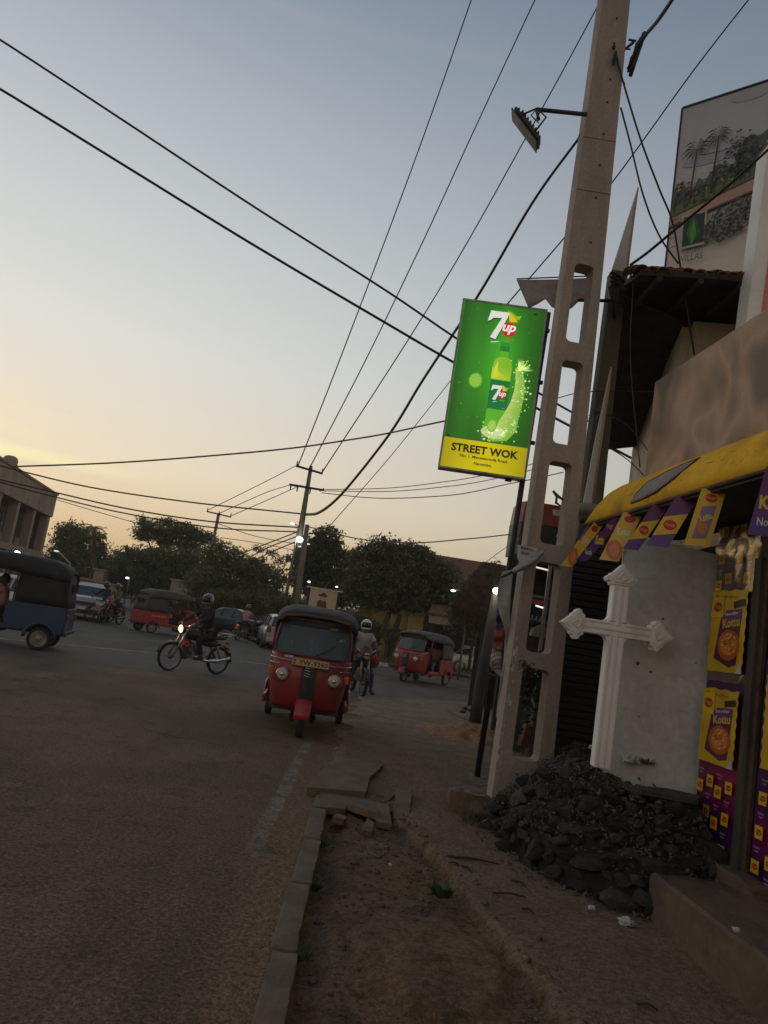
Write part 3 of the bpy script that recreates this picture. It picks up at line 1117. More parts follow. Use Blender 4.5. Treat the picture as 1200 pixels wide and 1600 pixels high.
# ------------------------------------------------------------------ green lightbox sign on its post
SY = 9.4
post_b = gr(745, 1215, 0.0)
pst = thing('sign_post', 'thin dark steel post carrying the green and yellow lightbox sign', 'post', (post_b.x, 9.48, 0))
MB().tube([(0, 0, 0), (0.125, 0, 5.92)], 0.036, 10).build('tube', steel_dark, pst)
MB().box((0, 0, 0.01), (0.2, 0.2, 0.02)).build('base_plate', steel_dark, pst)

c00, c10, c11, c01 = at(684, 730, SY), at(820, 752, SY), at(860, 490, SY), at(727, 467, SY)
SW, SH = 1.10, 2.26
sg = thing('lightbox_sign', 'lit green and yellow lightbox sign reading 7up and STREET WOK on a dark post', 'lightbox sign', c00 + Vector((0, 0, 0)), rad(-3))
al = mat('aluminium_frame', (0.42, 0.40, 0.37), (0.30, 0.28, 0.26), 6, 0.5, metal=0.4, dirt=0.2)
DP = 0.16
MB().box((SW / 2, 0.013 + DP / 2, SH / 2), (SW - 0.01, DP, SH - 0.01)).build('case', al, sg, bevel=0.006)
for nm, c, s in (('frame', (SW / 2, 0.0, 0.0125), (SW, 0.03, 0.025)), ('frame', (SW / 2, 0.0, SH - 0.0125), (SW, 0.03, 0.025)),
                 ('frame', (0.0125, 0.0, SH / 2), (0.025, 0.0299, SH - 0.051)), ('frame', (SW - 0.0125, 0.0, SH / 2), (0.025, 0.0299, SH - 0.051))):
    MB().box(c, s).build(nm, al, sg, bevel=0.003)
for z in (0.5, 1.3, 2.0):
    MB().box((SW + 0.03, 0.06, z), (0.07, 0.05, 0.04)).build('bracket', steel_dark, sg)
MB().box((0.9, 0.1, -0.012), (0.08, 0.05, 0.03)).build('cable_gland', steel_dark, sg)
for x_, z_ in ((0.95, 2.17), (0.07, 0.43)):
    MB().box((x_, -0.004, z_), (0.045, 0.01, 0.014)).build('latch', steel_dark, sg)

S = Sheet(0.0007)
GW, GH, YH = SW - 0.05, SH - 0.05, 0.38       # printed area; yellow band height
# green ground, lighter where the tubes behind it are close
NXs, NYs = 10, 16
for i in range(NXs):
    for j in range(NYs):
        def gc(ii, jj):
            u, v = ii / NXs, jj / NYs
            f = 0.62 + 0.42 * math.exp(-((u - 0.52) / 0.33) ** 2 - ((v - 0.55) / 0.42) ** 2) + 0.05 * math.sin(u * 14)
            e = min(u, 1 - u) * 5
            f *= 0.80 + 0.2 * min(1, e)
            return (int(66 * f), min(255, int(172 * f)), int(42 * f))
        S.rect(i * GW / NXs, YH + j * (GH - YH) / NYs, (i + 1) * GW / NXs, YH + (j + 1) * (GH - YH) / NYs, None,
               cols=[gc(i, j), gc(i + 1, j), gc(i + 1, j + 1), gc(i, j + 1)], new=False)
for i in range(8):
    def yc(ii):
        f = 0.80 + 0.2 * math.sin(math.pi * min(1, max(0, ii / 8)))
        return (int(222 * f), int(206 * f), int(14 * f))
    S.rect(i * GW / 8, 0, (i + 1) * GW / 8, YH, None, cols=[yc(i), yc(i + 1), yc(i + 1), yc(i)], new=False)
S.rect(0, YH, GW, YH + 0.006, (40, 90, 20))
# bottle behind: neck, cap, shoulders, body, label
bx, R_ = 0.60, 0.125


def arc(cx, cy, r, a0, a1, n=10, ry=None):
    ry = r if ry is None else ry
    return [(cx + r * math.cos(rad(a0 + (a1 - a0) * i / n)), cy + ry * math.sin(rad(a0 + (a1 - a0) * i / n))) for i in range(n + 1)]


S.poly([(bx - R_, 0.55)] + [(bx - R_, 1.36)] + arc(bx - 0.045, 1.36, R_ - 0.045, 180, 95, 8, 0.16) + [(bx - 0.055, 1.60), (bx + 0.055, 1.60)] +
       arc(bx + 0.045, 1.36, R_ - 0.045, 85, 0, 8, 0.16) + [(bx + R_, 0.55)], (96, 186, 44))
S.poly([(bx - R_, 1.22), (bx - R_ + .002, 1.37)] + arc(bx - 0.045, 1.38, R_ - 0.05, 180, 100, 6, 0.13) + [(bx + 0.03, 1.51)] + arc(bx + 0.045, 1.38, R_ - 0.05, 80, 0, 6, 0.13) + [(bx + R_ - 0.01, 1.22)],
       None, cols=[(214, 226, 40)] * 2 + [(150, 205, 50)] * 7 + [(180, 214, 50)] + [(130, 196, 46)] * 7 + [(176, 214, 40)])
S.poly([(bx - R_ + .02, 1.24), (bx - R_ + .03, 1.38), (bx - 0.06, 1.46), (bx - 0.05, 1.24)], (226, 234, 70))
S.rect(bx - 0.062, 1.595, bx + 0.062, 1.665, (32, 134, 42))
S.rect(bx - 0.056, 1.66, bx + 0.056, 1.735, (58, 150, 52))
S.ellipse(bx, 1.735, 0.056, 0.016, (92, 176, 74))
S.rect(bx - R_, 0.82, bx + R_, 1.215, (18, 122, 62))
S.rect(bx - R_, 1.205, bx + R_, 1.218, (160, 200, 60))
# splash and slices of lime curling up round the bottle
random.seed(21)
crv = [(0.50, 0.50), (0.60, 0.47), (0.70, 0.52), (0.77, 0.62), (0.80, 0.76), (0.83, 0.92), (0.86, 1.08), (0.85, 1.24), (0.81, 1.38), (0.86, 1.50)]
wd = [0.03, 0.075, 0.115, 0.125, 0.105, 0.09, 0.075, 0.06, 0.05, 0.012]
lft, rgt = [], []
for k in range(len(crv)):
    a = Vector(crv[max(0, k - 1)]); b = Vector(crv[min(len(crv) - 1, k + 1)])
    d = (b - a).normalized(); n = Vector((-d.y, d.x))
    lft.append(Vector(crv[k]) + n * wd[k] * random.uniform(.8, 1.1)); rgt.append(Vector(crv[k]) - n * wd[k] * random.uniform(.8, 1.1))
for k in range(len(crv) - 1):
    S.poly([lft[k], rgt[k], rgt[k + 1], lft[k + 1]], None, new=(k == 0), cols=[(196, 224, 110), (132, 196, 66), (126, 192, 60), (206, 228, 130)])
S.ellipse(0.60, 0.52, 0.16, 0.085, (206, 226, 150))
S.ellipse(0.62, 0.53, 0.11, 0.055, (226, 238, 180))
for k in range(170):          # drops and spray
    t = random.random()
    i = int(t * (len(crv) - 1))
    p = Vector(crv[i]) + Vector((random.gauss(0.02, 0.055), random.gauss(0.0, 0.07)))
    r_ = random.uniform(0.003, 0.013)
    if 0.02 < p.x < GW - .02 and p.y > YH + .02:
        S.poly([(p.x + r_ * math.cos(a) * random.uniform(.6, 1.7), p.y + r_ * math.sin(a) * random.uniform(.6, 1.7)) for a in (0.2, 1.3, 2.4, 3.6, 4.8)],
               random.choice([(214, 234, 160), (176, 216, 96), (232, 240, 200)]), new=False)
for k in range(80):
    a = random.uniform(0.15, 1.7)
    b0 = Vector((0.80, 1.36)); ln = random.uniform(0.05, 0.24)
    d = Vector((math.cos(a), math.sin(a) * 0.8))
    p0 = b0 + d * random.uniform(0.0, 0.1); p1 = p0 + d * ln * 0.6
    if p1.x < GW - .02:
        S.poly([p0, p0 + Vector((0.012, -0.003)), p1], random.choice([(196, 226, 110), (222, 238, 180)]), new=False)
for k in range(34):
    p = (random.uniform(0.05, GW - .05), random.uniform(YH + .1, GH - .08))
    S.ellipse(p[0], p[1], random.uniform(.002, .006), random.uniform(.002, .006), (190, 224, 150), 6, new=False)
S.ellipse(0.285, 1.16, 0.085, 0.10, (120, 190, 60))
S.ellipse(0.285, 1.16, 0.066, 0.08, (168, 214, 96))
for k in range(8):
    a = k * math.pi / 4
    S.poly([(0.285, 1.16), (0.285 + 0.062 * math.cos(a), 1.16 + 0.075 * math.sin(a)), (0.285 + 0.062 * math.cos(a + .5), 1.16 + 0.075 * math.sin(a + .5))], (140, 200, 62), new=(k == 0))
S.ellipse(0.57, 0.60, 0.06, 0.085, (124, 192, 60))
S.ellipse(0.57, 0.60, 0.046, 0.068, (178, 218, 100))


def logo(cx, cy, h):
    """the 7 with its red roundel and yellow-green flash"""
    w_ = h * 0.78
    seven = [(-.42, .50), (.36, .50), (.36, .34), (.05, -.50), (-.20, -.44), (.12, .28), (-.25, .25), (-.34, .16), (-.46, .12)]
    S.poly([(cx + (x + .03 + .12 * y) * w_, cy + (y - .03) * h) for x, y in seven], (10, 70, 20))
    S.poly([(cx + (x + .12 * y) * w_, cy + y * h) for x, y in seven], (240, 242, 232))
    S.poly([(cx + .44 * w_, cy + .56 * h), (cx + .60 * w_, cy + .30 * h), (cx + .90 * w_, cy + .28 * h), (cx + .98 * w_, cy + .46 * h), (cx + .80 * w_, cy + .40 * h)], (150, 196, 30))
    S.poly([(cx + .36 * w_, cy + .58 * h), (cx + .50 * w_, cy + .18 * h), (cx + .86 * w_, cy + .20 * h), (cx + .66 * w_, cy + .36 * h)], (236, 206, 28))
    S.ellipse(cx + .52 * w_, cy - .10 * h, .30 * w_, .26 * h, (206, 34, 36), 24)
    S.text('up', cx + .52 * w_, cy - .11 * h, h_=h * .34, c=(250, 246, 240), bold=0.03, shear=0.25)
    S.poly([(cx + .28 * w_, cy - .42 * h), (cx + .80 * w_, cy - .40 * h), (cx + .78 * w_, cy - .50 * h), (cx + .34 * w_, cy - .52 * h)], (96, 160, 30))
    S.poly([(cx - .20 * w_, cy - .60 * h), (cx + .14 * w_, cy - .55 * h), (cx + .14 * w_, cy - .58 * h), (cx - .20 * w_, cy - .63 * h)], (230, 238, 220))


logo(0.465, 1.925, 0.38)
logo(bx - 0.035, 1.03, 0.20)
S.text('STREET WOK', GW / 2 + 0.0, 0.262, w_=0.84, h_=0.105, c=(38, 30, 14), bold=0.035)
S.text('No: 1, Minuwangoda Road,', GW / 2, 0.158, w_=0.60, h_=0.05, c=(60, 52, 14), bold=0.03)
S.text('Negombo.', GW / 2, 0.080, w_=0.23, h_=0.05, c=(60, 52, 14), bold=0.03)
S.rect(0.0, YH + 0.02, 0.012, GH, (40, 130, 40))
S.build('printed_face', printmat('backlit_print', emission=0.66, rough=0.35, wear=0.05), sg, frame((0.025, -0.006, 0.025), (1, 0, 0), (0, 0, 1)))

# ------------------------------------------------------------------ banner strip behind the upper pole
ban_m = mat('dirty_banner', (0.40, 0.36, 0.34), (0.28, 0.25, 0.24), 4, 0.8, bump=0.15, dirt=0.3, dirtc=(0.2, 0.16, 0.14))
BYY = 7.85
P0 = at(807, 437, BYY)
bn = thing('torn_banner', 'faded pale banner strip with wavy torn edge behind the top of the pole', 'banner', P0)
top = [(807, 437), (850, 437), (890, 436), (932, 433)]
bot = [(826, 482), (842, 474), (852, 467), (862, 480), (876, 485), (893, 482), (905, 470), (920, 474), (936, 478)]


def interp_pts(pts, n):
    d = [0]
    for a, b in zip(pts, pts[1:]):
        d.append(d[-1] + math.hypot(b[0] - a[0], b[1] - a[1]))
    out = []
    for k in range(n):
        s_ = d[-1] * k / (n - 1)
        for i in range(len(pts) - 1):
            if s_ <= d[i + 1] + 1e-9:
                t = (s_ - d[i]) / (d[i + 1] - d[i])
                out.append((pts[i][0] + (pts[i + 1][0] - pts[i][0]) * t, pts[i][1] + (pts[i + 1][1] - pts[i][1]) * t))
                break
    return out


def cloth(parent, name, e0, e1, Y, m, n=20, r=8, wave=0.02, th=0.004, org=None, freq=9):
    A_, B2 = interp_pts(e0, n), interp_pts(e1, n)
    rows = []
    for j in range(r + 1):
        t = j / r
        row = []
        for i in range(n):
            x = A_[i][0] + (B2[i][0] - A_[i][0]) * t
            y = A_[i][1] + (B2[i][1] - A_[i][1]) * t
            yy = Y if not callable(Y) else Y(i / (n - 1), t)
            p = at(x, y, yy + wave * math.sin(freq * i / n + t * 2.2) + wave * 0.6 * noise.noise((i * .6, t * 3, Y if not callable(Y) else 1)))
            row.append(p - org)
        rows.append(row)
    return MB().grid(rows).build(name, m, parent, solid=th)


cloth(bn, 'sheet', top, bot, BYY, ban_m, 30, 6, 0.02, org=P0)
MB().tube([(0, -.02, 0), at(935, 432, BYY) - P0 + Vector((0, -.02, 0))], 0.007, 6).build('top_rod', steel_dark, bn)
S = Sheet()
S.text('COO', 0, 0, w_=0.16, h_=0.08, c=(190, 110, 90), bold=0.0)
S.rect(-0.01, 0.05, 0.05, 0.17, (196, 128, 104))
S.build('faded_print', printmat('old_print', wear=0.5), bn, frame(at(873, 466, BYY - 0.05) - P0, (1, 0, -.05), (0, 0, 1)))
S = Sheet()
S.text('HOT', 0, 0, w_=0.13, h_=0.05, c=(188, 120, 100), bold=0.0)
S.build('faded_print', MATS['old_print'], bn, frame(at(904, 462, BYY - 0.05) - P0, (1, 0, -.05), (0, 0, 1)))
MB().tube([at(905, 469, 7.75) - P0, at(955, 470, 8.3) - P0], 0.02, 6).build('bar', steel_dark, bn)

# ------------------------------------------------------------------ second, dark pole at the corner of the roof; two pale boards edge on
P0 = Vector((2.27, 8.45, 0.2))
dp_m = mat('stained_concrete', (0.125, 0.105, 0.088), (0.075, 0.062, 0.052), 3.0, 0.9, bump=0.5, dirt=0.5, dirtc=(0.04, 0.032, 0.027), streak=(1, 1, .3))
dpole = thing('concrete_post', 'dark stained concrete post rising to the corner of the tiled roof', 'post', P0)
mb = MB()
for (z0, z1) in ((0.0, 5.85),):
    n = 8
    rows = []
    for i in range(n + 1):
        z = z0 + (z1 - z0) * i / n
        w_ = 0.145 - 0.055 * i / n
        rows.append([Vector((-w_, -.10, z)), Vector((w_, -.10, z)), Vector((w_, .10, z)), Vector((-w_, .10, z))])
    mb.grid(rows, smooth=False, close=True)
    mb.add(rows[-1], [(0, 1, 2, 3)])
mb.build('shaft', dp_m, dpole, bevel=0.012)
MB().tube([(0, -.11, 5.25), (-.12, -.16, 5.6)], 0.02, 6).build('bracket', steel_dark, dpole)
for k in range(6):
    MB().ell(at(958 + (k % 2) * 5, 427 + k * 3.2, 8.3) - P0, (0.045, 0.03, 0.018), 8, 5).build('insulator_disc', rubber, dpole)
MB().tube([at(963, 425, 8.3) - P0, at(975, 440, 8.35) - P0], 0.015, 6).build('pin', rubber, dpole)
for z in (2.9, 4.1):
    MB().tube([(-.13, -.105, z), (.13, -.105, z + .03), (.13, .105, z), (-.13, .105, z)], 0.005, 5, closed=True).build('wire_tie', rust, dpole)

board_w = mat('pale_board', (0.50, 0.47, 0.43), (0.40, 0.37, 0.34), 3, 0.6, dirt=0.2, dirtc=(0.3, 0.26, 0.22))
board_e = mat('board_edge', (0.40, 0.27, 0.20), (0.32, 0.22, 0.17), 6, 0.7)


def wedge(label, tip, l_pts, r_pts, Y, thick):
    P0 = at(*l_pts[-1], Y)
    o = thing('leaning_board', label, 'sign board', P0, group='pale narrow boards behind the poles')
    poly = [at(*tip, Y) - P0] + [at(*p, Y) - P0 for p in r_pts] + [at(*p, Y) - P0 for p in l_pts[::-1]]
    MB().prism([(p.x, p.z) for p in poly], frame((0, 0, 0), (1, 0, 0), (0, 0, 1)), -thick).build('panel', board_w, o, bevel=0.004)
    e = [at(*tip, Y - .01) - P0] + [at(*p, Y - .01) - P0 for p in r_pts]
    MB().tube(e, 0.010, 6).build('edge_strip', board_e, o)
    return o


wedge('long pale tapering board whose tip stands highest between pole and billboard', (997, 293), [(957, 420), (936, 560), (905, 760)], [(983, 400), (975, 480), (945, 680), (930, 770)], 9.1, 0.05)
wedge('shorter pale tapering board with a brown edge in front of the dark post', (955, 574), [(930, 690), (912, 785)], [(951, 610), (938, 700), (926, 789)], 8.15, 0.04)
P0 = at(920, 798, 8.0)
bb = thing('grey_cap', 'small rounded grey cap at the foot of the pale tapering board', 'cap', P0)
MB().ell((0, 0, 0), (0.16, 0.12, 0.085), 14, 8).build('dome', concrete, bb)
MB().cyl((0, 0, -0.13), (0, 0, -0.02), 0.09, n=12).build('collar', dark_conc, bb)

# ------------------------------------------------------------------ paper notice and cloth tied to the pole
P0 = at(806, 893, 7.15)
nt = thing('paper_notice', 'small torn paper notice with black capitals tied to the left leg of the pole', 'notice', P0)
c_ = [at(809, 851, 7.22) - P0, at(841, 857, 7.22) - P0, at(835, 873, 7.22) - P0, at(812, 880, 7.22) - P0, at(808, 872, 7.22) - P0]
MB().prism([(p.x, p.z) for p in c_], frame((0, c_[0].y, 0), (1, 0, 0), (0, 0, 1)), 0.004).build('paper', mat('paper', (0.52, 0.49, 0.50), (0.42, 0.40, 0.41), 9, 0.8, bump=.2), nt)
S = Sheet()
S.text('BEFO', 0, 0.028, w_=0.12, h_=0.026, c=(40, 36, 40), bold=0.01)
S.text('ENT', -0.01, -0.020, w_=0.075, h_=0.028, c=(40, 36, 40), bold=0.01)
S.build('print', printmat('notice_print'), nt, frame(at(823, 862, 7.21) - P0, (1, 0, -0.1), (0.1, 0, 1)))
tw = thing('tied_cloth', 'twisted grey cloth knotted round the utility pole below the paper notice', 'cloth', P0)
cm = mat('grey_cloth', (0.34, 0.32, 0.31), (0.24, 0.22, 0.21), 9, 0.9, bump=.5, streak=(1, 1, 4))
for k in range(4):
    o_ = Vector((0, -.03 * k, -.012 * k + .01))
    MB().tube([at(801, 892, 7.15) - P0 + o_ * .6, at(815, 884, 7.13) - P0 + o_, at(832, 874, 7.12) - P0 + o_ * 1.1, at(845, 864, 7.13) - P0 + o_ * .6, at(853, 857, 7.2) - P0],
              [0.022, 0.036, 0.030, 0.018, 0.008], 8, flat=0.6).build('strand', cm, tw)
MB().tube([at(783, 902, 7.3) - P0, at(803, 893, 7.15) - P0], [0.010, 0.016], 7).build('knot_end', rubber, tw)

# sheets and a banner hanging on the left of the pole
P0 = at(800, 885, 7.45)
hs = thing('hanging_sheet', 'limp pale plastic sheet bulging out from the left side of the pole', 'sheet', P0)
ws = mat('pale_sheet', (0.40, 0.39, 0.385), (0.29, 0.28, 0.28), 5, 0.65, bump=0.3, dirt=0.25, dirtc=(0.16, 0.14, 0.12))
cloth(hs, 'sheet', [(785, 893), (776, 925), (779, 955), (790, 985), (787, 1030), (779, 1085), (775, 1120)], [(802, 890), (798, 930), (797, 960), (799, 995), (797, 1040), (789, 1095), (782, 1130)], 7.5, ws, 24, 8, 0.03, org=P0, freq=16)
P0 = at(775, 970, 7.7)
rb = thing('folded_banner', 'crumpled red, white and dark blue printed banner hanging behind the pole', 'banner', P0)
def bpart(nm, a, b, c2, key):
    m_ = mat(key, c2, tuple(v * .7 for v in c2), 8, 0.7, bump=.4)
    cloth(rb, nm, a, b, 7.75, m_, 12, 6, 0.03, org=P0, freq=11)
bpart('dark_band', [(777, 952), (774, 978)], [(793, 952), (790, 980)], (0.06, 0.04, 0.08), 'banner_dark')
bpart('red_field', [(774, 979), (770, 1012)], [(790, 981), (785, 1018)], (0.34, 0.09, 0.08), 'banner_red')
bpart('blue_field', [(789, 1000), (787, 1022)], [(800, 1000), (797, 1024)], (0.06, 0.08, 0.22), 'banner_blue')
bpart('white_field', [(769, 1012), (765, 1040), (776, 1052)], [(785, 1018), (783, 1040), (790, 1066)], (0.46, 0.42, 0.38), 'banner_white')
for k in range(5):
    y_ = 1016 + 7 * k
    MB().tube([at(768, y_ + 5, 7.68) - P0, at(776, y_, 7.66) - P0, at(783, y_ + 1, 7.68) - P0], 0.009, 5, flat=.4).build('printed_stroke', black_paint, rb)
MB().tube([at(763, 1052, 7.8) - P0, at(792, 1062, 7.8) - P0], 0.012, 6).build('stick', bark, rb)

# ------------------------------------------------------------------ rubble heap with the cross, the grey wall behind it
heap = thing('rubble_heap', 'dark heap of broken stones carrying the white cross, against the shop wall', 'rubble heap', (1.75, 6.2, 0))
HP = Vector((1.75, 6.2, 0))
stone_m = mat('dark_stone', (0.034, 0.026, 0.020), (0.014, 0.011, 0.009), 5, 0.85, bump=0.9, dirt=0.3, dirtc=(0.02, 0.018, 0.016))
stone_l = mat('grey_stone', (0.080, 0.062, 0.048), (0.030, 0.024, 0.020), 6, 0.85, bump=0.9, dirt=0.25, dirtc=(0.035, 0.03, 0.026))
stone_b = mat('brown_stone', (0.085, 0.052, 0.032), (0.04, 0.027, 0.018), 6, 0.85, bump=0.9)
FRONT = [(1.22, 7.15), (1.32, 6.85), (1.40, 6.2), (1.55, 5.65), (1.80, 5.35), (2.06, 5.10), (2.5, 5.1)]   # foot of the heap
TOPL = [(1.50, 7.15), (1.52, 6.9), (1.62, 6.35), (1.80, 5.95), (2.00, 5.75), (2.26, 5.62), (2.62, 5.75)]   # upper edge
TOPZ = [0.30, 0.42, 0.66, 0.74, 0.70, 0.66, 0.64]


def sample(pts, t):
    t = max(0, min(0.9999, t)) * (len(pts) - 1)
    i = int(t)
    f = t - i
    a, b = pts[i], pts[i + 1]
    if isinstance(a, tuple):
        return tuple(a[k] + (b[k] - a[k]) * f for k in range(len(a)))
    return a + (b - a) * f


# packed earth under the stones
rows = []
for j in range(15):
    v = j / 14
    row = []
    for i in range(37):
        t = i / 36
        f, tp, z = sample(FRONT, t), sample(TOPL, t), sample(TOPZ, t)
        if v < 0.55:
            q = v / 0.55
            x, y = f[0] + (tp[0] - f[0]) * q, f[1] + (tp[1] - f[1]) * q
            zz = z * (q ** 0.75) - 0.03
        else:
            q = (v - 0.55) / 0.45
            bx_, by_ = 1.95 + 0.75 * t, 8.2 - 0.4 * t
            x, y = tp[0] + (bx_ - tp[0]) * q, tp[1] + (by_ - tp[1]) * q
            zz = z - 0.02 + 0.05 * q + 0
        n = noise.noise((x * 6, y * 6, 2)) * 0.03 + noise.noise((x * 17, y * 17, 5)) * 0.015
        row.append(Vector((x, y, zz + n)) - HP)
    rows.append(row)
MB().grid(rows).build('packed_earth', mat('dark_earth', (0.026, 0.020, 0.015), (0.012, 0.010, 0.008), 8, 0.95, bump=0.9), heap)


def stone_mesh(seed, flat=0.7):
    r_ = random.Random(seed)
    bm = bmesh.new()
    bmesh.ops.create_icosphere(bm, subdivisions=2, radius=0.5)
    planes = [(Vector((r_.gauss(0, 1), r_.gauss(0, 1), r_.gauss(0, 1))).normalized(), r_.uniform(0.22, 0.38)) for _ in range(11)]
    for v in bm.verts:
        for n, d in planes:
            k = v.co.dot(n) - d
            if k > 0:
                v.co -= n * k
        v.co += Vector((noise.noise(v.co * 5 + Vector((seed, 0, 0))), noise.noise(v.co * 5 + Vector((0, seed, 0))), noise.noise(v.co * 5 + Vector((0, 0, seed))))) * 0.02
        v.co.z *= flat
    me = bpy.data.meshes.new('stone')
    bm.to_mesh(me)
    bm.free()
    return me


stones = []
for k in range(9):
    for m_ in ((stone_m, stone_m, stone_l) if k != 4 else (stone_b, stone_m, stone_l)):
        me = stone_mesh(k * 13 + len(stones), random.Random(k).uniform(.55, .85))
        me.materials.append(m_)
        stones.append(me)
rs = random.Random(5)
placed = []
cnt = 0
for k in range(1500):
    t, v = rs.random(), rs.random()
    big = rs.random()
    size = rs.uniform(0.07, 0.14) if big < 0.55 else rs.uniform(0.14, 0.27)
    f, tp, z = sample(FRONT, t), sample(TOPL, t), sample(TOPZ, t)
    if v < 0.72:
        q = v / 0.72
        x, y = f[0] + (tp[0] - f[0]) * q, f[1] + (tp[1] - f[1]) * q
        zz = z * (q ** 0.75)
    else:
        q = (v - 0.72) / 0.28 * 0.75
        bx_, by_ = 1.95 + 0.75 * t, 8.2 - 0.4 * t
        x, y = tp[0] + (bx_ - tp[0]) * q, tp[1] + (by_ - tp[1]) * q
        zz = z + 0.015 * math.sin(q * 3)
        size *= 0.75
    if y > 6.9 and 1.3 < x < 1.96 and zz > 0.25:
        continue
    if math.hypot(x - 1.91, y - 5.85) < 0.12:
        continue
    p = Vector((x, y, zz - size * 0.1))
    if any((p - a).length < (size + b) * 0.36 for a, b in placed):
        continue
    placed.append((p, size))
    me = rs.choice(stones)
    o = bpy.data.objects.new('stone', me)
    col.objects.link(o)
    o.parent = heap
    o.location = p - HP
    o.rotation_euler = (rs.uniform(-.4, .4), rs.uniform(-.4, .4), rs.uniform(0, 6.3))
    s_ = size * 1.45
    o.scale = (s_ * rs.uniform(.85, 1.35), s_ * rs.uniform(.8, 1.1), s_ * rs.uniform(.7, 1.0))
    cnt += 1
    if cnt >= 295:
        break
fin = MB()
for k in range(2600):
    t, v = rs.random(), rs.random()
    f, tp, z = sample(FRONT, t), sample(TOPL, t), sample(TOPZ, t)
    q = min(1, v * 1.25)
    x, y = f[0] + (tp[0] - f[0]) * q + rs.gauss(0, .02), f[1] + (tp[1] - f[1]) * q + rs.gauss(0, .02)
    zz = z * (q ** 0.75) + rs.uniform(0, .05)
    if v > .8:
        y += (v - .8) * 5; x += (v - .8) * 1.5
    if v < .18:
        x -= rs.random() ** 2 * .28; zz = .03
    s_ = rs.uniform(.008, .030)
    a, b = Vector((rs.gauss(0, 1), rs.gauss(0, 1), rs.gauss(0, 1))).normalized() * s_, Vector((rs.gauss(0, 1), rs.gauss(0, 1), rs.gauss(0, 1))).normalized() * s_
    c_ = Vector((x, y, zz)) - HP
    fin.add([c_, c_ + a, c_ + b, c_ + a.cross(b).normalized() * s_ * .7], [(0, 1, 2), (0, 2, 3), (0, 3, 1), (1, 3, 2)])
fo = fin.build('rubble_chips', mat('rubble_chip', (.16, .125, .095), (.06, .047, .038), 25, .9), heap)
fo['kind'] = 'stuff'
# a flat slab lip along the right of the heap and splinters on it
lip = thing('stone_slab', 'thin flat slab lying along the top edge of the rubble heap, right of the cross', 'slab', gr(1020, 1262, .66) + Vector((0, 0, 0)))
LP = lip.location.copy()
pl_ = [at(965, 1262, 5.75), at(1000, 1276, 5.62), at(1088, 1284, 5.55), at(1091, 1262, 5.8), at(1040, 1250, 5.9)]
MB().prism([((p - LP).x, (p - LP).y) for p in pl_], Matrix.Translation((0, 0, 0.03)), 0.035).build('slab', stone_l, lip, bevel=0.006)
# loose rubbish at the foot of the wall
white_pl = mat('crumpled_plastic', (0.55, 0.54, 0.52), (0.38, 0.37, 0.36), 14, 0.6, bump=.5)


def crumple(label, p, size, m, name='crumpled_paper', cat='litter', group='litter on the footpath', seed=0):
    bm = bmesh.new()
    bmesh.ops.create_icosphere(bm, subdivisions=3, radius=0.5)
    for v in bm.verts:
        q_ = v.co * 4 + Vector((seed, 0, 0))
        v.co *= 1 + 0.55 * noise.noise(q_) + 0.35 * noise.noise(q_ * 2.7)
        v.co.z *= 0.6
        v.co *= size
    me = bpy.data.meshes.new(name)
    bm.to_mesh(me)
    bm.free()
    me.materials.append(m)
    o = bpy.data.objects.new(name, me)
    col.objects.link(o)
    o.location = p + Vector((0, 0, size * 0.22))
    return tag(o, label, cat, group)


crumple('largest crumpled white plastic cup on the path below the rubble heap', gr(978, 1445, .02), 0.085, white_pl, seed=1)
crumple('small crumpled white scrap left of the largest white litter', gr(925, 1421, .02), 0.042, white_pl, seed=2)
crumple('tiny white scrap on the concrete block in front of the posters', gr(1150, 1455, .33), 0.035, white_pl, seed=3)
crumple('pale crushed bottle lying on the rubble right of the cross base', at(985, 1192, 6.02), 0.12, white_pl, seed=4)
crumple('small pale scrap in the middle of the dirt footpath', gr(610, 1353, -.04), 0.03, white_pl, seed=5)
crumple('pale scrap lying among the stones left of the cross', at(925, 1170, 6.6), 0.06, white_pl, seed=6)
# sticks and bits
st_m = mat('dry_twig', (0.045, 0.033, 0.025), (0.03, 0.022, 0.018), 9, 0.95)
for k, (a, b, lab) in enumerate([((700, 1338), (780, 1350), 'long dark stick on the concrete path left of the rubble'), ((770, 1395), (822, 1402), 'dark stick on the path in front of the rubble heap'),
                                 ((722, 1353), (737, 1362), 'short dark twig near the long stick'), ((815, 1419), (835, 1428), 'short bent twig on the near concrete path'),
                                 ((800, 1375), (822, 1385), 'curled dry leaf stalk on the concrete path by the rubble'), ((995, 1568), (1028, 1578), 'short dark twig at the bottom right of the path'),
                                 ((700, 1112), (740, 1130), 'dark branch lying on the soil beside the lamp post'), ((717, 1352), (700, 1347), 'dark twig stub at the left end of the long stick')]):
    A, B2 = gr(*a, .035), gr(*b, .035)
    M_ = (A + B2) / 2 + Vector((0.01, 0.02, 0.006))
    o = MB().tube([A - A, M_ - A, B2 - A], [0.008, 0.007, 0.004] if k else [0.011, 0.009, 0.004], 6).build('twig', st_m, loc=A)
    tag(o, lab, 'twig', 'twigs on the footpath')
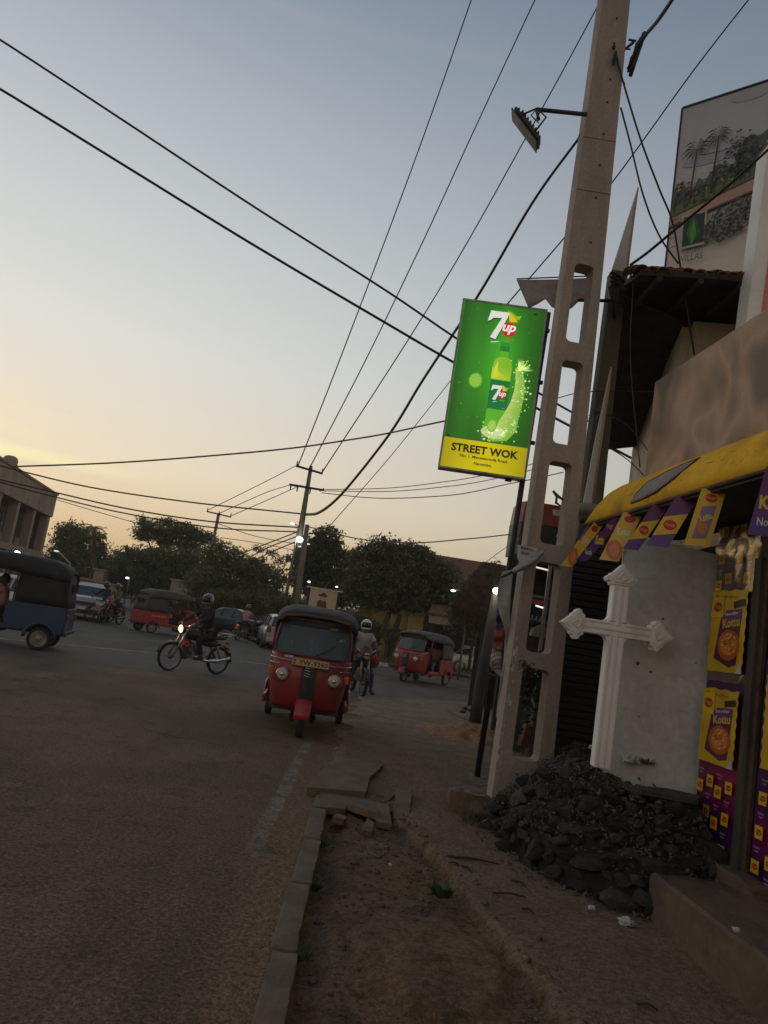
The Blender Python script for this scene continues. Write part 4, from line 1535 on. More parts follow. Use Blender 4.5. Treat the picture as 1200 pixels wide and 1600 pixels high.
# pebbles in the dirt: countless
lit_ = MB()
r_ = random.Random(44)
for k in range(1400):
    y = r_.uniform(2.6, 8.6)
    x = r_.uniform(-0.05, 1.6) if r_.random() < .7 else path_edge_x(y) + r_.gauss(0, .08)
    a, s_ = r_.uniform(0, 6.3), r_.uniform(.004, .016)
    z = (-0.045 + 0.03 * noise.noise((x * 1.3, y * 1.3, 0)) + 0.02 * noise.noise((x * 5.5, y * 5.5, 3)) if x < path_edge_x(y) else .034) + .004
    d1, d2 = Vector((math.cos(a), math.sin(a), r_.uniform(-.2, .3))) * s_, Vector((-math.sin(a), math.cos(a), r_.uniform(-.2, .3))) * s_ * .45
    c_ = Vector((x, y, z))
    lit_.add([c_ - d1, c_ - d2, c_ + d1, c_ + d2], [(0, 1, 2, 3)])
lo_ = lit_.build('leaf_litter', mat('dry_leaf', (.05, .032, .02), (.09, .06, .035), 20, .9), kind='stuff')
tag(lo_, 'dry leaf litter and dark crumbs strewn over the footpath', 'leaf litter')
pe = []
rs = random.Random(9)
pm = MB()
for k in range(900):
    y = rs.uniform(2.6, 7.4)
    x = rs.uniform(-0.05, path_edge_x(y) + rs.uniform(-.1, .25))
    s_ = rs.uniform(0.004, 0.014) if rs.random() < .93 else rs.uniform(0.015, 0.03)
    n = noise.noise((x * 1.3, y * 1.3, 0)); n2 = noise.noise((x * 5.5, y * 5.5, 3))
    z = -0.045 + 0.03 * n + 0.02 * n2 if x < path_edge_x(y) else 0.022
    if x < .09:
        z -= 0.03
    pm.ell((x, y, z + s_ * .3), (s_, s_ * rs.uniform(.6, 1), s_ * .6), 5, 3)
po = pm.build('gravel', mat('pebbles', (0.16, 0.125, 0.10), (0.06, 0.045, 0.036), 30, 0.9))
po['kind'] = 'stuff'
tag(po, 'loose pebbles and crumbs scattered over the dirt footpath', 'gravel')
weed_m = mat('weed_leaf', (0.055, 0.085, 0.025), (0.035, 0.05, 0.018), 12, 0.7)


def weed(label, p, n, h, spread, seed=0, m=None):
    r_ = random.Random(seed)
    mb = MB()
    for k in range(n):
        a = r_.uniform(0, 6.28)
        l_ = h * r_.uniform(.5, 1)
        d = Vector((math.cos(a), math.sin(a), 0))
        b0 = d * r_.uniform(0, spread)
        tip = b0 + d * l_ * r_.uniform(.4, .9) + Vector((0, 0, l_ * r_.uniform(.4, 1)))
        s_ = Vector((-d.y, d.x, 0)) * l_ * 0.16
        mid = (b0 + tip) / 2 + Vector((0, 0, l_ * .1))
        mb.add([b0, mid - s_, tip, mid + s_], [(0, 1, 2, 3)])
    o = mb.build('weed', m or weed_m, loc=p)
    return tag(o, label, 'weed', 'weeds of the footpath')


weed('green weed tuft growing in the middle of the dirt footpath', gr(688, 1402, -.02), 110, 0.10, 0.045, 1)
weed('dark weed growing beside the kerb joint', gr(487, 1393, -.06), 60, 0.08, 0.04, 2)
for k, (x, y, lab) in enumerate([(470, 1500, 'low dark weed in the gully at the near end of the kerb'), (500, 1322, 'low dark weed in the gully near the far end of the kerb'), (700, 1290, 'dry tuft where the path meets the foot of the plinth'), (905, 1168, 'dry tuft on top of the rubble left of the cross'), (1010, 1195, 'dry tuft on top of the rubble right of the cross')]):
    weed(lab, gr(x, y, -.05) if k < 3 else at(x, y, 6.5 - (k == 4) * .5), 45, .07, .05, 20 + k, None if k < 2 else mat('dry_weed', (0.13, 0.12, 0.09), (0.07, 0.06, 0.045), 12, .8))
for k, (x, y, lab) in enumerate([(745, 1285, 'pale trampled weeds at the foot of the concrete plinth'), (720, 1262, 'pale weeds left of the concrete plinth')]):
    weed(lab, gr(x, y, .02), 90, 0.09, 0.16, 5 + k, mat('dry_weed', (0.13, 0.12, 0.09), (0.07, 0.06, 0.045), 12, .8))

# the white cross
CO = at(938, 1194, 5.85)
cz = -0.02
cross = thing('stone_cross', 'white painted concrete cross with budded ends standing on the rubble heap', 'cross', (CO.x, CO.y, CO.z + cz), rad(-4))
wp = mat('white_painted_concrete', (0.90, 0.86, 0.82), (0.74, 0.70, 0.66), 3.0, 0.8, bump=0.4, dirt=0.42, dirtc=(0.36, 0.31, 0.27), streak=(1, 1, .4))
Hc = at(975, 885, 5.85).z - cross.location.z      # full height
Wl, Wr = -0.395, 0.40
AZ = at(960, 984, 5.85).z - cross.location.z      # height of the arm
mb = MB()
t2 = 0.058
F0 = frame((0, -0.06, 0), (1, 0, 0), (0, 0, 1))


def band(mb, x0, z0, x1, z1, th=0.12, f=F0, dz=0.0):
    mb.prism([(x0, z0), (x1, z0), (x1, z1), (x0, z1)], Matrix.Translation((0, dz, 0)) @ f, -th)


mb = MB()
band(mb, -0.062, 0.0, 0.062, AZ - 0.055)
mb.build('shaft', wp, cross, bevel=0.006)
mb = MB(); band(mb, -0.062, AZ + 0.055, 0.062, Hc - 0.155); mb.build('upper_arm', wp, cross, bevel=0.006)
mb = MB(); band(mb, Wl + 0.13, AZ - 0.054, Wr - 0.13, AZ + 0.054); mb.build('cross_arm', wp, cross, bevel=0.006)
# raised ribs along the arms and shaft
for (x0, z0, x1, z1) in ((-0.058, 0.0, -0.036, AZ - 0.06), (0.036, 0.0, 0.058, AZ - 0.06), (-0.012, 0.0, 0.012, AZ - 0.03), (-0.058, AZ + 0.06, -0.036, Hc - 0.17), (0.036, AZ + 0.06, 0.058, Hc - 0.17),
                         (-0.012, AZ + 0.03, 0.012, Hc - 0.17), (Wl + 0.14, AZ + 0.034, -0.06, AZ + 0.052), (Wl + 0.14, AZ - 0.052, -0.06, AZ - 0.034),
                         (0.06, AZ + 0.034, Wr - 0.14, AZ + 0.052), (0.06, AZ - 0.052, Wr - 0.14, AZ - 0.034), (Wl + 0.16, AZ - 0.011, Wr - 0.16, AZ + 0.011)):
    mb = MB(); mb.prism([(x0, z0), (x1, z0), (x1, z1), (x0, z1)], frame((0, -0.0605, 0), (1, 0, 0), (0, 0, 1)), 0.009); mb.build('rib', wp, cross, bevel=0.003)
# fillets in the four corners
for sx in (-1, 1):
    for sz in (-1, 1):
        mb = MB()
        c0 = (sx * 0.061, AZ + sz * 0.053)
        pts = [c0, (c0[0] + sx * 0.05, c0[1]), (c0[0] + sx * 0.022, c0[1] + sz * 0.012), (c0[0] + sx * 0.012, c0[1] + sz * 0.022), (c0[0], c0[1] + sz * 0.05)]
        if sx * sz < 0:
            pts = pts[::-1]
        mb.prism(pts, frame((0, -0.05, 0), (1, 0, 0), (0, 0, 1)), -0.10)
        mb.build('fillet', wp, cross)
# budded ends: stepped trefoil with a pointed tip, twice as deep plate and a raised plate on it
bud = [(-0.075, 0.0), (-0.085, 0.022), (-0.108, 0.030), (-0.118, 0.052), (-0.102, 0.070), (-0.088, 0.074), (-0.080, 0.092), (-0.060, 0.100), (0.0, 0.168),
       (0.060, 0.100), (0.080, 0.092), (0.088, 0.074), (0.102, 0.070), (0.118, 0.052), (0.108, 0.030), (0.085, 0.022), (0.075, 0.0)]
for nm, ox, oz, ang in (('end_bud', 0, Hc - 0.155, 0), ('end_bud', Wl + 0.15, AZ, 90), ('end_bud', Wr - 0.15, AZ, -90)):
    ca_, sa_ = math.cos(rad(ang)), math.sin(rad(ang))
    R2 = lambda p, s=1.0, o=0.0: (ox + (p[0] * s) * ca_ - (p[1] * s + o) * sa_, oz + (p[0] * s) * sa_ + (p[1] * s + o) * ca_)
    mb = MB(); mb.prism([R2(p) for p in bud], frame((0, -0.068, 0), (1, 0, 0), (0, 0, 1)), -0.136)
    ob = mb.build(nm, wp, cross, bevel=0.004)
    mb = MB(); mb.prism([R2(p, 0.74, 0.018) for p in bud], frame((0, -0.0675, 0), (1, 0, 0), (0, 0, 1)), 0.010)
    mb.build('raised_plate', wp, ob, bevel=0.003)
    mb = MB()
    mb.tube([tuple(v) for v in [(*[R2((-0.03, 0.05))[0]], -0.078, R2((-0.03, 0.05))[1]), (R2((0, 0.10))[0], -0.08, R2((0, 0.10))[1]), (R2((0.03, 0.05))[0], -0.078, R2((0.03, 0.05))[1]), (R2((0, 0.03))[0], -0.078, R2((0, 0.03))[1])]], 0.006, 5, closed=True)
    mb.build('bud_relief', wp, ob)

# grey wall panel behind the cross; dark side of the shop
C = Vector((2.67, 5.92, 0))
pan_l = Vector((1.95, 6.11, 0))
gw = thing('grey_wall', 'flat grey plastered wall panel behind the cross, left of the noodle posters', 'wall', (pan_l.x, pan_l.y, 0.35))
dx = (C - pan_l); L = dx.length
gwm = mat('grey_plaster', (0.60, 0.59, 0.57), (0.46, 0.45, 0.435), 1.4, 0.85, bump=0.35, dirt=0.28, dirtc=(0.26, 0.225, 0.195))
fr_ = frame((0, 0, 0), dx, (0, 0, 1))
MB().prism([(0, 0), (L, 0), (L + .003, 2.17), (L * .5, 2.22), (0.0, 2.28)], fr_, -0.08).build('panel', gwm, gw, bevel=0.004)
for k, (x_, z_, s_) in enumerate([(0.35, 1.62, .02), (0.25, .85, .012), (0.62, 1.32, .012), (0.20, 1.25, .03), (.3, 1.2, .02)]):
    MB().cyl(fr_ @ Vector((x_, z_, 0.002)), fr_ @ Vector((x_, z_, -0.004)), s_ * .5, n=7).build('pockmark', dark_conc, gw)

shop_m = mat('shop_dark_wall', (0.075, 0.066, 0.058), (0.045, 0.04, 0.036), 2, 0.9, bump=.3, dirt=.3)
shop = thing('corner_shop', 'dark shop front under the yellow awning, with a closed slatted shutter beside the cross', 'shop', (2.67, 5.92, 0))
SO = Vector((2.67, 5.92, 0))
dirf = Vector((0.12, -1.0, 0)).normalized()       # along the front towards the viewer
# side wall behind the heap with a slatted shutter
for k in range(34):
    z = 0.45 + k * 0.07
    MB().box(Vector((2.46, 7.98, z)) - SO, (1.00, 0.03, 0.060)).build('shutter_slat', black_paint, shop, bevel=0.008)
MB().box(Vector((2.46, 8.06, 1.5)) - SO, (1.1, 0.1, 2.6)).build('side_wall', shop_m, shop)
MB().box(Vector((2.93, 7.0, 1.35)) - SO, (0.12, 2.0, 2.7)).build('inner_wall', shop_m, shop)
# front wall behind the posters, dark interior bays
for k in range(5):
    a = SO + dirf * (0.02 + k * 0.62)
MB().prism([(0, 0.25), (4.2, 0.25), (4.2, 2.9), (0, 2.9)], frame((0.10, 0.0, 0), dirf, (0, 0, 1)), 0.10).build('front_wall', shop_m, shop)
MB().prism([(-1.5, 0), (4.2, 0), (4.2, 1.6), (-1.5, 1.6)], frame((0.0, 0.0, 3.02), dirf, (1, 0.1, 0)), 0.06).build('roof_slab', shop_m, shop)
MB().box((0.02, -0.60, 1.35), (0.08, 0.10, 2.2)).build('door_post', bark, shop)

# concrete block (step) in front of the shop
st = rough_block((0, 0, 0), (1.6, 4.3, 0.34), 31, 0.012, 16)
st.materials.append(mat('step_concrete', (0.135, 0.088, 0.054), (0.088, 0.058, 0.037), 3, 0.9, bump=.8, dirt=.35, dirtc=(0.04, 0.03, 0.025)))
so = bpy.data.objects.new('concrete_step', st)
col.objects.link(so)
so.location = (2.97, 3.14, 0.13)
so.rotation_euler.z = rad(3.5)
tag(so, 'worn concrete step block at the lower right, in front of the noodle posters', 'step')
s2 = rough_block((0, 0, 0), (0.5, 0.9, 0.14), 37, 0.02, 8)
s2.materials.append(MATS['step_concrete'])
so2 = bpy.data.objects.new('concrete_sill', s2)
col.objects.link(so2)
so2.location = (2.78, 5.35, 0.30)
so2.rotation_euler.z = rad(6)
tag(so2, 'broken concrete sill under the foot of the purple poster', 'sill')

# ------------------------------------------------------------------ posters on the shop front
P_RED, P_YEL, P_PUR, P_DPUR, P_MAG = (206, 34, 30), (250, 205, 30), (92, 40, 128), (50, 16, 70), (170, 20, 90)


def maggi(S, cx, cy, s):
    S.poly([(cx - s * .5, cy - s * .5), (cx + s * .5, cy - s * .5), (cx + s * .5, cy + s * .5), (cx - s * .5, cy + s * .5)], P_YEL)
    S.ellipse(cx, cy, s * .37, s * .24, P_RED, 14)
    S.text('Maggi', cx, cy, w_=s * .58, h_=s * .22, c=(250, 220, 60))


def pack(S, x0, y0, w_, h_):
    """noodle packet picture in a jagged yellow field"""
    n = 14
    pts = []
    for i in range(n + 1):
        pts.append((x0 - .004 + (0.016 if i % 2 else 0), y0 + h_ * i / n))
    for i in range(6):
        pts.append((x0 + w_ * (i + 1) / 6 - .01, y0 + h_ + (0.012 if i % 2 else 0)))
    for i in range(n + 1):
        pts.append((x0 + w_ - (0.014 if i % 2 else 0), y0 + h_ - h_ * i / n))
    S.poly(pts, (236, 190, 24))
    S.text('Paththe', x0 + w_ * .42, y0 + h_ * .93, w_=w_ * .62, h_=h_ * .045, c=(90, 30, 20))
    S.poly([(x0 + w_ * .18, y0 + h_ * .16), (x0 + w_ * .62, y0 + h_ * .06), (x0 + w_ * .82, y0 + h_ * .10), (x0 + w_ * .88, y0 + h_ * .78), (x0 + w_ * .46, y0 + h_ * .76), (x0 + w_ * .30, y0 + h_ * .66)], (92, 40, 70))
    S.poly([(x0 + w_ * .30, y0 + h_ * .66), (x0 + w_ * .46, y0 + h_ * .76), (x0 + w_ * .88, y0 + h_ * .78), (x0 + w_ * .84, y0 + h_ * .62), (x0 + w_ * .36, y0 + h_ * .52)], (128, 60, 130))
    S.text('Kottu', x0 + w_ * .60, y0 + h_ * .61, w_=w_ * .46, h_=h_ * .12, c=(240, 200, 40), bold=0.03, rot=0.12)
    S.text('Noodles', x0 + w_ * .60, y0 + h_ * .72, w_=w_ * .36, h_=h_ * .04, c=(240, 240, 240), bold=0.02, rot=0.12)
    S.ellipse(x0 + w_ * .58, y0 + h_ * .33, w_ * .30, h_ * .19, (214, 96, 30), 22)
    S.ellipse(x0 + w_ * .58, y0 + h_ * .34, w_ * .23, h_ * .14, (236, 142, 50), 18)
    r_ = random.Random(4)
    for k in range(26):
        a, q_ = r_.uniform(0, 6.28), r_.random() ** .5
        S.ellipse(x0 + w_ * (.58 + .22 * q_ * math.cos(a)), y0 + h_ * (.34 + .13 * q_ * math.sin(a)), w_ * .03, h_ * .012, r_.choice([(200, 50, 30), (90, 140, 40), (250, 210, 120), (160, 70, 30)]), 6, new=(k == 0))
    maggi(S, x0 + w_ * .20, y0 + h_ * .80, w_ * .34)
    S.poly([(x0 + w_ * .66, y0 + h_ * .78), (x0 + w_ * .96, y0 + h_ * .82), (x0 + w_ * .93, y0 + h_ * .90), (x0 + w_ * .64, y0 + h_ * .86)], (50, 24, 50))
    S.poly([(x0 + w_ * .82, y0), (x0 + w_ * .99, y0), (x0 + w_ * .96, y0 + h_ * .13)], (220, 218, 220))


def poster_column(name, label, org, xdir, W_, z0, z1, packs, slant=0.0, seed=1):
    o = thing(name, label, 'poster', (org.x, org.y, 0))
    fr_ = frame((0, 0, 0), xdir, (0, 0, 1))
    H_ = z1 - z0
    MB().prism([(0, z0), (W_, z0 - slant), (W_, z1), (0, z1)], fr_, -0.012).build('backing_board', mat('board_backing', (0.12, 0.08, 0.1), (0.08, .06, .07), 5, .8), o)
    S = Sheet(0.0005)
    n = 12
    for i in range(2):
        for j in range(n):
            def cc(ii, jj):
                v = jj / n
                t = math.exp(-((v - 0.22) / 0.085) ** 2) * (0.4 + 0.6 * ii / 2)
                return tuple(int(a + (b - a) * t) for a, b in zip((74, 28, 92), (196, 18, 84)))
            zl = lambda ii, jj: z0 - slant * ii / 2 + (H_ + slant * ii / 2) * jj / n
            S.poly([(W_ * i / 2, zl(i, j)), (W_ * (i + 1) / 2, zl(i + 1, j)), (W_ * (i + 1) / 2, zl(i + 1, j + 1)), (W_ * i / 2, zl(i, j + 1))], None, new=False,
                   cols=[cc(i, j), cc(i + 1, j), cc(i + 1, j + 1), cc(i, j + 1)])
    rows = int(H_ / 0.105)
    for r_ in range(rows):
        for c_ in range(5):
            x = W_ * (0.13 + c_ * 0.21)
            z = z1 - 0.05 - r_ * 0.105 - (c_ % 2) * 0.052 - c_ * slant * 0.06
            if z < z0 + .04 - slant * c_ / 4 or x > W_ - .03:
                continue
            if any(a - .06 < z < b + .05 for a, b in packs):
                continue
            if (r_ + c_) % 2 == 0:
                maggi(S, x, z, 0.082)
            else:
                S.text('Paththe', x, z + .012, w_=0.062, h_=0.013, c=(216, 200, 224))
                S.text('rasai', x, z - .010, w_=0.036, h_=0.013, c=(216, 200, 224))
    for a, b in packs:
        pack(S, W_ * .10, a, W_ * .80, b - a)
    S.build('printed_sheet', printmat('glossy_print', rough=0.28, wear=0.55), o, frame((fr_ @ Vector((0, 0, 0.0012))), xdir, (0, 0, 1)))
    return o


z_of = lambda x, y, Y: at(x, y, Y).z
A0 = SO + Vector((-0.05, -0.03, 0))
pc1 = poster_column('noodle_poster', 'tall purple and yellow noodle poster column right of the grey wall', A0, dirf, 0.56, 0.38, 2.74, [(1.63, 2.22), (0.98, 1.50)], 0.03)
# crinkled clear film over the upper half of the poster
fr_ = frame((A0.x, A0.y, 0), dirf, (0, 0, 1))
rows = []
for j in range(30):
    row = []
    for i in range(14):
        p = fr_ @ Vector((i / 13 * 0.56, 1.56 + j / 29 * 1.16, 0.020 + 0.022 * noise.noise((i * .55, j * .35, 1)) + 0.013 * noise.noise((i * 1.5, j * .9, 4))))
        row.append(p - A0)
    rows.append(row)
film = MB().grid(rows)
fm = bpy.data.materials.new('clear_film')
fm.use_nodes = True
t = NT(fm.node_tree); t.n.clear()
g_ = t.new('ShaderNodeBsdfGlossy'); g_.inputs['Roughness'].default_value = 0.22; g_.inputs['Color'].default_value = (.95, .80, .52, 1)
tr_ = t.new('ShaderNodeBsdfTransparent')
tr_.inputs[0].default_value = (0.86, 0.84, 0.80, 1)
mx = t.new('ShaderNodeMixShader')
lw = t.new('ShaderNodeLayerWeight'); lw.inputs[0].default_value = 0.45
t.put(mx.inputs[0], t.m('ADD', t.m('MULTIPLY', lw.outputs['Facing'], 0.55), 0.05))
t.l.new(tr_.outputs[0], mx.inputs[1]); t.l.new(g_.outputs[0], mx.inputs[2])
t.l.new(mx.outputs[0], t.new('ShaderNodeOutputMaterial').inputs[0])
fo = film.build('plastic_film', fm, loc=A0)
tag(fo, 'crinkled clear plastic film hanging over the upper noodle poster', 'plastic film')
A1 = SO + dirf * 0.72 + Vector((-0.05, 0, 0))
poster_column('noodle_poster', 'second purple noodle poster cut off by the right edge of the photograph', A1, dirf, 0.62, 0.34, 1.75, [(1.05, 1.65)], 0.03)
MB().prism([(0, .3), (0.12, .3), (0.12, 2.7), (0, 2.7)], frame(dirf * 0.57 + Vector((-.04, 0, 0)), dirf, (0, 0, 1)), 0.03).build('dark_post', rust, shop)

# ------------------------------------------------------------------ yellow awning with bunting
YA = mat('weathered_yellow', (0.90, 0.48, 0.022), (0.70, 0.37, 0.018), 2.5, 0.75, spec=.2, bump=.3, dirt=.30, dirtc=(0.15, 0.11, 0.05))
aw0, aw1 = Vector((1.90, 7.10, 2.80)), Vector((2.27, 3.55, 2.80))
dA = (aw1 - aw0).normalized()
nA = Vector((-dA.y, dA.x, 0)) * -1       # towards the street
if nA.x > 0:
    nA = -nA
aw = thing('shop_awning', 'long weathered yellow box awning with a torn grey patch above the shop front', 'awning', aw0)
LA = (aw1 - aw0).length
rows = []
nseg = 40
for j in range(8):
    row = []
    prof = [(0.0, 0.0), (0.03, 0.02), (0.028, 0.09), (0.0, 0.19), (-0.05, 0.27), (-0.12, 0.33), (-0.22, 0.36), (-0.62, 0.38)]
    off, z = prof[j]
    for i in range(nseg + 1):
        s_ = i / nseg * LA
        endc = min(1, s_ / 0.45)
        k_ = math.sqrt(max(0, 1 - (1 - endc) ** 2))
        p = dA * s_ + nA * (off - (1 - k_) * 0.10 * (z / .36)) + Vector((0, 0, z * (0.30 + 0.70 * k_)))
        p += nA * 0.006 * noise.noise((s_ * 3, z * 9, 0))
        row.append(p)
    rows.append(row)
MB().grid(rows).build('fascia', YA, aw, solid=0.01)
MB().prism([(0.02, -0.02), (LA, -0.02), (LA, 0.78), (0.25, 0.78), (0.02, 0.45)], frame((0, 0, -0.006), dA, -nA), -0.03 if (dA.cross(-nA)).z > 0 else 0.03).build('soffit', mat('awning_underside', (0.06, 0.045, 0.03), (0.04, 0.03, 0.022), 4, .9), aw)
MB().tube([Vector((0, 0, -.005)) + nA * .03, dA * LA + nA * .03 + Vector((0, 0, -.005))], 0.014, 6).build('bottom_rail', rust, aw)
# torn grey patch, outlined dark
def on_fascia(s_, v):
    """point on the fascia at length s_, v 0..1 up the curved face"""
    prof = [(0.03, 0.02), (0.028, 0.09), (0.0, 0.19), (-0.05, 0.27), (-0.12, 0.33)]
    t = v * 4; i = min(3, int(t)); f = t - i
    off = prof[i][0] + (prof[i + 1][0] - prof[i][0]) * f
    z = prof[i][1] + (prof[i + 1][1] - prof[i][1]) * f
    return dA * s_ + nA * (off + 0.012) + Vector((0, 0, z))
poly = [(0.90, .18), (0.98, .50), (1.06, .75), (1.60, 1.0), (1.62, .92), (1.50, .50), (1.38, .34)]
grid_ = MB()
rows = []
lo_e = [(1.00, .14), (1.22, .16), (1.44, .24), (1.66, .42), (1.84, .74)]
hi_e = [(1.05, .36), (1.18, .58), (1.40, .70), (1.62, .76), (1.86, .80)]
for e in range(5):
    t = e / 4
    rows.append([on_fascia(lo_e[k][0] + (hi_e[k][0] - lo_e[k][0]) * t, lo_e[k][1] + (hi_e[k][1] - lo_e[k][1]) * t) for k in range(5)])
grid_.grid(rows).build('torn_patch', mat('bare_board', (0.26, 0.23, 0.22), (0.20, 0.17, 0.16), 6, .8, bump=.2), aw, solid=0.004)
edge = [on_fascia(*p) for p in lo_e] + [on_fascia(*p) for p in hi_e[::-1]]
MB().tube(edge, 0.006, 5, closed=True).build('torn_edge', rust, aw)
r_ = random.Random(3)
for k in range(11):
    s0, v0 = r_.uniform(.15, 3.2), r_.uniform(.15, .9)
    pts = [(s0, v0)]
    for q_ in range(5):
        pts.append((pts[-1][0] + r_.uniform(.03, .10), min(1, max(0.05, pts[-1][1] + r_.uniform(-.12, .14)))))
    MB().tube([on_fascia(a, b) - nA * .008 for a, b in pts], 0.0025, 4).build('crack', rust, aw)
# bunting: printed plastic strips hanging from the awning
bm_ = printmat('bunting_print', rough=0.4, wear=0.5)


def bunting(label, s0, w_, ln, kind, skew, z0=0.0, back=0.0, seed=0):
    top = aw0 + dA * s0 + nA * (0.0 - back) + Vector((0, 0, -0.01 + z0))
    o = bpy.data.objects.new('bunting_flag', None)
    col.objects.link(o)
    o.location = top
    tag(o, label, 'bunting', 'printed flags hanging under the awning')
    S = Sheet(0.0008)
    hw = w_ * 0.40
    skew *= 1.35
    def para(y0, y1, c, c2=None, x0=-1, x1=1):
        S.poly([(x0 * hw + skew * y0, y0), (x0 * hw + skew * y1, y1), (x1 * hw + skew * y1, y1), (x1 * hw + skew * y0, y0)], c, cols=None if c2 is None else [c, c2, c2, c])
    if kind == 'purple':
        para(0, -ln, (120, 40, 110), (104, 74, 150))
        S.poly([(-hw + skew * -ln * .42, -ln * .42), (-hw + skew * -ln * .80, -ln * .80), (hw + skew * -ln * .72, -ln * .72), (hw + skew * -ln * .32, -ln * .32)], P_YEL)
        S.ellipse(skew * -ln * .57, -ln * .57, hw * .62, ln * .10, P_RED, 14)
        S.text('Maggi', skew * -ln * .57, -ln * .57, w_=hw * .9, h_=ln * .07, c=(250, 220, 60))
    elif kind == 'yellow':
        para(0, -ln, (240, 196, 60), (238, 200, 90))
        S.ellipse(skew * -ln * .14, -ln * .14, hw * .6, ln * .07, P_RED, 12)
        S.text('Kottu', skew * -ln * .40, -ln * .40, w_=hw * 1.3, h_=ln * .14, c=(250, 240, 200), bold=.03)
        S.ellipse(skew * -ln * .78, -ln * .78, hw * .85, ln * .20, (226, 120, 70), 16)
        S.ellipse(skew * -ln * .78, -ln * .78, hw * .5, ln * .12, (240, 150, 90), 12)
    elif kind == 'pack':
        para(0, -ln, (240, 196, 30), (238, 190, 24))
        S.ellipse(skew * -ln * .16, -ln * .16, hw * .5, ln * .08, P_RED, 12)
        S.text('Maggi', skew * -ln * .16, -ln * .16, w_=hw * .8, h_=ln * .05, c=(250, 220, 60))
        S.poly([(-hw * .5 + skew * -ln * .32, -ln * .32), (-hw * .55 + skew * -ln * .88, -ln * .88), (hw * .55 + skew * -ln * .86, -ln * .86), (hw * .6 + skew * -ln * .28, -ln * .28)], (150, 120, 150))
        S.text('Kottu', skew * -ln * .5, -ln * .5, w_=hw, h_=ln * .12, c=(240, 220, 60), bold=.03, rot=.5)
        S.ellipse(skew * -ln * .68, -ln * .68, hw * .42, ln * .12, (220, 130, 60), 12)
    elif kind == 'big':
        para(0, -ln, (140, 40, 110), (86, 60, 150))
        S.text('Maggi', skew * -ln * .28, -ln * .22, w_=hw * 1.3, h_=ln * .12, c=(226, 210, 226))
        S.text('Kottu', skew * -ln * .52, -ln * .52, w_=hw * 1.7, h_=ln * .20, c=(244, 214, 40), bold=.04)
        S.text('Noodle', skew * -ln * .82, -ln * .80, w_=hw * 1.4, h_=ln * .12, c=(232, 226, 240), bold=.02)
    # hang it as a gently curled strip: bend by rotating rows out of plane
    q = S.build('printed_strip', bm_, o, frame((0, 0, 0), Vector((1, -0.28 - 0.1 * math.sin(seed * 7), 0)).normalized(), (0, 0, 1)))
    for v in q.data.vertices:
        d = -v.co.z
        v.co += Vector((0, -1, 0)) * (0.22 * math.sin(seed * 5) * d)
    # split long ngons so that the bend shows
    md = q.modifiers.new('s', 'SOLIDIFY'); md.thickness = 0.0006
    return o


for (lab, s0, w_, ln, kind, skew) in [
        ('leftmost purple flag of the bunting, nearest the pole', 0.13, 0.10, 0.40, 'purple', 0.35),
        ('narrow pale yellow flag next to the leftmost purple one', 0.30, 0.12, 0.42, 'yellow', 0.40),
        ('narrow dark purple flag curled over above the top of the cross', 0.72, 0.10, 0.40, 'big', 0.45),
        ('pale yellow flag with an orange bowl, just right of the cross top', 0.98, 0.19, 0.42, 'yellow', 0.30),
        ('slim purple flag between the orange bowl flag and the wide purple one', 1.46, 0.14, 0.37, 'purple', 0.38),
        ('wide purple flag with a yellow square in the middle of the bunting', 1.83, 0.18, 0.38, 'purple', 0.36),
        ('bright yellow flag with a noodle packet near the right of the bunting', 2.18, 0.19, 0.40, 'pack', 0.20),
        ('large purple flag with yellow and white lettering at the right edge', 2.92, 0.26, 0.40, 'big', 0.12)]:
    bunting(lab, s0, w_, ln, kind, skew, seed=s0 * 3)

# ------------------------------------------------------------------ blank brown signboard above the awning
sb0, sb1 = Vector((2.19, 6.32, 3.13)), Vector((2.40, 3.9, 3.13))
db = (sb1 - sb0).normalized()
sbd = thing('blank_signboard', 'large blank copper brown signboard with a pale rim above the yellow awning', 'signboard', sb0)
LB = (sb1 - sb0).length
HB = 0.86
bm2 = bpy.data.materials.new('stained_board')
bm2.use_nodes = True
t = NT(bm2.node_tree); t.n.clear()
b_ = t.new('ShaderNodeBsdfPrincipled')
tcn = t.new('ShaderNodeTexCoord').outputs['Object']
mpn = t.new('ShaderNodeMapping'); mpn.inputs['Scale'].default_value = (1, 1.0, 0.8); t.l.new(tcn, mpn.inputs[0])
big = t.noise(mpn.outputs[0], 1.9, 2, .45, .2)
c_ = t.ramp(big, [(0.34, (0.105, 0.062, 0.040)), (0.46, (0.27, 0.16, 0.092)), (0.56, (0.42, 0.255, 0.155)), (0.68, (0.16, 0.097, 0.064))])
c_ = t.mix(.35, c_, t.ramp(t.noise(tcn, 140, 2), [(.3, .3), (.7, .8)]), 'OVERLAY')
t.put(b_.inputs['Base Color'], c_)
b_.inputs['Roughness'].default_value = .6
t.l.new(b_.outputs[0], t.new('ShaderNodeOutputMaterial').inputs[0])
fb_ = frame((0, 0, 0), db, (0, 0, 1))
MB().prism([(0, 0), (LB, 0), (LB, HB), (0, HB)], fb_, 0.06).build('board', bm2, sbd)
for a, b in (((0, 0), (0, HB)), ((0, HB), (LB, HB))):
    MB().tube([fb_ @ Vector((a[0], a[1], -0.01)), fb_ @ Vector((b[0], b[1], -0.01))], 0.012, 6).build('rim', al, sbd)

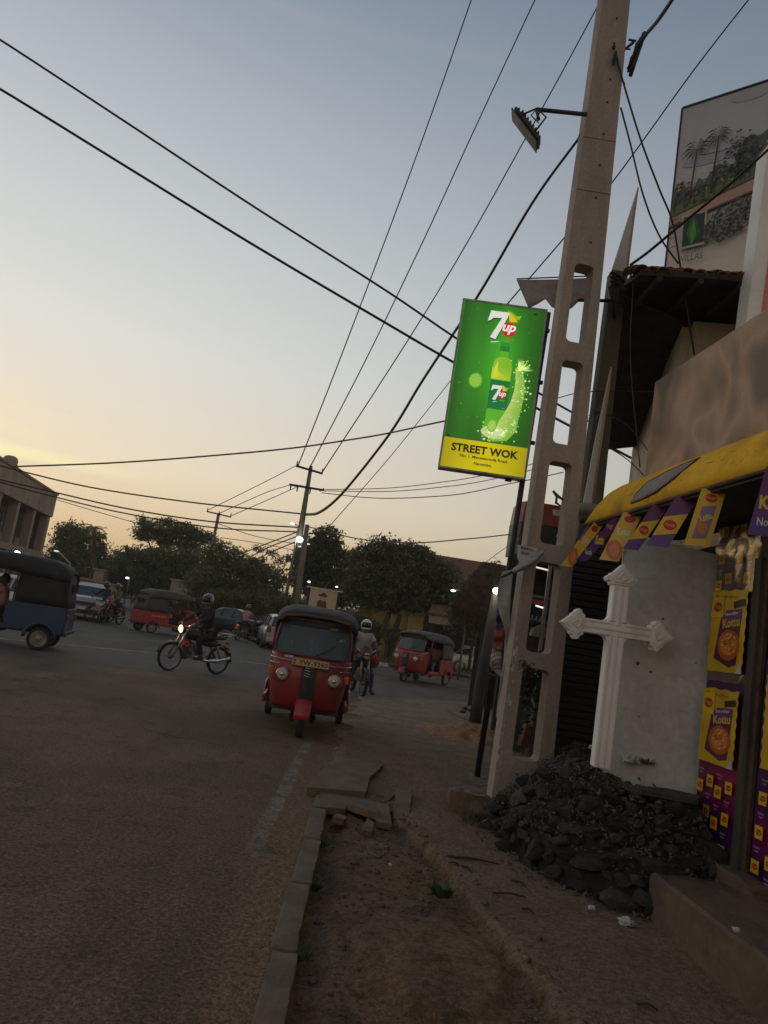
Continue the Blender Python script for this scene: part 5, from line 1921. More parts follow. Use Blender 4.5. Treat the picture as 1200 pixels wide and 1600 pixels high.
# ------------------------------------------------------------------ old building with the tiled roof
house = thing('tiled_roof_house', 'old cream house with a dark overhanging tiled roof behind the blank signboard', 'house', (3.1, 8.4, 0))
HO = Vector((3.1, 8.4, 0))
crm = mat('stained_cream_plaster', (0.50, 0.41, 0.32), (0.40, 0.32, 0.245), 1.6, .9, bump=.3, dirt=.35, dirtc=(0.15, 0.12, 0.09), streak=(1, 1, .5))
dkw = mat('old_timber', (0.045, 0.035, 0.028), (0.028, 0.022, 0.018), 5, .9, bump=.5)
e0o, e1o = Vector((2.28, 8.15, 5.79)), Vector((3.10, 11.1, 4.80))       # outer edge of the overhang: near/high, far/low
e0i, e1i = Vector((3.18, 8.4, 5.55)), Vector((3.68, 11.3, 4.93))        # inner line, on the wall
far_top = Vector((8.2, 7.3, 6.0))
# side wall below the roof slope (towards the street) and the end wall facing the viewer
W0, W1 = Vector((3.18, 8.4, 0)), Vector((3.68, 11.3, 0))
MB().add([W0 - HO, W1 - HO, e1i - HO, e0i - HO], [(0, 3, 2, 1)]).build('street_wall', crm, house, solid=0.2)
MB().add([W0 - HO, Vector((8.2, 7.7, 0)) - HO, Vector((8.2, 7.7, 5.7)) - HO, e0i - HO], [(0, 1, 2, 3)]).build('end_wall', crm, house, solid=0.2)
MB().add([W1 - HO, Vector((8.4, 10.3, 0)) - HO, Vector((8.4, 10.3, 4.9)) - HO, e1i - HO], [(0, 3, 2, 1)]).build('rear_wall', crm, house, solid=0.2)
# roof: descending away from the viewer, with a short near slope
near = [e0o + Vector((0.0, -0.55, -0.12)), Vector((8.4, 6.5, 5.72))]
MB().add([e0o - HO, e1o - HO, Vector((8.4, 10.2, 4.8)) - HO, Vector((8.4, 7.2, 5.86)) - HO], [(0, 1, 2, 3)]).build('roof_slope', dkw, house, solid=0.07)
MB().add([e0o - HO, near[0] - HO, near[1] - HO, Vector((8.4, 7.2, 5.86)) - HO], [(0, 3, 2, 1)]).build('near_slope', dkw, house, solid=0.06)
MB().add([e0o - HO + Vector((0, 0, -.12)), e1o - HO + Vector((0, 0, -.12)), e1i - HO + Vector((.2, 0, 0)), e0i - HO + Vector((.2, 0, -.05))], [(0, 1, 2, 3)]).build('soffit', dkw, house, solid=0.02)
MB().tube([e0o - HO + Vector((0, 0, -.05)), e1o - HO + Vector((0, 0, -.05))], 0.07, 6, flat=.5).build('verge_board', dkw, house)
for k in range(6):
    t = (k + .5) / 6
    a, b = near[0].lerp(near[1], t * .4), Vector(e0o.lerp(Vector((8.4, 7.2, 5.86)), t * .4))
    MB().tube([a - HO + Vector((0, 0, -.06)), b - HO + Vector((0, 0.9, -.14))], 0.035, 5).build('rafter', dkw, house)
# curved clay tiles along the near edge, each a piece
tile_m = [mat('clay_tile_a', (0.20, 0.075, 0.045), (0.12, 0.05, 0.035), 8, .85, bump=.5, dirt=.4, dirtc=(0.04, 0.03, 0.025)),
          mat('clay_tile_b', (0.11, 0.055, 0.04), (0.06, 0.038, 0.03), 8, .85, bump=.5, dirt=.5, dirtc=(0.03, 0.025, 0.02)),
          mat('clay_tile_c', (0.055, 0.042, 0.035), (0.035, 0.028, 0.024), 8, .9, bump=.5)]
tile_me = []
for m_ in tile_m:
    mb = MB()
    rows = []
    for j in range(2):
        rows.append([Vector((0.075 * math.cos(a) * (1 - .12 * j), j * 0.30, 0.062 * math.sin(a) + 0.012 * j)) for a in [math.pi * i / 6 for i in range(7)]])
    mb.grid(rows)
    tmp = mb.build('tile', m_, solid=0.014)
    dg = bpy.context.evaluated_depsgraph_get()
    me = bpy.data.meshes.new_from_object(tmp.evaluated_get(dg))
    bpy.data.objects.remove(tmp)
    tile_me.append(me)
r_ = random.Random(8)
edge_dir = (near[1] - near[0]).normalized()
up_dir = (e0o - near[0]).normalized()
nt_ = 17
for row in range(5):
    for k in range(nt_):
        me = tile_me[0 if r_.random() < min(.9, .25 + .09 * k) else (1 if r_.random() < .6 else 2)]
        o = bpy.data.objects.new('tile', me)
        col.objects.link(o)
        o.parent = house
        p = near[0] + edge_dir * (k * 0.118 + r_.uniform(-.012, .012)) + up_dir * (row * 0.09 + r_.uniform(-.03, .03)) + Vector((0, 0, 0.0 + row * .022 + r_.uniform(-.012, .016)))
        o.location = p - HO
        o.rotation_euler = (math.asin(max(-1, min(1, up_dir.z))) + r_.uniform(-.06, .06), r_.uniform(-.08, .08), math.atan2(edge_dir.y, edge_dir.x) + r_.uniform(-.07, .07))
# broken clutter where the wires meet the roof corner
mb = MB()
for k in range(40):
    p = e0o + Vector((r_.uniform(-.12, .35), r_.uniform(-.6, 0), r_.uniform(-.09, .10))) - HO
    mb.ell(p, (r_.uniform(.02, .07), r_.uniform(.02, .06), r_.uniform(.012, .03)), 6, 4)
# window frame at the far end of the street wall
fw = frame(W0 - HO + Vector((-.02, 0, 0)), (W1 - W0), (0, 0, 1))
LW = (W1 - W0).length
for x0 in (1.9,):
    wf = MB()
    for (a, b, c2, d) in ((0, 0, .06, 1.0), (.84, 0, .9, 1.0), (0.061, 0, .839, .06), (0.061, .94, .839, 1.0), (.42, .061, .48, .939), (0.061, .47, .419, .53), (0.481, .47, .839, .53)):
        wf.prism([(x0 + a, 3.0 + b), (x0 + c2, 3.0 + b), (x0 + c2, 3.0 + d), (x0 + a, 3.0 + d)], fw, -0.05)
    wo = wf.build('window_frame', mat('grey_window_paint', (0.2, 0.2, 0.19), (0.14, 0.14, 0.13), 5, .7), house)
    MB().prism([(x0 + .06, 3.06), (x0 + .84, 3.06), (x0 + .84, 3.94), (x0 + .06, 3.94)], fw, -0.012).build('pane', glass('window_glass', (.3, .35, .4), .9), wo)

# white and pink pylon at the right edge
py = thing('white_pylon', 'tall white sign pylon with a pink panel at the right edge, behind the signboard', 'sign pylon', (3.42, 7.05, 0))
PYm = mat('pylon_white', (0.82, 0.79, 0.74), (0.74, 0.71, 0.66), 2, .5, dirt=.15, dirtc=(.6, .56, .5))
pkm = mat('pylon_pink', (0.62, 0.20, 0.18), (0.56, 0.17, 0.15), 3, .5)
e_at = lambda x, y: at(x, y, 7.2) - Vector((3.42, 7.05, 0))
pA, pB, pC, pD = e_at(1163, 530), e_at(1201, 225), e_at(1300, 190), e_at(1290, 560)
MB().prism([(p.x, p.z) for p in (pA, pD, pC, pB)] , frame((0, pA.y, 0), (1, 0, 0), (0, 0, 1)), -0.25).build('casing', PYm, py, bevel=.01)
MB().box((pA.x + .12, pA.y + .12, (pA.z) / 2), (0.1, 0.1, pA.z)).build('leg', steel_dark, py)
MB().box((pA.x + .6, pA.y + .12, (pA.z) / 2), (0.1, 0.1, pA.z)).build('leg', steel_dark, py)
q1 = [e_at(1188, 520), e_at(1188, 500), e_at(1204, 380), e_at(1290, 380), e_at(1290, 545)]
MB().prism([(p.x, p.z) for p in q1[::-1]], frame((0, pA.y - .004, 0), (1, 0, 0), (0, 0, 1)), 0.006).build('pink_panel', pkm, py)

# ------------------------------------------------------------------ the billboard above the roof
t_l, t_r, b_l = at(1067, 170, 11.5), at(1203, 117, 10.62), at(1043, 418, 11.5)
BBO = at(1046, 430, 11.5)
bb = thing('billboard', 'large billboard with palm trees and a green emblem rising behind the tiled roof', 'billboard', (t_l.x, 11.5, b_l.z - 0.05))
BO = Vector((t_l.x, 11.5, b_l.z - 0.05))
xd = (t_r - t_l); xd.z = 0
slope = (t_r.z - t_l.z) / xd.length
WB_, HB_ = 4.6, t_l.z - BO.z
xd.normalize()
fbb = frame((0, 0, 0), xd, (0, 0, 1))
TZ = lambda x: HB_
MB().prism([(0, -2.0), (WB_, -2.0), (WB_, HB_), (0, HB_)], fbb, -0.12).build('panel', mat('billboard_back', (0.2, 0.2, 0.2), (0.15, 0.15, 0.15), 3, .7), bb)
MB().tube([fbb @ Vector((0, HB_ + .01, .01)), fbb @ Vector((WB_, HB_ + .01, .01))], 0.02, 6).build('top_rail', steel_dark, bb)
MB().tube([fbb @ Vector((-.01, -2, .01)), fbb @ Vector((-.01, HB_, .01))], 0.015, 6).build('side_rail', steel_dark, bb)
for x_ in (0.6, 4.0):
    MB().box(fbb @ Vector((x_, -2 - (BO.z - 2) / 2, -.2)), (0.2, 0.2, BO.z - 2 + .02)).build('support', steel_dark, bb)


def on_bb(x, y):
    """photo point -> billboard plane coordinates"""
    d = ray(x, y)
    n = Vector((fbb[0][2], fbb[1][2], fbb[2][2]))
    o_ = Vector((0, 0, EYE))
    t_ = (BO - o_).dot(n) / d.dot(n)
    p = o_ + d * t_ - BO
    return (p.dot(xd), p.z)


S = Sheet(0.0015)
S.rect(0, -2, WB_, HB_, None, cols=[(236, 214, 196), (236, 214, 196), (174, 175, 182), (174, 175, 182)], new=False)
r_ = random.Random(12)
for k in range(16):
    x_, y_ = r_.uniform(0, WB_ - 1), HB_ * r_.uniform(.60, .99)
    S.ellipse(x_ + .5, y_, r_.uniform(.3, .5), r_.uniform(.05, .12), r_.choice([(168, 168, 172), (176, 174, 176), (152, 154, 160)]), 14)
hx0, hy0 = on_bb(1056, 330); hx1, hy1 = on_bb(1199, 262)
def hl(x):
    return hy0 + (hy1 - hy0) * (x - hx0) / (hx1 - hx0)
# wooded bank
for layer, (c, amp, up) in enumerate((((84, 90, 80), .20, .36), ((66, 74, 48), .16, .20), ((98, 104, 58), .10, .08))):
    pts = [(0, hl(0) - .25)]
    n = 70
    for i in range(n + 1):
        x_ = WB_ * i / n
        pts.append((x_, hl(x_) + up + amp * (noise.noise((x_ * 5, layer * 3, 0)) + .6 * noise.noise((x_ * 14, layer, 2))) + (0.30 if 1.0 < x_ < 2.2 and layer == 0 else 0)))
    pts.append((WB_, hl(WB_) - .25))
    for i in range(1, len(pts) - 2):
        S.poly([(pts[i][0], hl(pts[i][0]) - .2), (pts[i + 1][0], hl(pts[i + 1][0]) - .2), pts[i + 1], pts[i]], c, new=(i == 1))
for k in range(420):
    x_ = r_.uniform(0.02, WB_ - .1)
    y_ = hl(x_) + r_.uniform(-.06, .45)
    s_ = r_.uniform(.012, .045)
    S.poly([(x_ + s_ * math.cos(a) * r_.uniform(.5, 1.3), y_ + s_ * math.sin(a) * r_.uniform(.5, 1.3)) for a in (0, 1.4, 2.9, 4.4)], r_.choice([(122, 126, 76), (46, 52, 40), (88, 90, 62), (160, 152, 112), (62, 66, 60), (104, 80, 60)]), new=(k % 60 == 0))
for i in range(30):       # fence posts
    x_ = 0.05 + i * .15
    S.rect(x_, hl(x_) - .05, x_ + .012, hl(x_) + .22, (56, 54, 50), new=(i == 0))
road_b = [on_bb(1054, 336), on_bb(1199, 268), on_bb(1199, 290), on_bb(1110, 342), on_bb(1052, 352)]
S.poly([(0, hl(0) - .10), (WB_, hl(WB_) - .05), (WB_, hl(WB_) - .45), (0, hl(0) - .28)], (186, 146, 120))
S.poly([(0, hl(0) - .10), (WB_, hl(WB_) - .05), (WB_, hl(WB_) - .08), (0, hl(0) - .13)], (60, 50, 46))
S.poly([(0, hl(0) - .26), (WB_, hl(WB_) - .42), (WB_, hl(WB_) - .45), (0, hl(0) - .29)], (72, 66, 64))
for (px, py2, h_) in ((1090, 236, 0.75), (1124, 216, 1.0), (1158, 225, .8)):
    cx_, cy_ = on_bb(px, py2)
    yb = hl(cx_)
    S.poly([(cx_ - .05, yb), (cx_ - .02, yb), (cx_ + .02, cy_), (cx_, cy_)], (46, 44, 40))
    for k in range(17 if px < 1150 else 0):
        a = rad(-50 + 280 * k / 12)
        l_ = r_.uniform(.20, .30)
        ex, ey = cx_ + l_ * math.cos(a), cy_ + l_ * math.sin(a) * .8 - .05
        mx_, my_ = cx_ + l_ * .5 * math.cos(a), cy_ + l_ * .55 * math.sin(a) + .04
        S.poly([(cx_, cy_), (mx_ + .008, my_ - .014), (ex, ey), (mx_, my_ + .014)], (44, 48, 42), new=(k == 0))
cx_, cy_ = on_bb(1160, 230)
for k in range(130):
    a, q_ = r_.uniform(0, 6.28), r_.random()
    x_, y_ = cx_ + .26 * q_ * math.cos(a), cy_ - .15 + .42 * q_ * math.sin(a)
    s_ = r_.uniform(.015, .04)
    S.poly([(x_ + s_ * math.cos(b2), y_ + s_ * math.sin(b2) * .7) for b2 in (0.3, 1.7, 3, 4.4)], r_.choice([(52, 58, 50), (70, 74, 60), (40, 44, 40)]), new=(k == 0))
# emblem
ex0, ey0 = on_bb(1066, 392); ex1, ey1 = on_bb(1104, 333)
S.poly([on_bb(1064, 393), on_bb(1103, 384), on_bb(1107, 331), on_bb(1068, 340)], (176, 176, 166))
S.poly([on_bb(1067, 389), on_bb(1100, 381), on_bb(1104, 334), on_bb(1071, 343)], (20, 54, 30))
S.poly([on_bb(1082, 386), on_bb(1074, 368), on_bb(1087, 338), on_bb(1087, 360)], (50, 110, 34))
S.poly([on_bb(1082, 386), on_bb(1097, 366), on_bb(1087, 338), on_bb(1087, 360)], (36, 92, 30))
S.poly([on_bb(1082, 386), on_bb(1080, 368), on_bb(1087, 345), on_bb(1090, 368)], (92, 150, 40))
tp = on_bb(1084, 393.5); S.text('VERDANT', tp[0], tp[1] - .015, w_=.34, h_=.07, c=(92, 88, 84), rot=0)
tp = on_bb(1083, 402); S.text('VILLAS', tp[0], tp[1] - .03, w_=.34, h_=.11, c=(88, 84, 80), rot=0)
# white panel with an ink-like tree and small script
S.poly([on_bb(1100, 412), on_bb(1178, 400), on_bb(1186, 425), on_bb(1094, 436)], (222, 208, 192))
tc0 = on_bb(1142, 348)
for k in range(420):
    a, q_ = r_.uniform(0, 6.28), r_.random() ** .6
    x_, y_ = tc0[0] + .36 * q_ * math.cos(a) + .16 * q_ * math.sin(a), tc0[1] + .34 * q_ * math.sin(a)
    s_ = r_.uniform(.012, .04)
    S.poly([(x_ + s_ * math.cos(b2) * r_.uniform(.5, 1.3), y_ + s_ * math.sin(b2) * .8) for b2 in (0.3, 1.7, 3, 4.4)], r_.choice([(48, 52, 46), (66, 70, 58), (36, 38, 36), (96, 98, 84)]), new=(k % 60 == 0))
S.poly([on_bb(1113, 372), on_bb(1117, 372), on_bb(1121, 340), on_bb(1119, 340)], (44, 46, 42))
tp = on_bb(1182, 312); S.text('life', tp[0], tp[1], w_=.20, h_=.10, c=(100, 84, 78), shear=.4, rot=.1)
for k, y_ in enumerate((342, 347, 368, 374, 388)):
    S.poly([on_bb(1048, y_ + 3), on_bb(1062, y_ - 1), on_bb(1062, y_), on_bb(1048, y_ + 4)], (88, 84, 80), new=(k == 0))
S.build('printed_face', printmat('billboard_print', rough=.45, wear=.12), bb, frame(fbb @ Vector((0, 0, .004)), xd, (0, 0, 1)))

# ------------------------------------------------------------------ vegetation
def leaf_mat(name, a, b, c):
    m = bpy.data.materials.new(name)
    m.use_nodes = True
    t = NT(m.node_tree); t.n.clear()
    g = t.new('ShaderNodeNewGeometry').outputs['Position']
    f = t.ramp(t.noise(g, 0.9, 5, .6), [(0.32, b), (0.52, a), (0.70, c)])
    f = t.mix(0.5, f, t.ramp(t.noise(g, 7.0, 3, .6), [(.3, .25), (.7, .8)]), 'OVERLAY')
    d = t.new('ShaderNodeBsdfPrincipled'); t.put(d.inputs['Base Color'], f)
    d.inputs['Roughness'].default_value = 0.55
    d.inputs['Specular IOR Level'].default_value = 0.25
    tl = t.new('ShaderNodeBsdfTranslucent'); t.put(tl.inputs[0], t.mix(0.5, f, (0.16, 0.17, 0.03)))
    mx = t.new('ShaderNodeMixShader'); mx.inputs[0].default_value = 0.25
    t.l.new(d.outputs[0], mx.inputs[1]); t.l.new(tl.outputs[0], mx.inputs[2])
    t.l.new(mx.outputs[0], t.new('ShaderNodeOutputMaterial').inputs[0])
    return m


leaf_dark = leaf_mat('leaves_dark', (0.120, 0.135, 0.072), (0.080, 0.088, 0.050), (0.15, 0.165, 0.082))
leaf_mid = leaf_mat('leaves_mid', (0.165, 0.175, 0.075), (0.115, 0.122, 0.058), (0.22, 0.22, 0.092))
leaf_yel = leaf_mat('leaves_yellowish', (0.13, 0.115, 0.038), (0.07, 0.068, 0.026), (0.19, 0.14, 0.045))


def foliage(name, blobs, density, leaf, m, parent, org, seed=0, flat=0.0, gap=0.42):
    """leaf-sized faces gathered into clumps through the volume of each blob; blobs: (centre, rx, ry, rz)"""
    g = np.random.default_rng(seed)
    P = []
    for (c, rx, ry, rz) in blobs:
        nc = max(10, int(density * (rx * rz + rx * ry + ry * rz) * 15 * (0.2 / leaf) ** 1.5))
        u = g.normal(size=(nc, 3)); u /= np.linalg.norm(u, axis=1)[:, None]
        rr = g.uniform(0.35, 1.05, nc) ** 0.6 * np.where(g.random(nc) < 0.16, g.uniform(1.0, 1.28, nc), 1.0)
        cc = np.array([c[0], c[1], c[2]]) + u * rr[:, None] * np.array([rx, ry, rz])
        keep = np.array([noise.noise((p[0] * .9, p[1] * .9, p[2] * 1.1 + seed)) > -gap for p in cc])
        cc = cc[keep]
        cs = g.uniform(0.5, 1.3, len(cc)) * leaf * 3.2
        k = 17
        off = g.normal(size=(len(cc), k, 3)) * cs[:, None, None] * np.array([0.6, 0.6, 0.38])
        P.append((cc[:, None, :] + off).reshape(-1, 3))
    P = np.concatenate(P)
    n = len(P)
    nrm = g.normal(size=(n, 3)) + np.array([0, 0, 0.6 + flat])
    nrm /= np.linalg.norm(nrm, axis=1)[:, None]
    a = np.cross(nrm, g.normal(size=(n, 3))); a /= np.linalg.norm(a, axis=1)[:, None]
    b = np.cross(nrm, a)
    s = g.uniform(0.6, 1.3, n)[:, None] * leaf
    V = np.stack([P - a * s, P - b * s * 0.45, P + a * s, P + b * s * 0.45], 1).reshape(-1, 3)
    F = np.arange(4 * n).reshape(n, 4)
    return npmesh(name, V - np.array(org), F, m, parent=parent)


def limb(mb, a, b, r0, r1, seed=0, n=6):
    r_ = random.Random(seed)
    a, b = Vector(a), Vector(b)
    pts, rs = [], []
    for i in range(n + 1):
        t = i / n
        p = a.lerp(b, t)
        if 0 < i < n:
            p += Vector((r_.uniform(-1, 1), r_.uniform(-1, 1), r_.uniform(-.5, .5))) * (b - a).length * 0.05
        pts.append(p); rs.append(r0 + (r1 - r0) * t)
    mb.tube(pts, rs, 7)


def tree(label, base, Y, crown_px, m, leaf=0.16, density=1.0, name='tree', trunk_r=0.2, group=None, seed=0, flat=0.0, depth=0.75, gap=0.42, trunks=1, base_z=0.0):
    """base: photo x of the foot; crown_px: (x, y, rx, ry) ellipses in the photograph, taken at the tree's own distance"""
    d = ray(base, 984 + 0.1584 * (base - 600))
    foot = Vector((d.x / d.y * Y, Y, base_z))
    o = thing(name, label, 'tree', foot, group=group)
    bl = []
    r_ = random.Random(seed)
    for (x, y, rx, ry) in crown_px:
        yy = Y + r_.uniform(-.6, .6)
        c = at(x, y, yy)
        k = ppm(c)
        bl.append((c, rx / k, max(rx, ry) / k * depth, ry / k))
    foliage('crown', bl, density, leaf * 0.62, m, o, foot, seed, flat, gap)
    mb = MB()
    top = sum((b[0] for b in bl), Vector()) / len(bl)
    fork = foot.lerp(Vector((top.x, Y, top.z)), 0.55)
    for k in range(trunks):
        off = Vector(((k - (trunks - 1) / 2) * 1.0, r_.uniform(-.4, .4), 0))
        limb(mb, off, fork - foot + off * 0.6, trunk_r, trunk_r * 0.65, seed + k)
    for i, b in enumerate(bl):
        limb(mb, fork - foot, (b[0] - foot) + Vector((0, 0, b[3] * 0.3)), trunk_r * 0.5, trunk_r * 0.12, seed + 10 + i)
    mb.build('trunk', bark, o)
    return o


TG = 'trees beyond the junction'
tree('flat-topped umbrella tree, tallest crown left of the T-shaped pole', 262, 72, [(262, 826, 52, 13), (238, 834, 32, 10), (300, 836, 38, 11), (322, 842, 14, 8), (282, 852, 36, 9), (222, 838, 14, 6)], leaf_mid, 0.24, 1.15, trunk_r=.35, group=TG, seed=3, flat=1.0, gap=0.22)
tree('broad dark tree under the umbrella tree, behind the red three-wheelers', 240, 66, [(215, 880, 38, 26), (262, 882, 45, 26), (300, 892, 42, 30), (240, 905, 55, 26), (192, 905, 26, 26), (290, 920, 46, 26)], leaf_dark, 0.22, 1.3, trunk_r=.35, group=TG, seed=5, gap=.6)
tree('leafy mid green tree between the umbrella tree and the double pole', 360, 56, [(350, 868, 32, 22), (392, 888, 36, 18), (372, 905, 44, 24), (420, 905, 28, 18), (330, 915, 40, 30), (400, 930, 44, 20)], leaf_mid, 0.20, 1.3, group=TG, seed=7, gap=.5)
tree('low yellowish green bush row in front of the left trees', 330, 47, [(300, 950, 36, 16), (340, 955, 32, 15), (380, 945, 38, 18), (425, 940, 30, 18), (350, 935, 30, 12)], leaf_yel, 0.15, 1.2, group=TG, seed=8, gap=.5)
tree('small sprig of branches sticking out left of the double pole', 440, 50, [(438, 876, 12, 5), (450, 872, 8, 4), (424, 864, 9, 4), (405, 858, 8, 5)], leaf_mid, 0.14, .7, trunk_r=.06, group=TG, seed=9, gap=.2)
tree('leftmost dark tree mass beside the pale building', 120, 78, [(112, 838, 26, 22), (140, 856, 26, 30), (100, 868, 24, 34), (130, 890, 40, 34), (168, 900, 26, 30), (85, 900, 24, 36)], leaf_dark, 0.26, 1.2, trunk_r=.35, group=TG, seed=11, gap=.6)
tree('tree filling the gap above the far road between the left masses', 185, 105, [(182, 880, 16, 18), (200, 892, 18, 20), (170, 905, 22, 22), (210, 905, 18, 20)], leaf_mid, 0.32, 1.1, trunk_r=.3, group=TG, seed=12, gap=.5)
tree('dark tree with a pointed top just right of the double pole', 505, 47, [(510, 840, 22, 16), (500, 862, 36, 22), (525, 880, 42, 28), (498, 905, 44, 30), (480, 880, 18, 30), (530, 920, 44, 26)], leaf_dark, 0.19, 1.5, group=TG, seed=14, gap=.65)
tree('largest dark round tree right of centre, in front of the yellow house', 600, 42, [(602, 862, 34, 24), (575, 880, 30, 26), (645, 872, 36, 22), (668, 895, 34, 26), (620, 900, 52, 36), (682, 922, 30, 26), (590, 925, 42, 26), (650, 930, 40, 26), (560, 910, 22, 30), (694, 898, 24, 18), (704, 925, 26, 26)], leaf_dark, 0.18, 1.6, group=TG, seed=16, gap=.6, trunks=2)
tree('dark bushy tree behind the thatched hut at the right', 760, 33, [(735, 935, 26, 30), (770, 950, 30, 30), (720, 965, 22, 22), (755, 985, 34, 22), (790, 935, 20, 40)], leaf_dark, 0.14, 1.4, trunk_r=.15, group=TG, seed=18, gap=.6)
tree('small light twig tree whose sprigs stick up over the thatch', 765, 26, [(768, 884, 12, 4), (782, 882, 8, 4), (752, 888, 8, 3)], leaf_mid, 0.08, .9, trunk_r=.05, group=TG, seed=19, gap=.2)
tree('low hedge of shrubs behind the pillion bike and the central three-wheeler', 440, 41, [(440, 945, 26, 16), (470, 955, 26, 14), (520, 965, 34, 14), (560, 975, 30, 14), (590, 985, 22, 12)], leaf_dark, 0.14, 1.2, trunk_r=.08, group=TG, seed=20, gap=.7)


def palm(label, base, Y, x, y, r_px, seed=0):
    d = ray(base, 984 + 0.1584 * (base - 600))
    foot = Vector((d.x / d.y * Y, Y, 0))
    o = thing('palm_tree', label, 'palm tree', foot, group='coconut palms in the distance')
    top = at(x, y, Y) - foot
    L_ = r_px / ppm(at(x, y, Y))
    mb = MB(); limb(mb, (0, 0, 0), top, .28, .16, seed); mb.build('trunk', bark, o)
    r_ = random.Random(seed)
    fr = MB()
    for k in range(17):
        a = 2 * math.pi * k / 17 + r_.uniform(-.15, .15)
        el = r_.uniform(-.1, .9)
        d = Vector((math.cos(a), math.sin(a), 0))
        pts = [top + d * L_ * t * math.cos(el * (1 - t)) + Vector((0, 0, L_ * (math.sin(el) * t - (0.55 + .3 * r_.random()) * t * t))) for t in [i / 7 for i in range(8)]]
        for i in range(1, 8):
            p0, p1 = pts[i - 1], pts[i]
            tdir = (p1 - p0).normalized()
            sd_ = tdir.cross(Vector((0, 0, 1))).normalized()
            for s_ in (-1, 1):
                for q_ in range(3):
                    b0 = p0.lerp(p1, q_ / 3)
                    tip = b0 + sd_ * s_ * L_ * 0.26 * math.sin(math.pi * min(1, (i + q_ / 3) / 8.5)) + tdir * L_ * .10 + Vector((0, 0, -L_ * .12))
                    fr.add([b0, b0 + tdir * L_ * .035, tip], [(0, 1, 2)])
    fr.build('fronds', leaf_mid, o)


palm('nearer coconut palm standing out over the left trees', 152, 70, 147, 824, 21, 1)
palm('small far coconut palm over the far end of the road', 176, 110, 176, 872, 11, 2)
palm('faint coconut palm left of the umbrella tree', 188, 118, 190, 866, 9, 3)

# the far wood closing the view: countless
g = np.random.default_rng(31)
bl = []
for k in range(120):
    X = -95 + k * 1.7 + g.uniform(-1, 1)
    Yk = 128 + g.uniform(-6, 8) if X < 10 else 75 + g.uniform(-4, 8)
    if -40 < X < -33:
        continue
    h = g.uniform(1.6, 3.4) * (1.0 if X < 10 else .7)
    bl.append((Vector((X, Yk, h * .75)), g.uniform(2, 3.2), 2.0, h))
fwood = foliage('far_wood', bl, 0.5, 0.42, leaf_dark, None, (0, 0, 0), 33, 0, .8)
fwood['kind'] = 'stuff'
tag(fwood, 'low dark band of distant trees closing the view along the horizon', 'wood')
# scrubby grass along the verge
gm = MB()
r_ = random.Random(6)
for k in range(5200):
    x = r_.uniform(-9, 18)
    y = (36.2 if x < 0 else 35.6 + x * .45) + abs(r_.gauss(0, 2.5)) + (0 if x > -4 else 3 + (-4 - x) * 1.7)
    h = r_.uniform(.06, .3)
    a = r_.uniform(0, 3.1)
    dx_, dy_ = math.cos(a) * .03, math.sin(a) * .03
    gm.add([(x - dx_, y - dy_, .05), (x + dx_, y + dy_, .05), (x + r_.uniform(-.1, .1), y + r_.uniform(-.1, .1), .05 + h)], [(0, 1, 2)])
go = gm.build('verge_grass', leaf_yel, kind='stuff')
tag(go, 'scrubby grass along the verge behind the black and white kerb', 'grass')
# growth in the lower openings of the pole
weed_d = mat('creeper_leaf', (0.030, 0.042, 0.016), (0.018, 0.026, 0.010), 12, 0.7)
for lab, x, y, Y, n_, h_, sp in (('dark creeper growing in the lowest openings of the utility pole', 832, 1075, 7.75, 260, .10, .10), ('dry creeper on the cross web of the pole', 822, 1040, 7.32, 70, .06, .08)):
    p = at(x, y, Y)
    q_ = MB()
    r_ = random.Random(n_)
    for k in range(n_):
        c = Vector((r_.gauss(0, sp * .6), r_.gauss(0, .04), r_.gauss(0, sp * (1.6 if n_ > 100 else .35))))
        a = Vector((r_.uniform(-1, 1), r_.uniform(-1, 1), r_.uniform(-1, 1))).normalized() * h_ * .35
        b = a.cross(Vector((r_.uniform(-1, 1), r_.uniform(-1, 1), .5))).normalized() * h_ * .16
        q_.add([c - a, c - b, c + a, c + b], [(0, 1, 2, 3)])
    o = q_.build('creeper', weed_d, loc=p)
    tag(o, lab, 'creeper')
# broken clay pot and bricks seen through the lowest opening
bo = thing('broken_brick', 'reddish broken brick standing behind the lowest opening of the utility pole', 'brick', at(822, 1150, 7.85))
me = rough_block((0, 0, 0), (0.10, .08, .22), 51, .006, 4); me.materials.append(mat('old_brick', (0.20, .08, .05), (.12, .05, .035), 8, .9, bump=.5))
o = bpy.data.objects.new('brick', me); col.objects.link(o); o.parent = bo; o.rotation_euler = (0, .2, .3)

# ------------------------------------------------------------------ far buildings
# pale two-storey building at the left edge
bx0 = Vector((-23.6, 55.0, 0))            # corner nearest the centre of the picture (far end of the facade)
bx1 = Vector((-20.4, 37.0, 0))            # towards the viewer, outside the frame
db_ = (bx1 - bx0).normalized()
nb_ = Vector((0.985, 0.17, 0)).normalized()
nb_ = Vector((-db_.y, db_.x, 0))
if nb_.x < 0:
    nb_ = -nb_
LBd = (bx1 - bx0).length
offb = thing('pale_building', 'pale two-storey concrete building with columns and deep recesses at the left edge', 'building', bx0)
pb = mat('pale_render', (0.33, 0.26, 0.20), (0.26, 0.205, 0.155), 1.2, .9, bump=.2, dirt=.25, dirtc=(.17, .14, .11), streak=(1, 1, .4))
pbd = mat('recess_shade_render', (0.20, 0.155, 0.12), (0.14, 0.11, 0.085), 1.2, .9)  # darker copy of the pale render, shade of the recess put into its colour
fB = frame((0, 0, 0), db_, (0, 0, 1))
zdir = 1 if Vector((fB[0][2], fB[1][2], fB[2][2])).dot(nb_) > 0 else -1


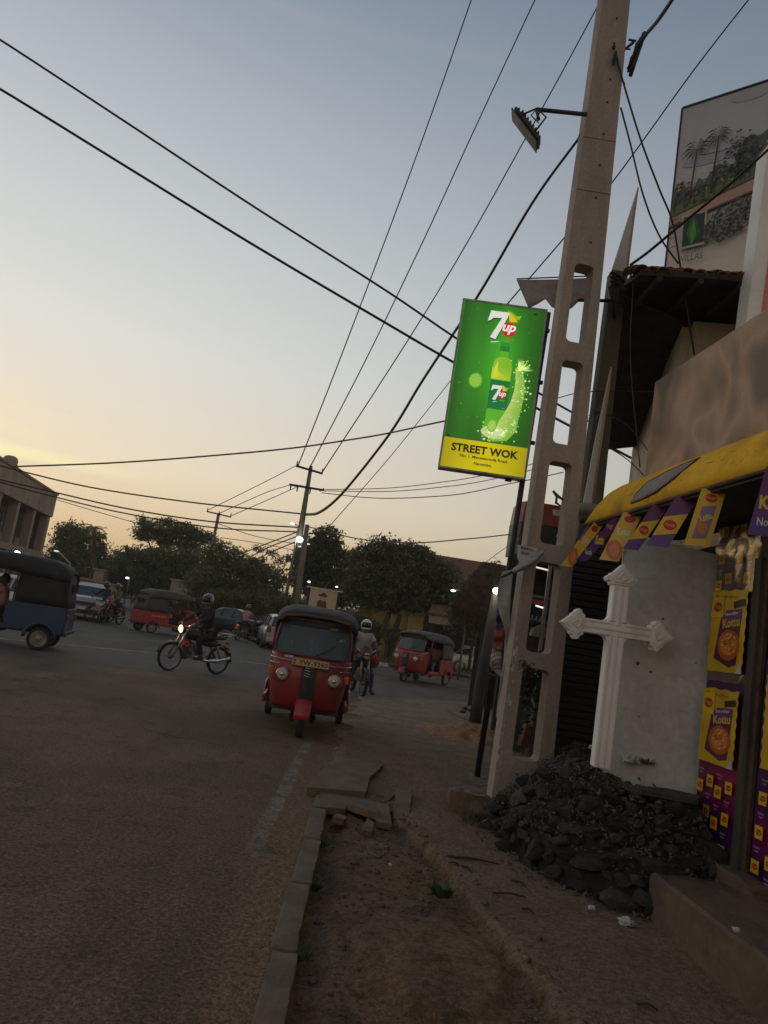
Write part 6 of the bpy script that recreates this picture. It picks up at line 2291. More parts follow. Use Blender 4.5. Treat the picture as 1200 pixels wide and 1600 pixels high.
def bbox_(nm, x0, x1, z0, z1, d0, d1, m, par=None):
    mb = MB()
    mb.prism([(x0, z0), (x1, z0), (x1, z1), (x0, z1)], Matrix.Translation(nb_ * d0) @ fB, (d1 - d0) * zdir)
    return mb.build(nm, m, par or offb)


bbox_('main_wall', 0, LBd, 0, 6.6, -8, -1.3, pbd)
bbox_('end_wall', -0.25, 0.0, 0, 6.9, -8, 0.0, pb)
bbox_('parapet_fascia', -0.35, LBd, 5.75, 7.35, -1.2, 0.12, pb)
bbox_('roof_slab', -0.4, LBd, 7.36, 7.5, -8, 0.2, pb)
bbox_('floor_band', -0.3, LBd, 2.75, 3.15, -1.3, 0.10, pb)
for k in range(5):
    x0 = 0.02 + k * 3.9
    bbox_('column', x0, x0 + 0.55, 0, 2.74, -0.5, 0.02, pb)
    bbox_('column', x0, x0 + 0.55, 3.16, 5.74, -0.5, 0.02, pb)
    if k < 4:
        wf = bbox_('window', x0 + 1.2, x0 + 3.2, 3.5, 5.2, -1.31, -1.24, mat('dark_window', (0.05, .045, .04), (.035, .03, .03), 3, .3))
        for j in range(4):
            bbox_('mullion', x0 + 1.3 + j * .6, x0 + 1.36 + j * .6, 3.5, 5.2, -1.23, -1.20, pb, wf)
        bbox_('sill_panel', x0 + .56, x0 + 3.89, 3.16, 3.75, -1.2, -.9, pb)
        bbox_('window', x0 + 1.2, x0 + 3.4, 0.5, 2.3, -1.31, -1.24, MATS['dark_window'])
# sloped gable end piece and the round tank on the roof
MB().lathe([(0, 0), (.42, 0), (.45, .2), (.45, .75), (.36, .95), (.2, 1.02), (0, 1.04)], Matrix.Translation(db_ * 7.6 + nb_ * -1.2 + Vector((0, 0, 7.5)))).build('roof_tank', pb, offb)

# low yellow walls and kiosks beyond the left traffic
def small_building(label, x0, x1, ytop, Y, c, depth=3, base=None, name='low_building', roofc=None, roof_over=.25):
    a, b = at(x0, ytop, Y), at(x1, ytop, Y)
    o = thing(name, label, 'building', (a.x, Y, 0))
    m = mat(name + str(len(MATS)), c, tuple(v * .8 for v in c), 1.5, .9, bump=.2, dirt=.3, dirtc=tuple(v * .5 for v in c))
    W_ = (b.x - a.x)
    MB().box((W_ / 2, depth / 2, a.z / 2), (W_, depth, a.z)).build('walls', m, o)
    MB().box((W_ / 2, depth / 2, a.z + .06), (W_ + roof_over, depth + roof_over, .12)).build('roof', roofc or m, o)
    return o, W_, a.z


o, W_, H_ = small_building('low yellow ochre wall building behind the blue three-wheeler', 82, 108, 898, 42, (0.42, 0.28, 0.12), 4)
MB().box((W_ * .25, -.02, 1.2), (.5, .05, 1.9)).build('door', dkw, o)
small_building('small cream kiosk left of the umbrella tree behind the bikes', 136, 172, 908, 60, (0.42, 0.34, 0.20), 3)
small_building('narrow cream tower rising behind the small kiosk', 148, 164, 890, 64, (0.34, 0.28, 0.19), 3)
# faint pale stone frontage seen through the trees
small_building('pale structure half hidden among the trees above the red three-wheeler', 268, 300, 906, 64, (0.34, 0.31, 0.24), 2)
# yellow house with the red roof
yh = thing('yellow_house', 'yellow house with a red tiled roof behind the large dark tree', 'house', at(560, 960, 48) * 1)
yo = Vector(yh.location); yh.location.z = 0; yo.z = 0
yel = mat('yellow_wall', (0.52, 0.38, 0.11), (0.42, 0.30, 0.085), 1.5, .9, bump=.2, dirt=.25, dirtc=(.25, .18, .07))
rtile = mat('red_roof', (0.19, 0.080, 0.05), (0.12, 0.055, 0.037), 3, .85, bump=.5, dirt=.3, dirtc=(.08, .05, .04))
WH = 11.0
MB().box((WH / 2, 3, 1.6), (WH, 6, 3.2)).build('walls', yel, yh)
ridge = at(690, 868, 51).z
MB().add([(-.6, -.8, 3.1), (WH + .6, -.8, 3.1), (WH - .8, 3, ridge), (2.5, 3, ridge), (-.6, 6.8, 3.1), (WH + .6, 6.8, 3.1)], [(0, 1, 2, 3), (4, 3, 2, 5), (0, 3, 4), (1, 5, 2), (0, 4, 5, 1)]).build('roof', rtile, yh)
for k in range(9):
    MB().box((0.9 + k * 1.15, -.06, 1.6), (.24, .24, 3.2)).build('column', yel, yh)
MB().box((WH * .72, -.03, 1.15), (3.4, .12, 2.3)).build('doorway', dkw, yh)
vr = thing('tiled_porch', 'low red tiled porch roof right of the yellow house columns', 'porch', at(672, 970, 40))
vo = Vector(vr.location); vr.location.z = 0
pz = at(690, 952, 40).z
MB().add([(-.2, -1, pz - .35), (4.6, -1, pz - .35), (4.3, 1.5, pz + .25), (.1, 1.5, pz + .25)], [(0, 1, 2, 3)]).build('roof', rtile, vr, solid=.12)
MB().box((2.2, -.95, pz - .62), (4.7, .08, .34)).build('fascia', mat('porch_fascia', (.30, .22, .17), (.22, .16, .12), 3, .8), vr)
for x_ in (0.05, 2.2, 4.4):
    MB().box((x_, -.8, (pz - .4) / 2), (.14, .14, pz - .4)).build('post', dkw, vr)
MB().box((2.2, 1.6, (pz - .4) / 2), (4.8, .12, pz - .4)).build('rear_wall', dkw, vr)

# the small hoarding with a portrait behind the central three-wheeler
ho = thing('portrait_hoarding', 'small beige hoarding with a hatted figure above the central three-wheeler', 'hoarding', at(504, 940, 34))
HQ = Vector(ho.location)
hz0, hz1 = at(504, 952, 34).z - HQ.z, at(503, 921, 34).z - HQ.z
wv = 0.60
fh_ = frame((0, 0, 0), (1, .08, 0), (0, 0, 1))
MB().prism([(-wv, hz0), (wv, hz0), (wv, hz1), (-wv, hz1)], fh_, -.05).build('panel', mat('beige_board', (.52, .40, .27), (.45, .34, .23), 2, .7), ho)
MB().box((0, .02, hz1 + .03), (1.62, .07, .06)).build('top_bar', board_w, ho)
for s_ in (-1, 1):
    MB().box((s_ * (wv + .06), .04, (hz1 - HQ.z) / 2), (.07, .07, hz1 + HQ.z)).build('post', dkw, ho)
S = Sheet(.004)
S.poly([(-.22, hz0 + .05), (.22, hz0 + .05), (.16, -.0), (.06, .10), (-.10, .10), (-.22, -.02)], (92, 56, 44))
S.ellipse(0, .16, .12, .15, (190, 150, 130), 14)
S.ellipse(-.03, .26, .22, .05, (96, 66, 54), 14)
S.ellipse(0, .30, .11, .09, (84, 58, 48), 12)
S.build('print', printmat('hoarding_print'), ho, frame((0, -.012, 0), (1, .08, 0), (0, 0, 1)))

# thatched hut at the right
hut = thing('thatched_hut', 'drooping dry palm thatch roof of a hut behind the lit lamp post', 'hut', at(775, 990, 19.5))
HQ = Vector(hut.location); hut.location.z = 0; HQ.z = 0
thm = mat('dry_thatch', (0.075, 0.045, 0.026), (0.035, 0.023, 0.015), 6, .95, bump=.8)
tl_, tm_, tr_2 = at(706, 915, 19.5) - HQ, at(765, 880, 19.5) - HQ, at(850, 900, 19.5) - HQ
r_ = random.Random(77)
th = MB()
rows = []
for j in range(8):
    v = j / 7
    row = []
    for i in range(14):
        u = i / 13
        top = (tl_ * .55 + tm_ * .45).lerp(tr_2, u) if False else Vector((tl_.x * .2 + tm_.x * .8 + (tr_2.x - tm_.x) * u, 0, tm_.z - .02 * u))
        lo = Vector((tl_.x + (tr_2.x - tl_.x) * u, -.9, tl_.z - .55 - .35 * math.sin(u * 2.4)))
        p = top.lerp(lo, v)
        p.z += .10 * math.sin(v * 3.1)
        row.append(p)
    rows.append(row)
th.grid(rows)
th.build('roof_body', thm, hut, solid=.05)
st2 = MB()
for k in range(3600):
    u, v = r_.random(), r_.random() ** .45
    j, i = int(v * 6.99), int(u * 12.99)
    p = Vector(rows[j][i]).lerp(rows[min(7, j + 1)][min(13, i + 1)], r_.random())
    d = Vector((r_.uniform(-.5, .2), -.25, -r_.uniform(.25, .7))) * r_.uniform(.3, 1.05)
    n = Vector((.022, 0, .01))
    st2.add([p - n, p + n, p + d], [(0, 1, 2)])
so_ = st2.build('straw', thm, hut)
so_['kind'] = 'stuff'
for x_, z_ in ((tl_.x + .9, 2.3), (tr_2.x - .3, 2.5)):
    MB().cyl((x_, -.5, 0), (x_, -.5, z_), .07, n=8).build('post', dkw, hut)
MB().box(((tl_.x + tr_2.x) / 2 + .5, .3, 1.0), ((tr_2.x - tl_.x) * .7, .1, 2.0)).build('rear_wall', dkw, hut)
MB().ell(((tl_.x + tr_2.x) / 2 - .3, -.6, 2.05), (.12, .12, .16), 10, 8).build('red_lantern', mat('lantern_red', (.22, .03, .03), (.16, .02, .02), 5, .6), hut)

# ------------------------------------------------------------------ shop behind the pole (seen through its openings)
ks = thing('roadside_shop', 'dark roadside shop with a red rounded sign box seen through the pole openings', 'shop', (2.45, 12.0, 0))
KO = Vector((2.45, 12.0, 0))
k_at = lambda x, y, Y=12.0: at(x, y, Y) - KO
redm = mat('sign_red', (0.30, 0.05, 0.04), (0.22, 0.04, 0.035), 4, .5, dirt=.25, dirtc=(.08, .03, .025))
zt, zm, zb = k_at(860, 788).z, k_at(860, 822).z, k_at(860, 872).z
xl_, xr_ = k_at(806, 830).x, k_at(960, 830).x
rows = []
for (y0, zlo, zhi, m_, nm) in ((0, zm, zt, redm, 'sign_box'), (0, zb, zm - .01, black_paint, 'dark_band')):
    mb = MB()
    prof = [(xl_ + .30, -.0), (xl_ + .08, .05), (xl_, .25), (xl_ + .02, .8)]
    ring_lo = [Vector((xr_, 0, zlo))] + [Vector((p[0], p[1], zlo)) for p in prof] + [Vector((xr_, .8, zlo))]
    ring_hi = [Vector((p.x + .03 * (nm == 'sign_box'), p.y, zhi)) for p in ring_lo]
    n = len(ring_lo)
    mb.add(ring_lo + ring_hi, [(i, (i + 1) % n, (i + 1) % n + n, i + n) for i in range(n)] + [list(range(n))[::-1], list(range(n, 2 * n))])
    mb.build(nm, m_, ks)
MB().box((xl_ + .75, -.03, zm - .14), (.22, .03, .045)).build('fascia_highlight', mat('highlight_pale', (.5, .5, .48), (.4, .4, .38), 5, .3), ks)  # pale bar standing in for the highlight on the dark band, sheds no light
MB().box((xl_ + 2.2, 2.2, 1.7), (3.6, .1, 3.4)).build('rear_wall', dkw, ks)
MB().box((xl_ + 2.3, 1.1, zb + .03), (3.6, 2.2, .06)).build('ceiling', dkw, ks)
MB().box((xl_ + .22, .1, zb / 2), (.12, .12, zb)).build('post', redm, ks)
MB().box((xl_ + .62, .05, zb / 2), (.05, .05, zb)).build('post', metal, ks)
MB().box((xl_ + .95, .5, .42), (1.1, .5, .84)).build('counter', mat('counter_green', (.05, .07, .045), (.035, .05, .03), 5, .6), ks)
for k, (x, y, w_, m_) in enumerate(((850, 888, .22, white_lamp), (846, 948, .14, emit('shop_tube', (1, .95, .85), 1.2)))):
    p = k_at(x, y)
    MB().tube([p + Vector((-w_ / 2, .1, .01)), p + Vector((w_ / 2, .1, -.01))], .014, 6).build('tube_light', m_ if k else emit('tube_dim', (.9, .9, .85), .9), ks)
p = k_at(848, 932); MB().box(p + Vector((0, .2, 0)), (.32, .03, .035)).build('shelf', metal, ks)
p = k_at(846, 938); MB().box(p + Vector((0, .2, -.02)), (.30, .03, .07)).build('red_shelf_edge', redm, ks)
p = k_at(846, 985); MB().prism([(p.x - .12, p.z - .1), (p.x + .10, p.z - .1), (p.x + .12, p.z + .05), (p.x + .02, p.z + .09), (p.x - .10, p.z + .02)], frame((0, .3, 0), (1, 0, 0), (0, 0, 1)), .2).build('carton', mat('carton', (.26, .22, .18), (.2, .17, .14), 6, .9), ks)
p = k_at(846, 968)
for k in range(5):
    MB().lathe([(0, 0), (.035, 0), (.035, .11), (.012, .15), (.012, .19), (0, .19)], Matrix.Translation(p + Vector((-.14 + k * .07, .32, -.12))), 8).build('bottle', mat('bottle_green', (.03, .07, .04), (.02, .05, .03), 5, .2) if k % 2 else glass('bottle_glass', (.3, .4, .35), .8), ks)
# crumpled bird-like cloth on the pole web and white rag
br = thing('torn_rag', 'dark torn rag sticking out inside the third opening of the utility pole', 'rag', at(880, 790, 7.4))
RQ = at(880, 790, 7.4)
MB().tube([at(864, 767, 7.4) - RQ, at(870, 774, 7.4) - RQ, at(880, 781, 7.4) - RQ], [.012, .018, .01], 7).build('strand', dark_conc, br)
MB().tube([at(870, 774, 7.4) - RQ, at(869, 786, 7.42) - RQ, at(876, 790, 7.4) - RQ], [.02, .028, .012], 7, flat=.5).build('strand', dark_conc, br)
MB().prism([(p.x, p.z) for p in [at(864, 795, 7.4) - RQ, at(876, 797, 7.4) - RQ, at(876, 806, 7.4) - RQ, at(865, 805, 7.4) - RQ]][::-1], frame((0, .02, 0), (1, 0, 0), (0, 0, 1)), .006).build('white_scrap', white_pl, br)

# ------------------------------------------------------------------ lamp posts and poles
lp = thing('lamp_post', 'dark grey lamp post with a bright round lamp in front of the thatched hut', 'lamp post', (gr(742, 1130).x, gr(742, 1130).y, 0))
LQ = Vector(lp.location)
tp_ = at(779, 905, LQ.y) - LQ
MB().tube([(0, 0, 0), (0, 0, .5), (tp_.x, 0, tp_.z)], [.13, .115, .085], 10).build('post', mat('post_concrete', (.07, .058, .048), (.045, .038, .032), 3, .9, bump=.4, dirt=.3), lp)
pl2 = at(775, 923, LQ.y - .15) - LQ
MB().ell(pl2, (.065, .065, .065), 12, 8).build('lamp', emit('lamp_near', (1, .97, .85), 12.0), lp)
MB().tube([Vector((tp_.x, 0, pl2.z + .1)), pl2 + Vector((0, .02, .06))], .02, 6).build('lamp_arm', steel_dark, lp)
lg = bpy.data.lights.new('lamp_glow', 'POINT'); lg.energy = 2.5; lg.color = (1, .95, .85); lg.shadow_soft_size = .07
lgo = bpy.data.objects.new('lamp_glow', lg); col.objects.link(lgo); lgo.parent = lp; lgo.location = pl2 + Vector((0, -.12, -.02))
# rubble and a slab beside it
for k, (x, y) in enumerate(((727, 1107), (735, 1110), (742, 1108), (722, 1112))):
    o = bpy.data.objects.new('loose_stone', stones[k * 3 % len(stones)])
    col.objects.link(o); o.location = gr(x, y, .05); o.scale = (.22, .18, .14); o.rotation_euler = (0, .2, k)
    tag(o, ['loose stone touching the foot of the lamp post', 'loose stone in the middle of the little row by the lamp post', 'loose stone nearest the lamp post on its left', 'outermost loose stone of the row left of the lamp post'][k], 'stone', 'loose stones by the lamp post')

PM = mat('far_pole_concrete', (0.20, 0.165, 0.13), (0.15, 0.125, 0.10), 2.0, .9, bump=.3, dirt=.25)


def utility(label, bx_, by_, tx, ty, Y, arms, lamps=(), r0=.17, r1=.10, gap=True):
    d = ray(bx_, by_)
    foot = Vector((d.x / d.y * Y, Y, 0))
    top = at(tx, ty, Y)
    o = thing('utility_pole', label, 'utility pole', foot)
    T = top - foot
    base_x = 0.0
    if gap:     # two legs at the bottom joined higher up
        for s_ in (-1, 1):
            MB().tube([(s_ * .30, 0, 0), (s_ * .16 + T.x * .45, 0, T.z * .45)], [.10, .09], 4).build('leg', PM, o)
        for z in (.12, .24, .36):
            MB().box((T.x * z, 0, T.z * z), (.5, .16, .18)).build('web', PM, o)
        MB().tube([(T.x * .43, 0, T.z * .43), T], [.21, r1], 4).build('shaft', PM, o)
    else:
        MB().tube([(0, 0, 0), T], [r0, r1], 6).build('shaft', PM, o)
    for (x0, y0, x1, y1, ins) in arms:
        a, b = at(x0, y0, Y - .15) - foot, at(x1, y1, Y - .15) - foot
        arm = MB().tube([a, b], .065, 4).build('cross_arm', dkw, o)
        for t, h in ins:
            p = a.lerp(b, t)
            MB().tube([p, p + Vector((0, 0, h))], [.05, .035], 6).build('insulator', steel_dark, arm)
    return o, foot


up, uf = utility('tallest far pole with two cross arms at the junction', 455, 925, 486, 728, 43,
                 [(463, 728, 504, 740, [(0.02, .30), (.52, .28), (.98, .28)]), (452, 757, 506, 766, [(.05, -.28), (.25, -.34), (.62, -.34), (.98, .12), (.9, -.12)])])
utility('plain shorter pole standing right beside the tallest far pole', 470, 925, 480, 820, 41, [], r0=.20, r1=.13, gap=False)
utility('T-shaped pole behind the umbrella tree', 328, 862, 342, 802, 70, [(323, 799, 361, 808, [(0.02, .34), (.5, .3), (.98, .38)])], gap=False, r0=.2, r1=.14)


def street_lamp(label, x, y, Y, em, r=.10, post=None, arm=None, flat=.5):
    p = at(x, y, Y)
    o = thing('street_lamp', label, 'street lamp', (p.x, Y, 0), group='lit street lamps')
    MB().ell((0, 0, p.z), (r, r, r * flat), 10, 6).build('lamp_head', em, o)
    if post:
        q_ = at(*post, Y) - Vector((p.x, Y, 0))
        MB().tube([Vector((q_.x, .1, 0)), Vector((q_.x, .1, q_.z)), Vector((0, .05, p.z + r * .4))], .05, 6).build('post', metal, o)
    return o


L1 = emit('lamp_a', (.92, 1, .98), 14.0)
L2 = emit('lamp_b', (1, .98, .9), 3.0)
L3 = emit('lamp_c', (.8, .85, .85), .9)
street_lamp('brightest white street lamp on the tallest far pole', 468, 843, 42.5, L1, .19, (472, 846), flat=.8)
street_lamp('dimmer lamp high on the left side of the tallest far pole', 457, 818, 42.6, L2, .13, (466, 822), flat=.35)
street_lamp('small light below the brightest lamp between the two poles', 468, 854, 42.4, L3, .10, (472, 856), flat=.35)
street_lamp('faint light right of the two poles', 481, 850, 42, L3, .12, (476, 852), flat=.35)
street_lamp('white street lamp on a slim post over the far left road', 199, 903, 48, L2, .12, (201, 905))
street_lamp('small bright light among the trees left of the portrait hoarding', 483, 909, 44, L2, .09, (484, 912))
street_lamp('small bright light among the trees right of the portrait hoarding', 526, 917, 43, L2, .08, (528, 920))
street_lamp('flat white lamp seen in front of the large dark tree', 708, 923, 32, L2, .11, (735, 924), flat=.4)
street_lamp('bright lamp glinting over the roof of the blue three-wheeler', 27, 863, 30, L1, .10, (18, 866), flat=.5)
street_lamp('curved street lamp in front of the left trees, unlit but given a faint glow', 88, 861, 40, L3, .14, (108, 880), flat=.3)  # unlit head drawn pale by a faint emission
# ------------------------------------------------------------------ overhead cables
A_ = at
cable('upper thick black cable crossing from the top left to the green sign', [A_(-60, 28, 7.0), A_(0, 62, 7.3), A_(200, 193, 8.0), A_(400, 325, 8.9), A_(600, 452, 10.0), A_(715, 530, 10.8), A_(865, 628, 12), A_(1010, 705, 14)], 3.4)
cable('lower thick black cable crossing from the left edge to the green sign', [A_(-60, 108, 7.0), A_(0, 139, 7.3), A_(200, 262, 8.0), A_(400, 385, 8.9), A_(600, 503, 10.0), A_(712, 568, 10.8), A_(865, 652, 12), A_(1010, 728, 14)], 4.0)
cable('thin line rising from the far pole to the top centre, leftmost of three', [A_(466, 727, 43), A_(520, 590, 28), A_(600, 380, 17), A_(670, 190, 12), A_(738, -5, 9)], 1.9)
cable('thin line rising from the far pole to the top centre, middle of three', [A_(486, 727, 43), A_(560, 585, 27), A_(650, 400, 17), A_(740, 205, 12), A_(838, -5, 9)], 1.9)
cable('thin line rising from the far pole past the floodlight, right of three', [A_(504, 737, 43), A_(600, 590, 26), A_(700, 430, 17), A_(830, 200, 11), A_(942, -5, 8.5)], 2.0)
cable('thick twisted black cable hanging from the far pole to the utility pole', [A_(479, 804, 43), A_(498, 801, 37), A_(530, 776, 30), A_(600, 690, 20), A_(660, 595, 15), A_(745, 465, 11), A_(830, 320, 8.8), A_(911, 207, 7.4)], 4.5, name='bundled_cable')
cable('thick twisted black cable leaving the clamp towards the top right', [A_(982, 108, 7.3), A_(1004, 62, 7.0), A_(1028, 32, 6.5), A_(1060, -15, 6.0)], 6.5, name='bundled_cable')
cable('thin line crossing behind the utility pole from the top right corner', [A_(1173, -5, 7.5), A_(1080, 115, 8.2), A_(958, 283, 9.5), A_(890, 362, 11), A_(790, 478, 14)], 2.4)
cable('faint line continuing below the green sign towards the trees', [A_(795, 475, 14), A_(700, 600, 20), A_(600, 725, 30), A_(515, 822, 44)], 1.4)
cable('thick sagging cable crossing in front of the billboard to the roof corner', [A_(1210, 225, 6.6), A_(1140, 288, 7.0), A_(1070, 346, 7.5), A_(1015, 392, 7.9), A_(985, 414, 8.2)], 4.5)
cable('slack grey cable looping from the pole to the tiled roof, upper', [A_(962, 80, 7.3), A_(970, 115, 7.3), A_(1000, 215, 7.4), A_(1030, 295, 7.6), A_(1050, 345, 7.7), A_(1062, 410, 7.8), A_(1085, 555, 8.0)], 3.0)
cable('slack grey cable looping from the pole to the tiled roof, lower', [A_(970, 168, 7.35), A_(985, 225, 7.4), A_(1005, 305, 7.5), A_(1030, 368, 7.7), A_(1060, 412, 7.8)], 2.8)
cable('black cable from the green sign to the pale building at the left', [A_(22, 729, 38), A_(180, 723, 30), A_(400, 706, 20), A_(560, 685, 14), A_(694, 658, 9.6)], 2.6)
cable('sagging black line from the pale building to the far pole, topmost', [A_(-20, 722, 40), A_(40, 738, 41), A_(150, 763, 42), A_(300, 785, 43), A_(472, 803, 43)], 2.4)
cable('black line from the left edge to the far pole, second', [A_(-20, 745, 40), A_(80, 768, 41), A_(200, 795, 42), A_(330, 815, 43), A_(466, 824, 43)], 2.4)
cable('black line from the left edge to the far pole, third', [A_(-20, 748, 40), A_(80, 775, 41), A_(200, 803, 42), A_(340, 825, 43), A_(464, 831, 43)], 2.2)
cable('lowest thin black line from the left edge into the umbrella tree', [A_(-20, 742, 45), A_(80, 778, 55), A_(222, 820, 70)], 1.2)
cable('thin line from the T-shaped pole to the far pole, upper', [A_(325, 797, 70), A_(400, 760, 56), A_(464, 727, 43)], 1.2)
cable('thin line from the T-shaped pole to the far pole, middle', [A_(343, 802, 70), A_(410, 772, 56), A_(455, 757, 43)], 1.2)
cable('thin line from the T-shaped pole to the far pole, lower', [A_(361, 806, 70), A_(430, 776, 56), A_(470, 758, 43)], 1.2)
for k, (a, b, c_) in enumerate([((465, 831), (400, 856), (375, 866)), ((464, 838), (420, 855), (395, 868)), ((463, 846), (425, 862), (405, 872)), ((340, 818), (400, 838), (463, 850)), ((345, 840), (400, 848), (462, 860))]):
    cable(['service line sloping left from the far pole, upper of the bundle', 'service line sloping left from the far pole, middle of the bundle', 'service line sloping left from the far pole, lowest of the bundle',
           'thin line from behind the T-shaped pole to the far pole', 'lowest thin line from the T-shaped pole to the far pole'][k], [A_(*a, 43), A_(*b, 46), A_(*c_, 50)], 1.8 if k < 3 else 1.1)
cable('thin line from the far pole to the right below the green sign, upper', [A_(506, 765, 43), A_(600, 763, 32), A_(700, 752, 20), A_(800, 733, 12), A_(880, 708, 9)], 1.3)
cable('thin line from the far pole to the right below the green sign, middle', [A_(506, 767, 43), A_(600, 768, 32), A_(700, 760, 20), A_(800, 742, 12), A_(880, 716, 9)], 1.3)
cable('thin line from the far pole to the right below the green sign, lower', [A_(503, 770, 43), A_(580, 778, 32), A_(690, 775, 20), A_(800, 755, 12), A_(880, 738, 9)], 1.5)
cable('thin black line over the dark trees to the red sign box', [A_(482, 823, 41), A_(560, 842, 32), A_(640, 848, 24), A_(730, 842, 16), A_(806, 834, 12)], 1.9)
cable('faint line slanting down to the thatched hut', [A_(806, 845, 12), A_(770, 870, 15), A_(742, 893, 20)], 1.0)
cable('thin wire from the dark post to the window of the cream house', [A_(935, 690, 8.4), A_(985, 722, 9.5), A_(1030, 770, 10.5)], 1.6)
cable('thin wire slanting behind the dark post, below the roof', [A_(860, 625, 8.2), A_(920, 612, 8.3), A_(1040, 612, 8.0)], 1.6)
cable('thin wire from the roof corner down to the shop front', [A_(990, 440, 7.9), A_(985, 560, 7.8), A_(1000, 730, 7.5)], 1.8)
cable('second thin wire below the roof between dark post and signboard', [A_(925, 640, 8.2), A_(980, 665, 8.3), A_(1035, 735, 8.0)], 1.6)

# ------------------------------------------------------------------ people
skin_m = mat('skin', (0.13, 0.068, 0.042), (0.10, 0.052, 0.032), 12, 0.6)
hair_m = mat('hair', (0.012, 0.010, 0.009), (0.02, 0.017, 0.015), 20, 0.5)


def skin_mesh(name, nodes, edges, m, parent, sub=1):
    """one continuous surface grown over a skeleton: nodes {name: (pos, radius or (rx, ry))}"""
    keys = list(nodes)
    me = bpy.data.meshes.new(name)
    me.from_pydata([nodes[k][0] for k in keys], [(keys.index(a), keys.index(b)) for a, b in edges], [])
    ob = bpy.data.objects.new(name, me)
    col.objects.link(ob)
    md = ob.modifiers.new('skin', 'SKIN')
    md.use_smooth_shade = True
    sv = me.skin_vertices[0].data
    for i, k in enumerate(keys):
        r = nodes[k][1]
        sv[i].radius = (r, r) if not isinstance(r, tuple) else r
        sv[i].use_root = (i == 0)
    ss_ = ob.modifiers.new('sub', 'SUBSURF')
    ss_.levels = sub
    ss_.render_levels = sub
    bpy.context.view_layer.update()
    out = bpy.data.meshes.new_from_object(ob.evaluated_get(bpy.context.evaluated_depsgraph_get()))
    bpy.data.objects.remove(ob)
    out.name = name
    out.materials.clear()
    out.materials.append(m)
    for p in out.polygons:
        p.use_smooth = True
    o = bpy.data.objects.new(name, out)
    col.objects.link(o)
    o.parent = parent
    return o


# poses: forward is -Y, feet or wheels at z = 0, x across (left of the person = +x when facing -Y ... mirrored by s)
def pose(kind):
    J = {}
    if kind == 'ride':          # astride a motorbike, hands on the bars
        J.update(pel=(0, .22, .86), sp=(0, .17, 1.05), ch=(0, .10, 1.26), nk=(0, .07, 1.42), hd=(0, .045, 1.56))
        for s, n in ((1, 'l'), (-1, 'r')):
            J['sh' + n] = (.17 * s, .09, 1.36); J['el' + n] = (.27 * s, -.10, 1.16); J['ha' + n] = (.27 * s, -.36, 1.04)
            J['hi' + n] = (.10 * s, .20, .82); J['kn' + n] = (.19 * s, -.17, .74); J['an' + n] = (.17 * s, .02, .34); J['to' + n] = (.18 * s, -.16, .30)
    elif kind == 'halt':        # on a stopped motorbike, left foot on the ground
        J = pose('ride')
        J.update(knl=(.27, -.08, .50), anl=(.33, .02, .09), tol=(.36, -.16, .05))
    elif kind == 'sit':         # on a bench inside a three-wheeler, hands in the lap
        J.update(pel=(0, .12, .68), sp=(0, .14, .86), ch=(0, .12, 1.06), nk=(0, .10, 1.20), hd=(0, .07, 1.35))
        for s, n in ((1, 'l'), (-1, 'r')):
            J['sh' + n] = (.17 * s, .11, 1.15); J['el' + n] = (.23 * s, .02, .90); J['ha' + n] = (.10 * s, -.20, .82)
            J['hi' + n] = (.10 * s, .10, .66); J['kn' + n] = (.14 * s, -.32, .70); J['an' + n] = (.14 * s, -.34, .32); J['to' + n] = (.14 * s, -.50, .27)
    elif kind == 'drive':       # at the bar of a three-wheeler
        J = pose('sit')
        for s, n in ((1, 'l'), (-1, 'r')):
            J['el' + n] = (.27 * s, -.12, .98); J['ha' + n] = (.28 * s, -.38, .98)
    elif kind == 'stand':
        J.update(pel=(0, 0, .93), sp=(0, .01, 1.08), ch=(0, .01, 1.28), nk=(0, 0, 1.46), hd=(0, -.02, 1.60))
        for s, n in ((1, 'l'), (-1, 'r')):
            J['sh' + n] = (.18 * s, .01, 1.40); J['el' + n] = (.25 * s, .03, 1.12); J['ha' + n] = (.25 * s, -.08, .88)
            J['hi' + n] = (.09 * s, 0, .90); J['kn' + n] = (.11 * s, -.02, .50); J['an' + n] = (.12 * s, .02, .08); J['to' + n] = (.13 * s, -.14, .04)
    return J


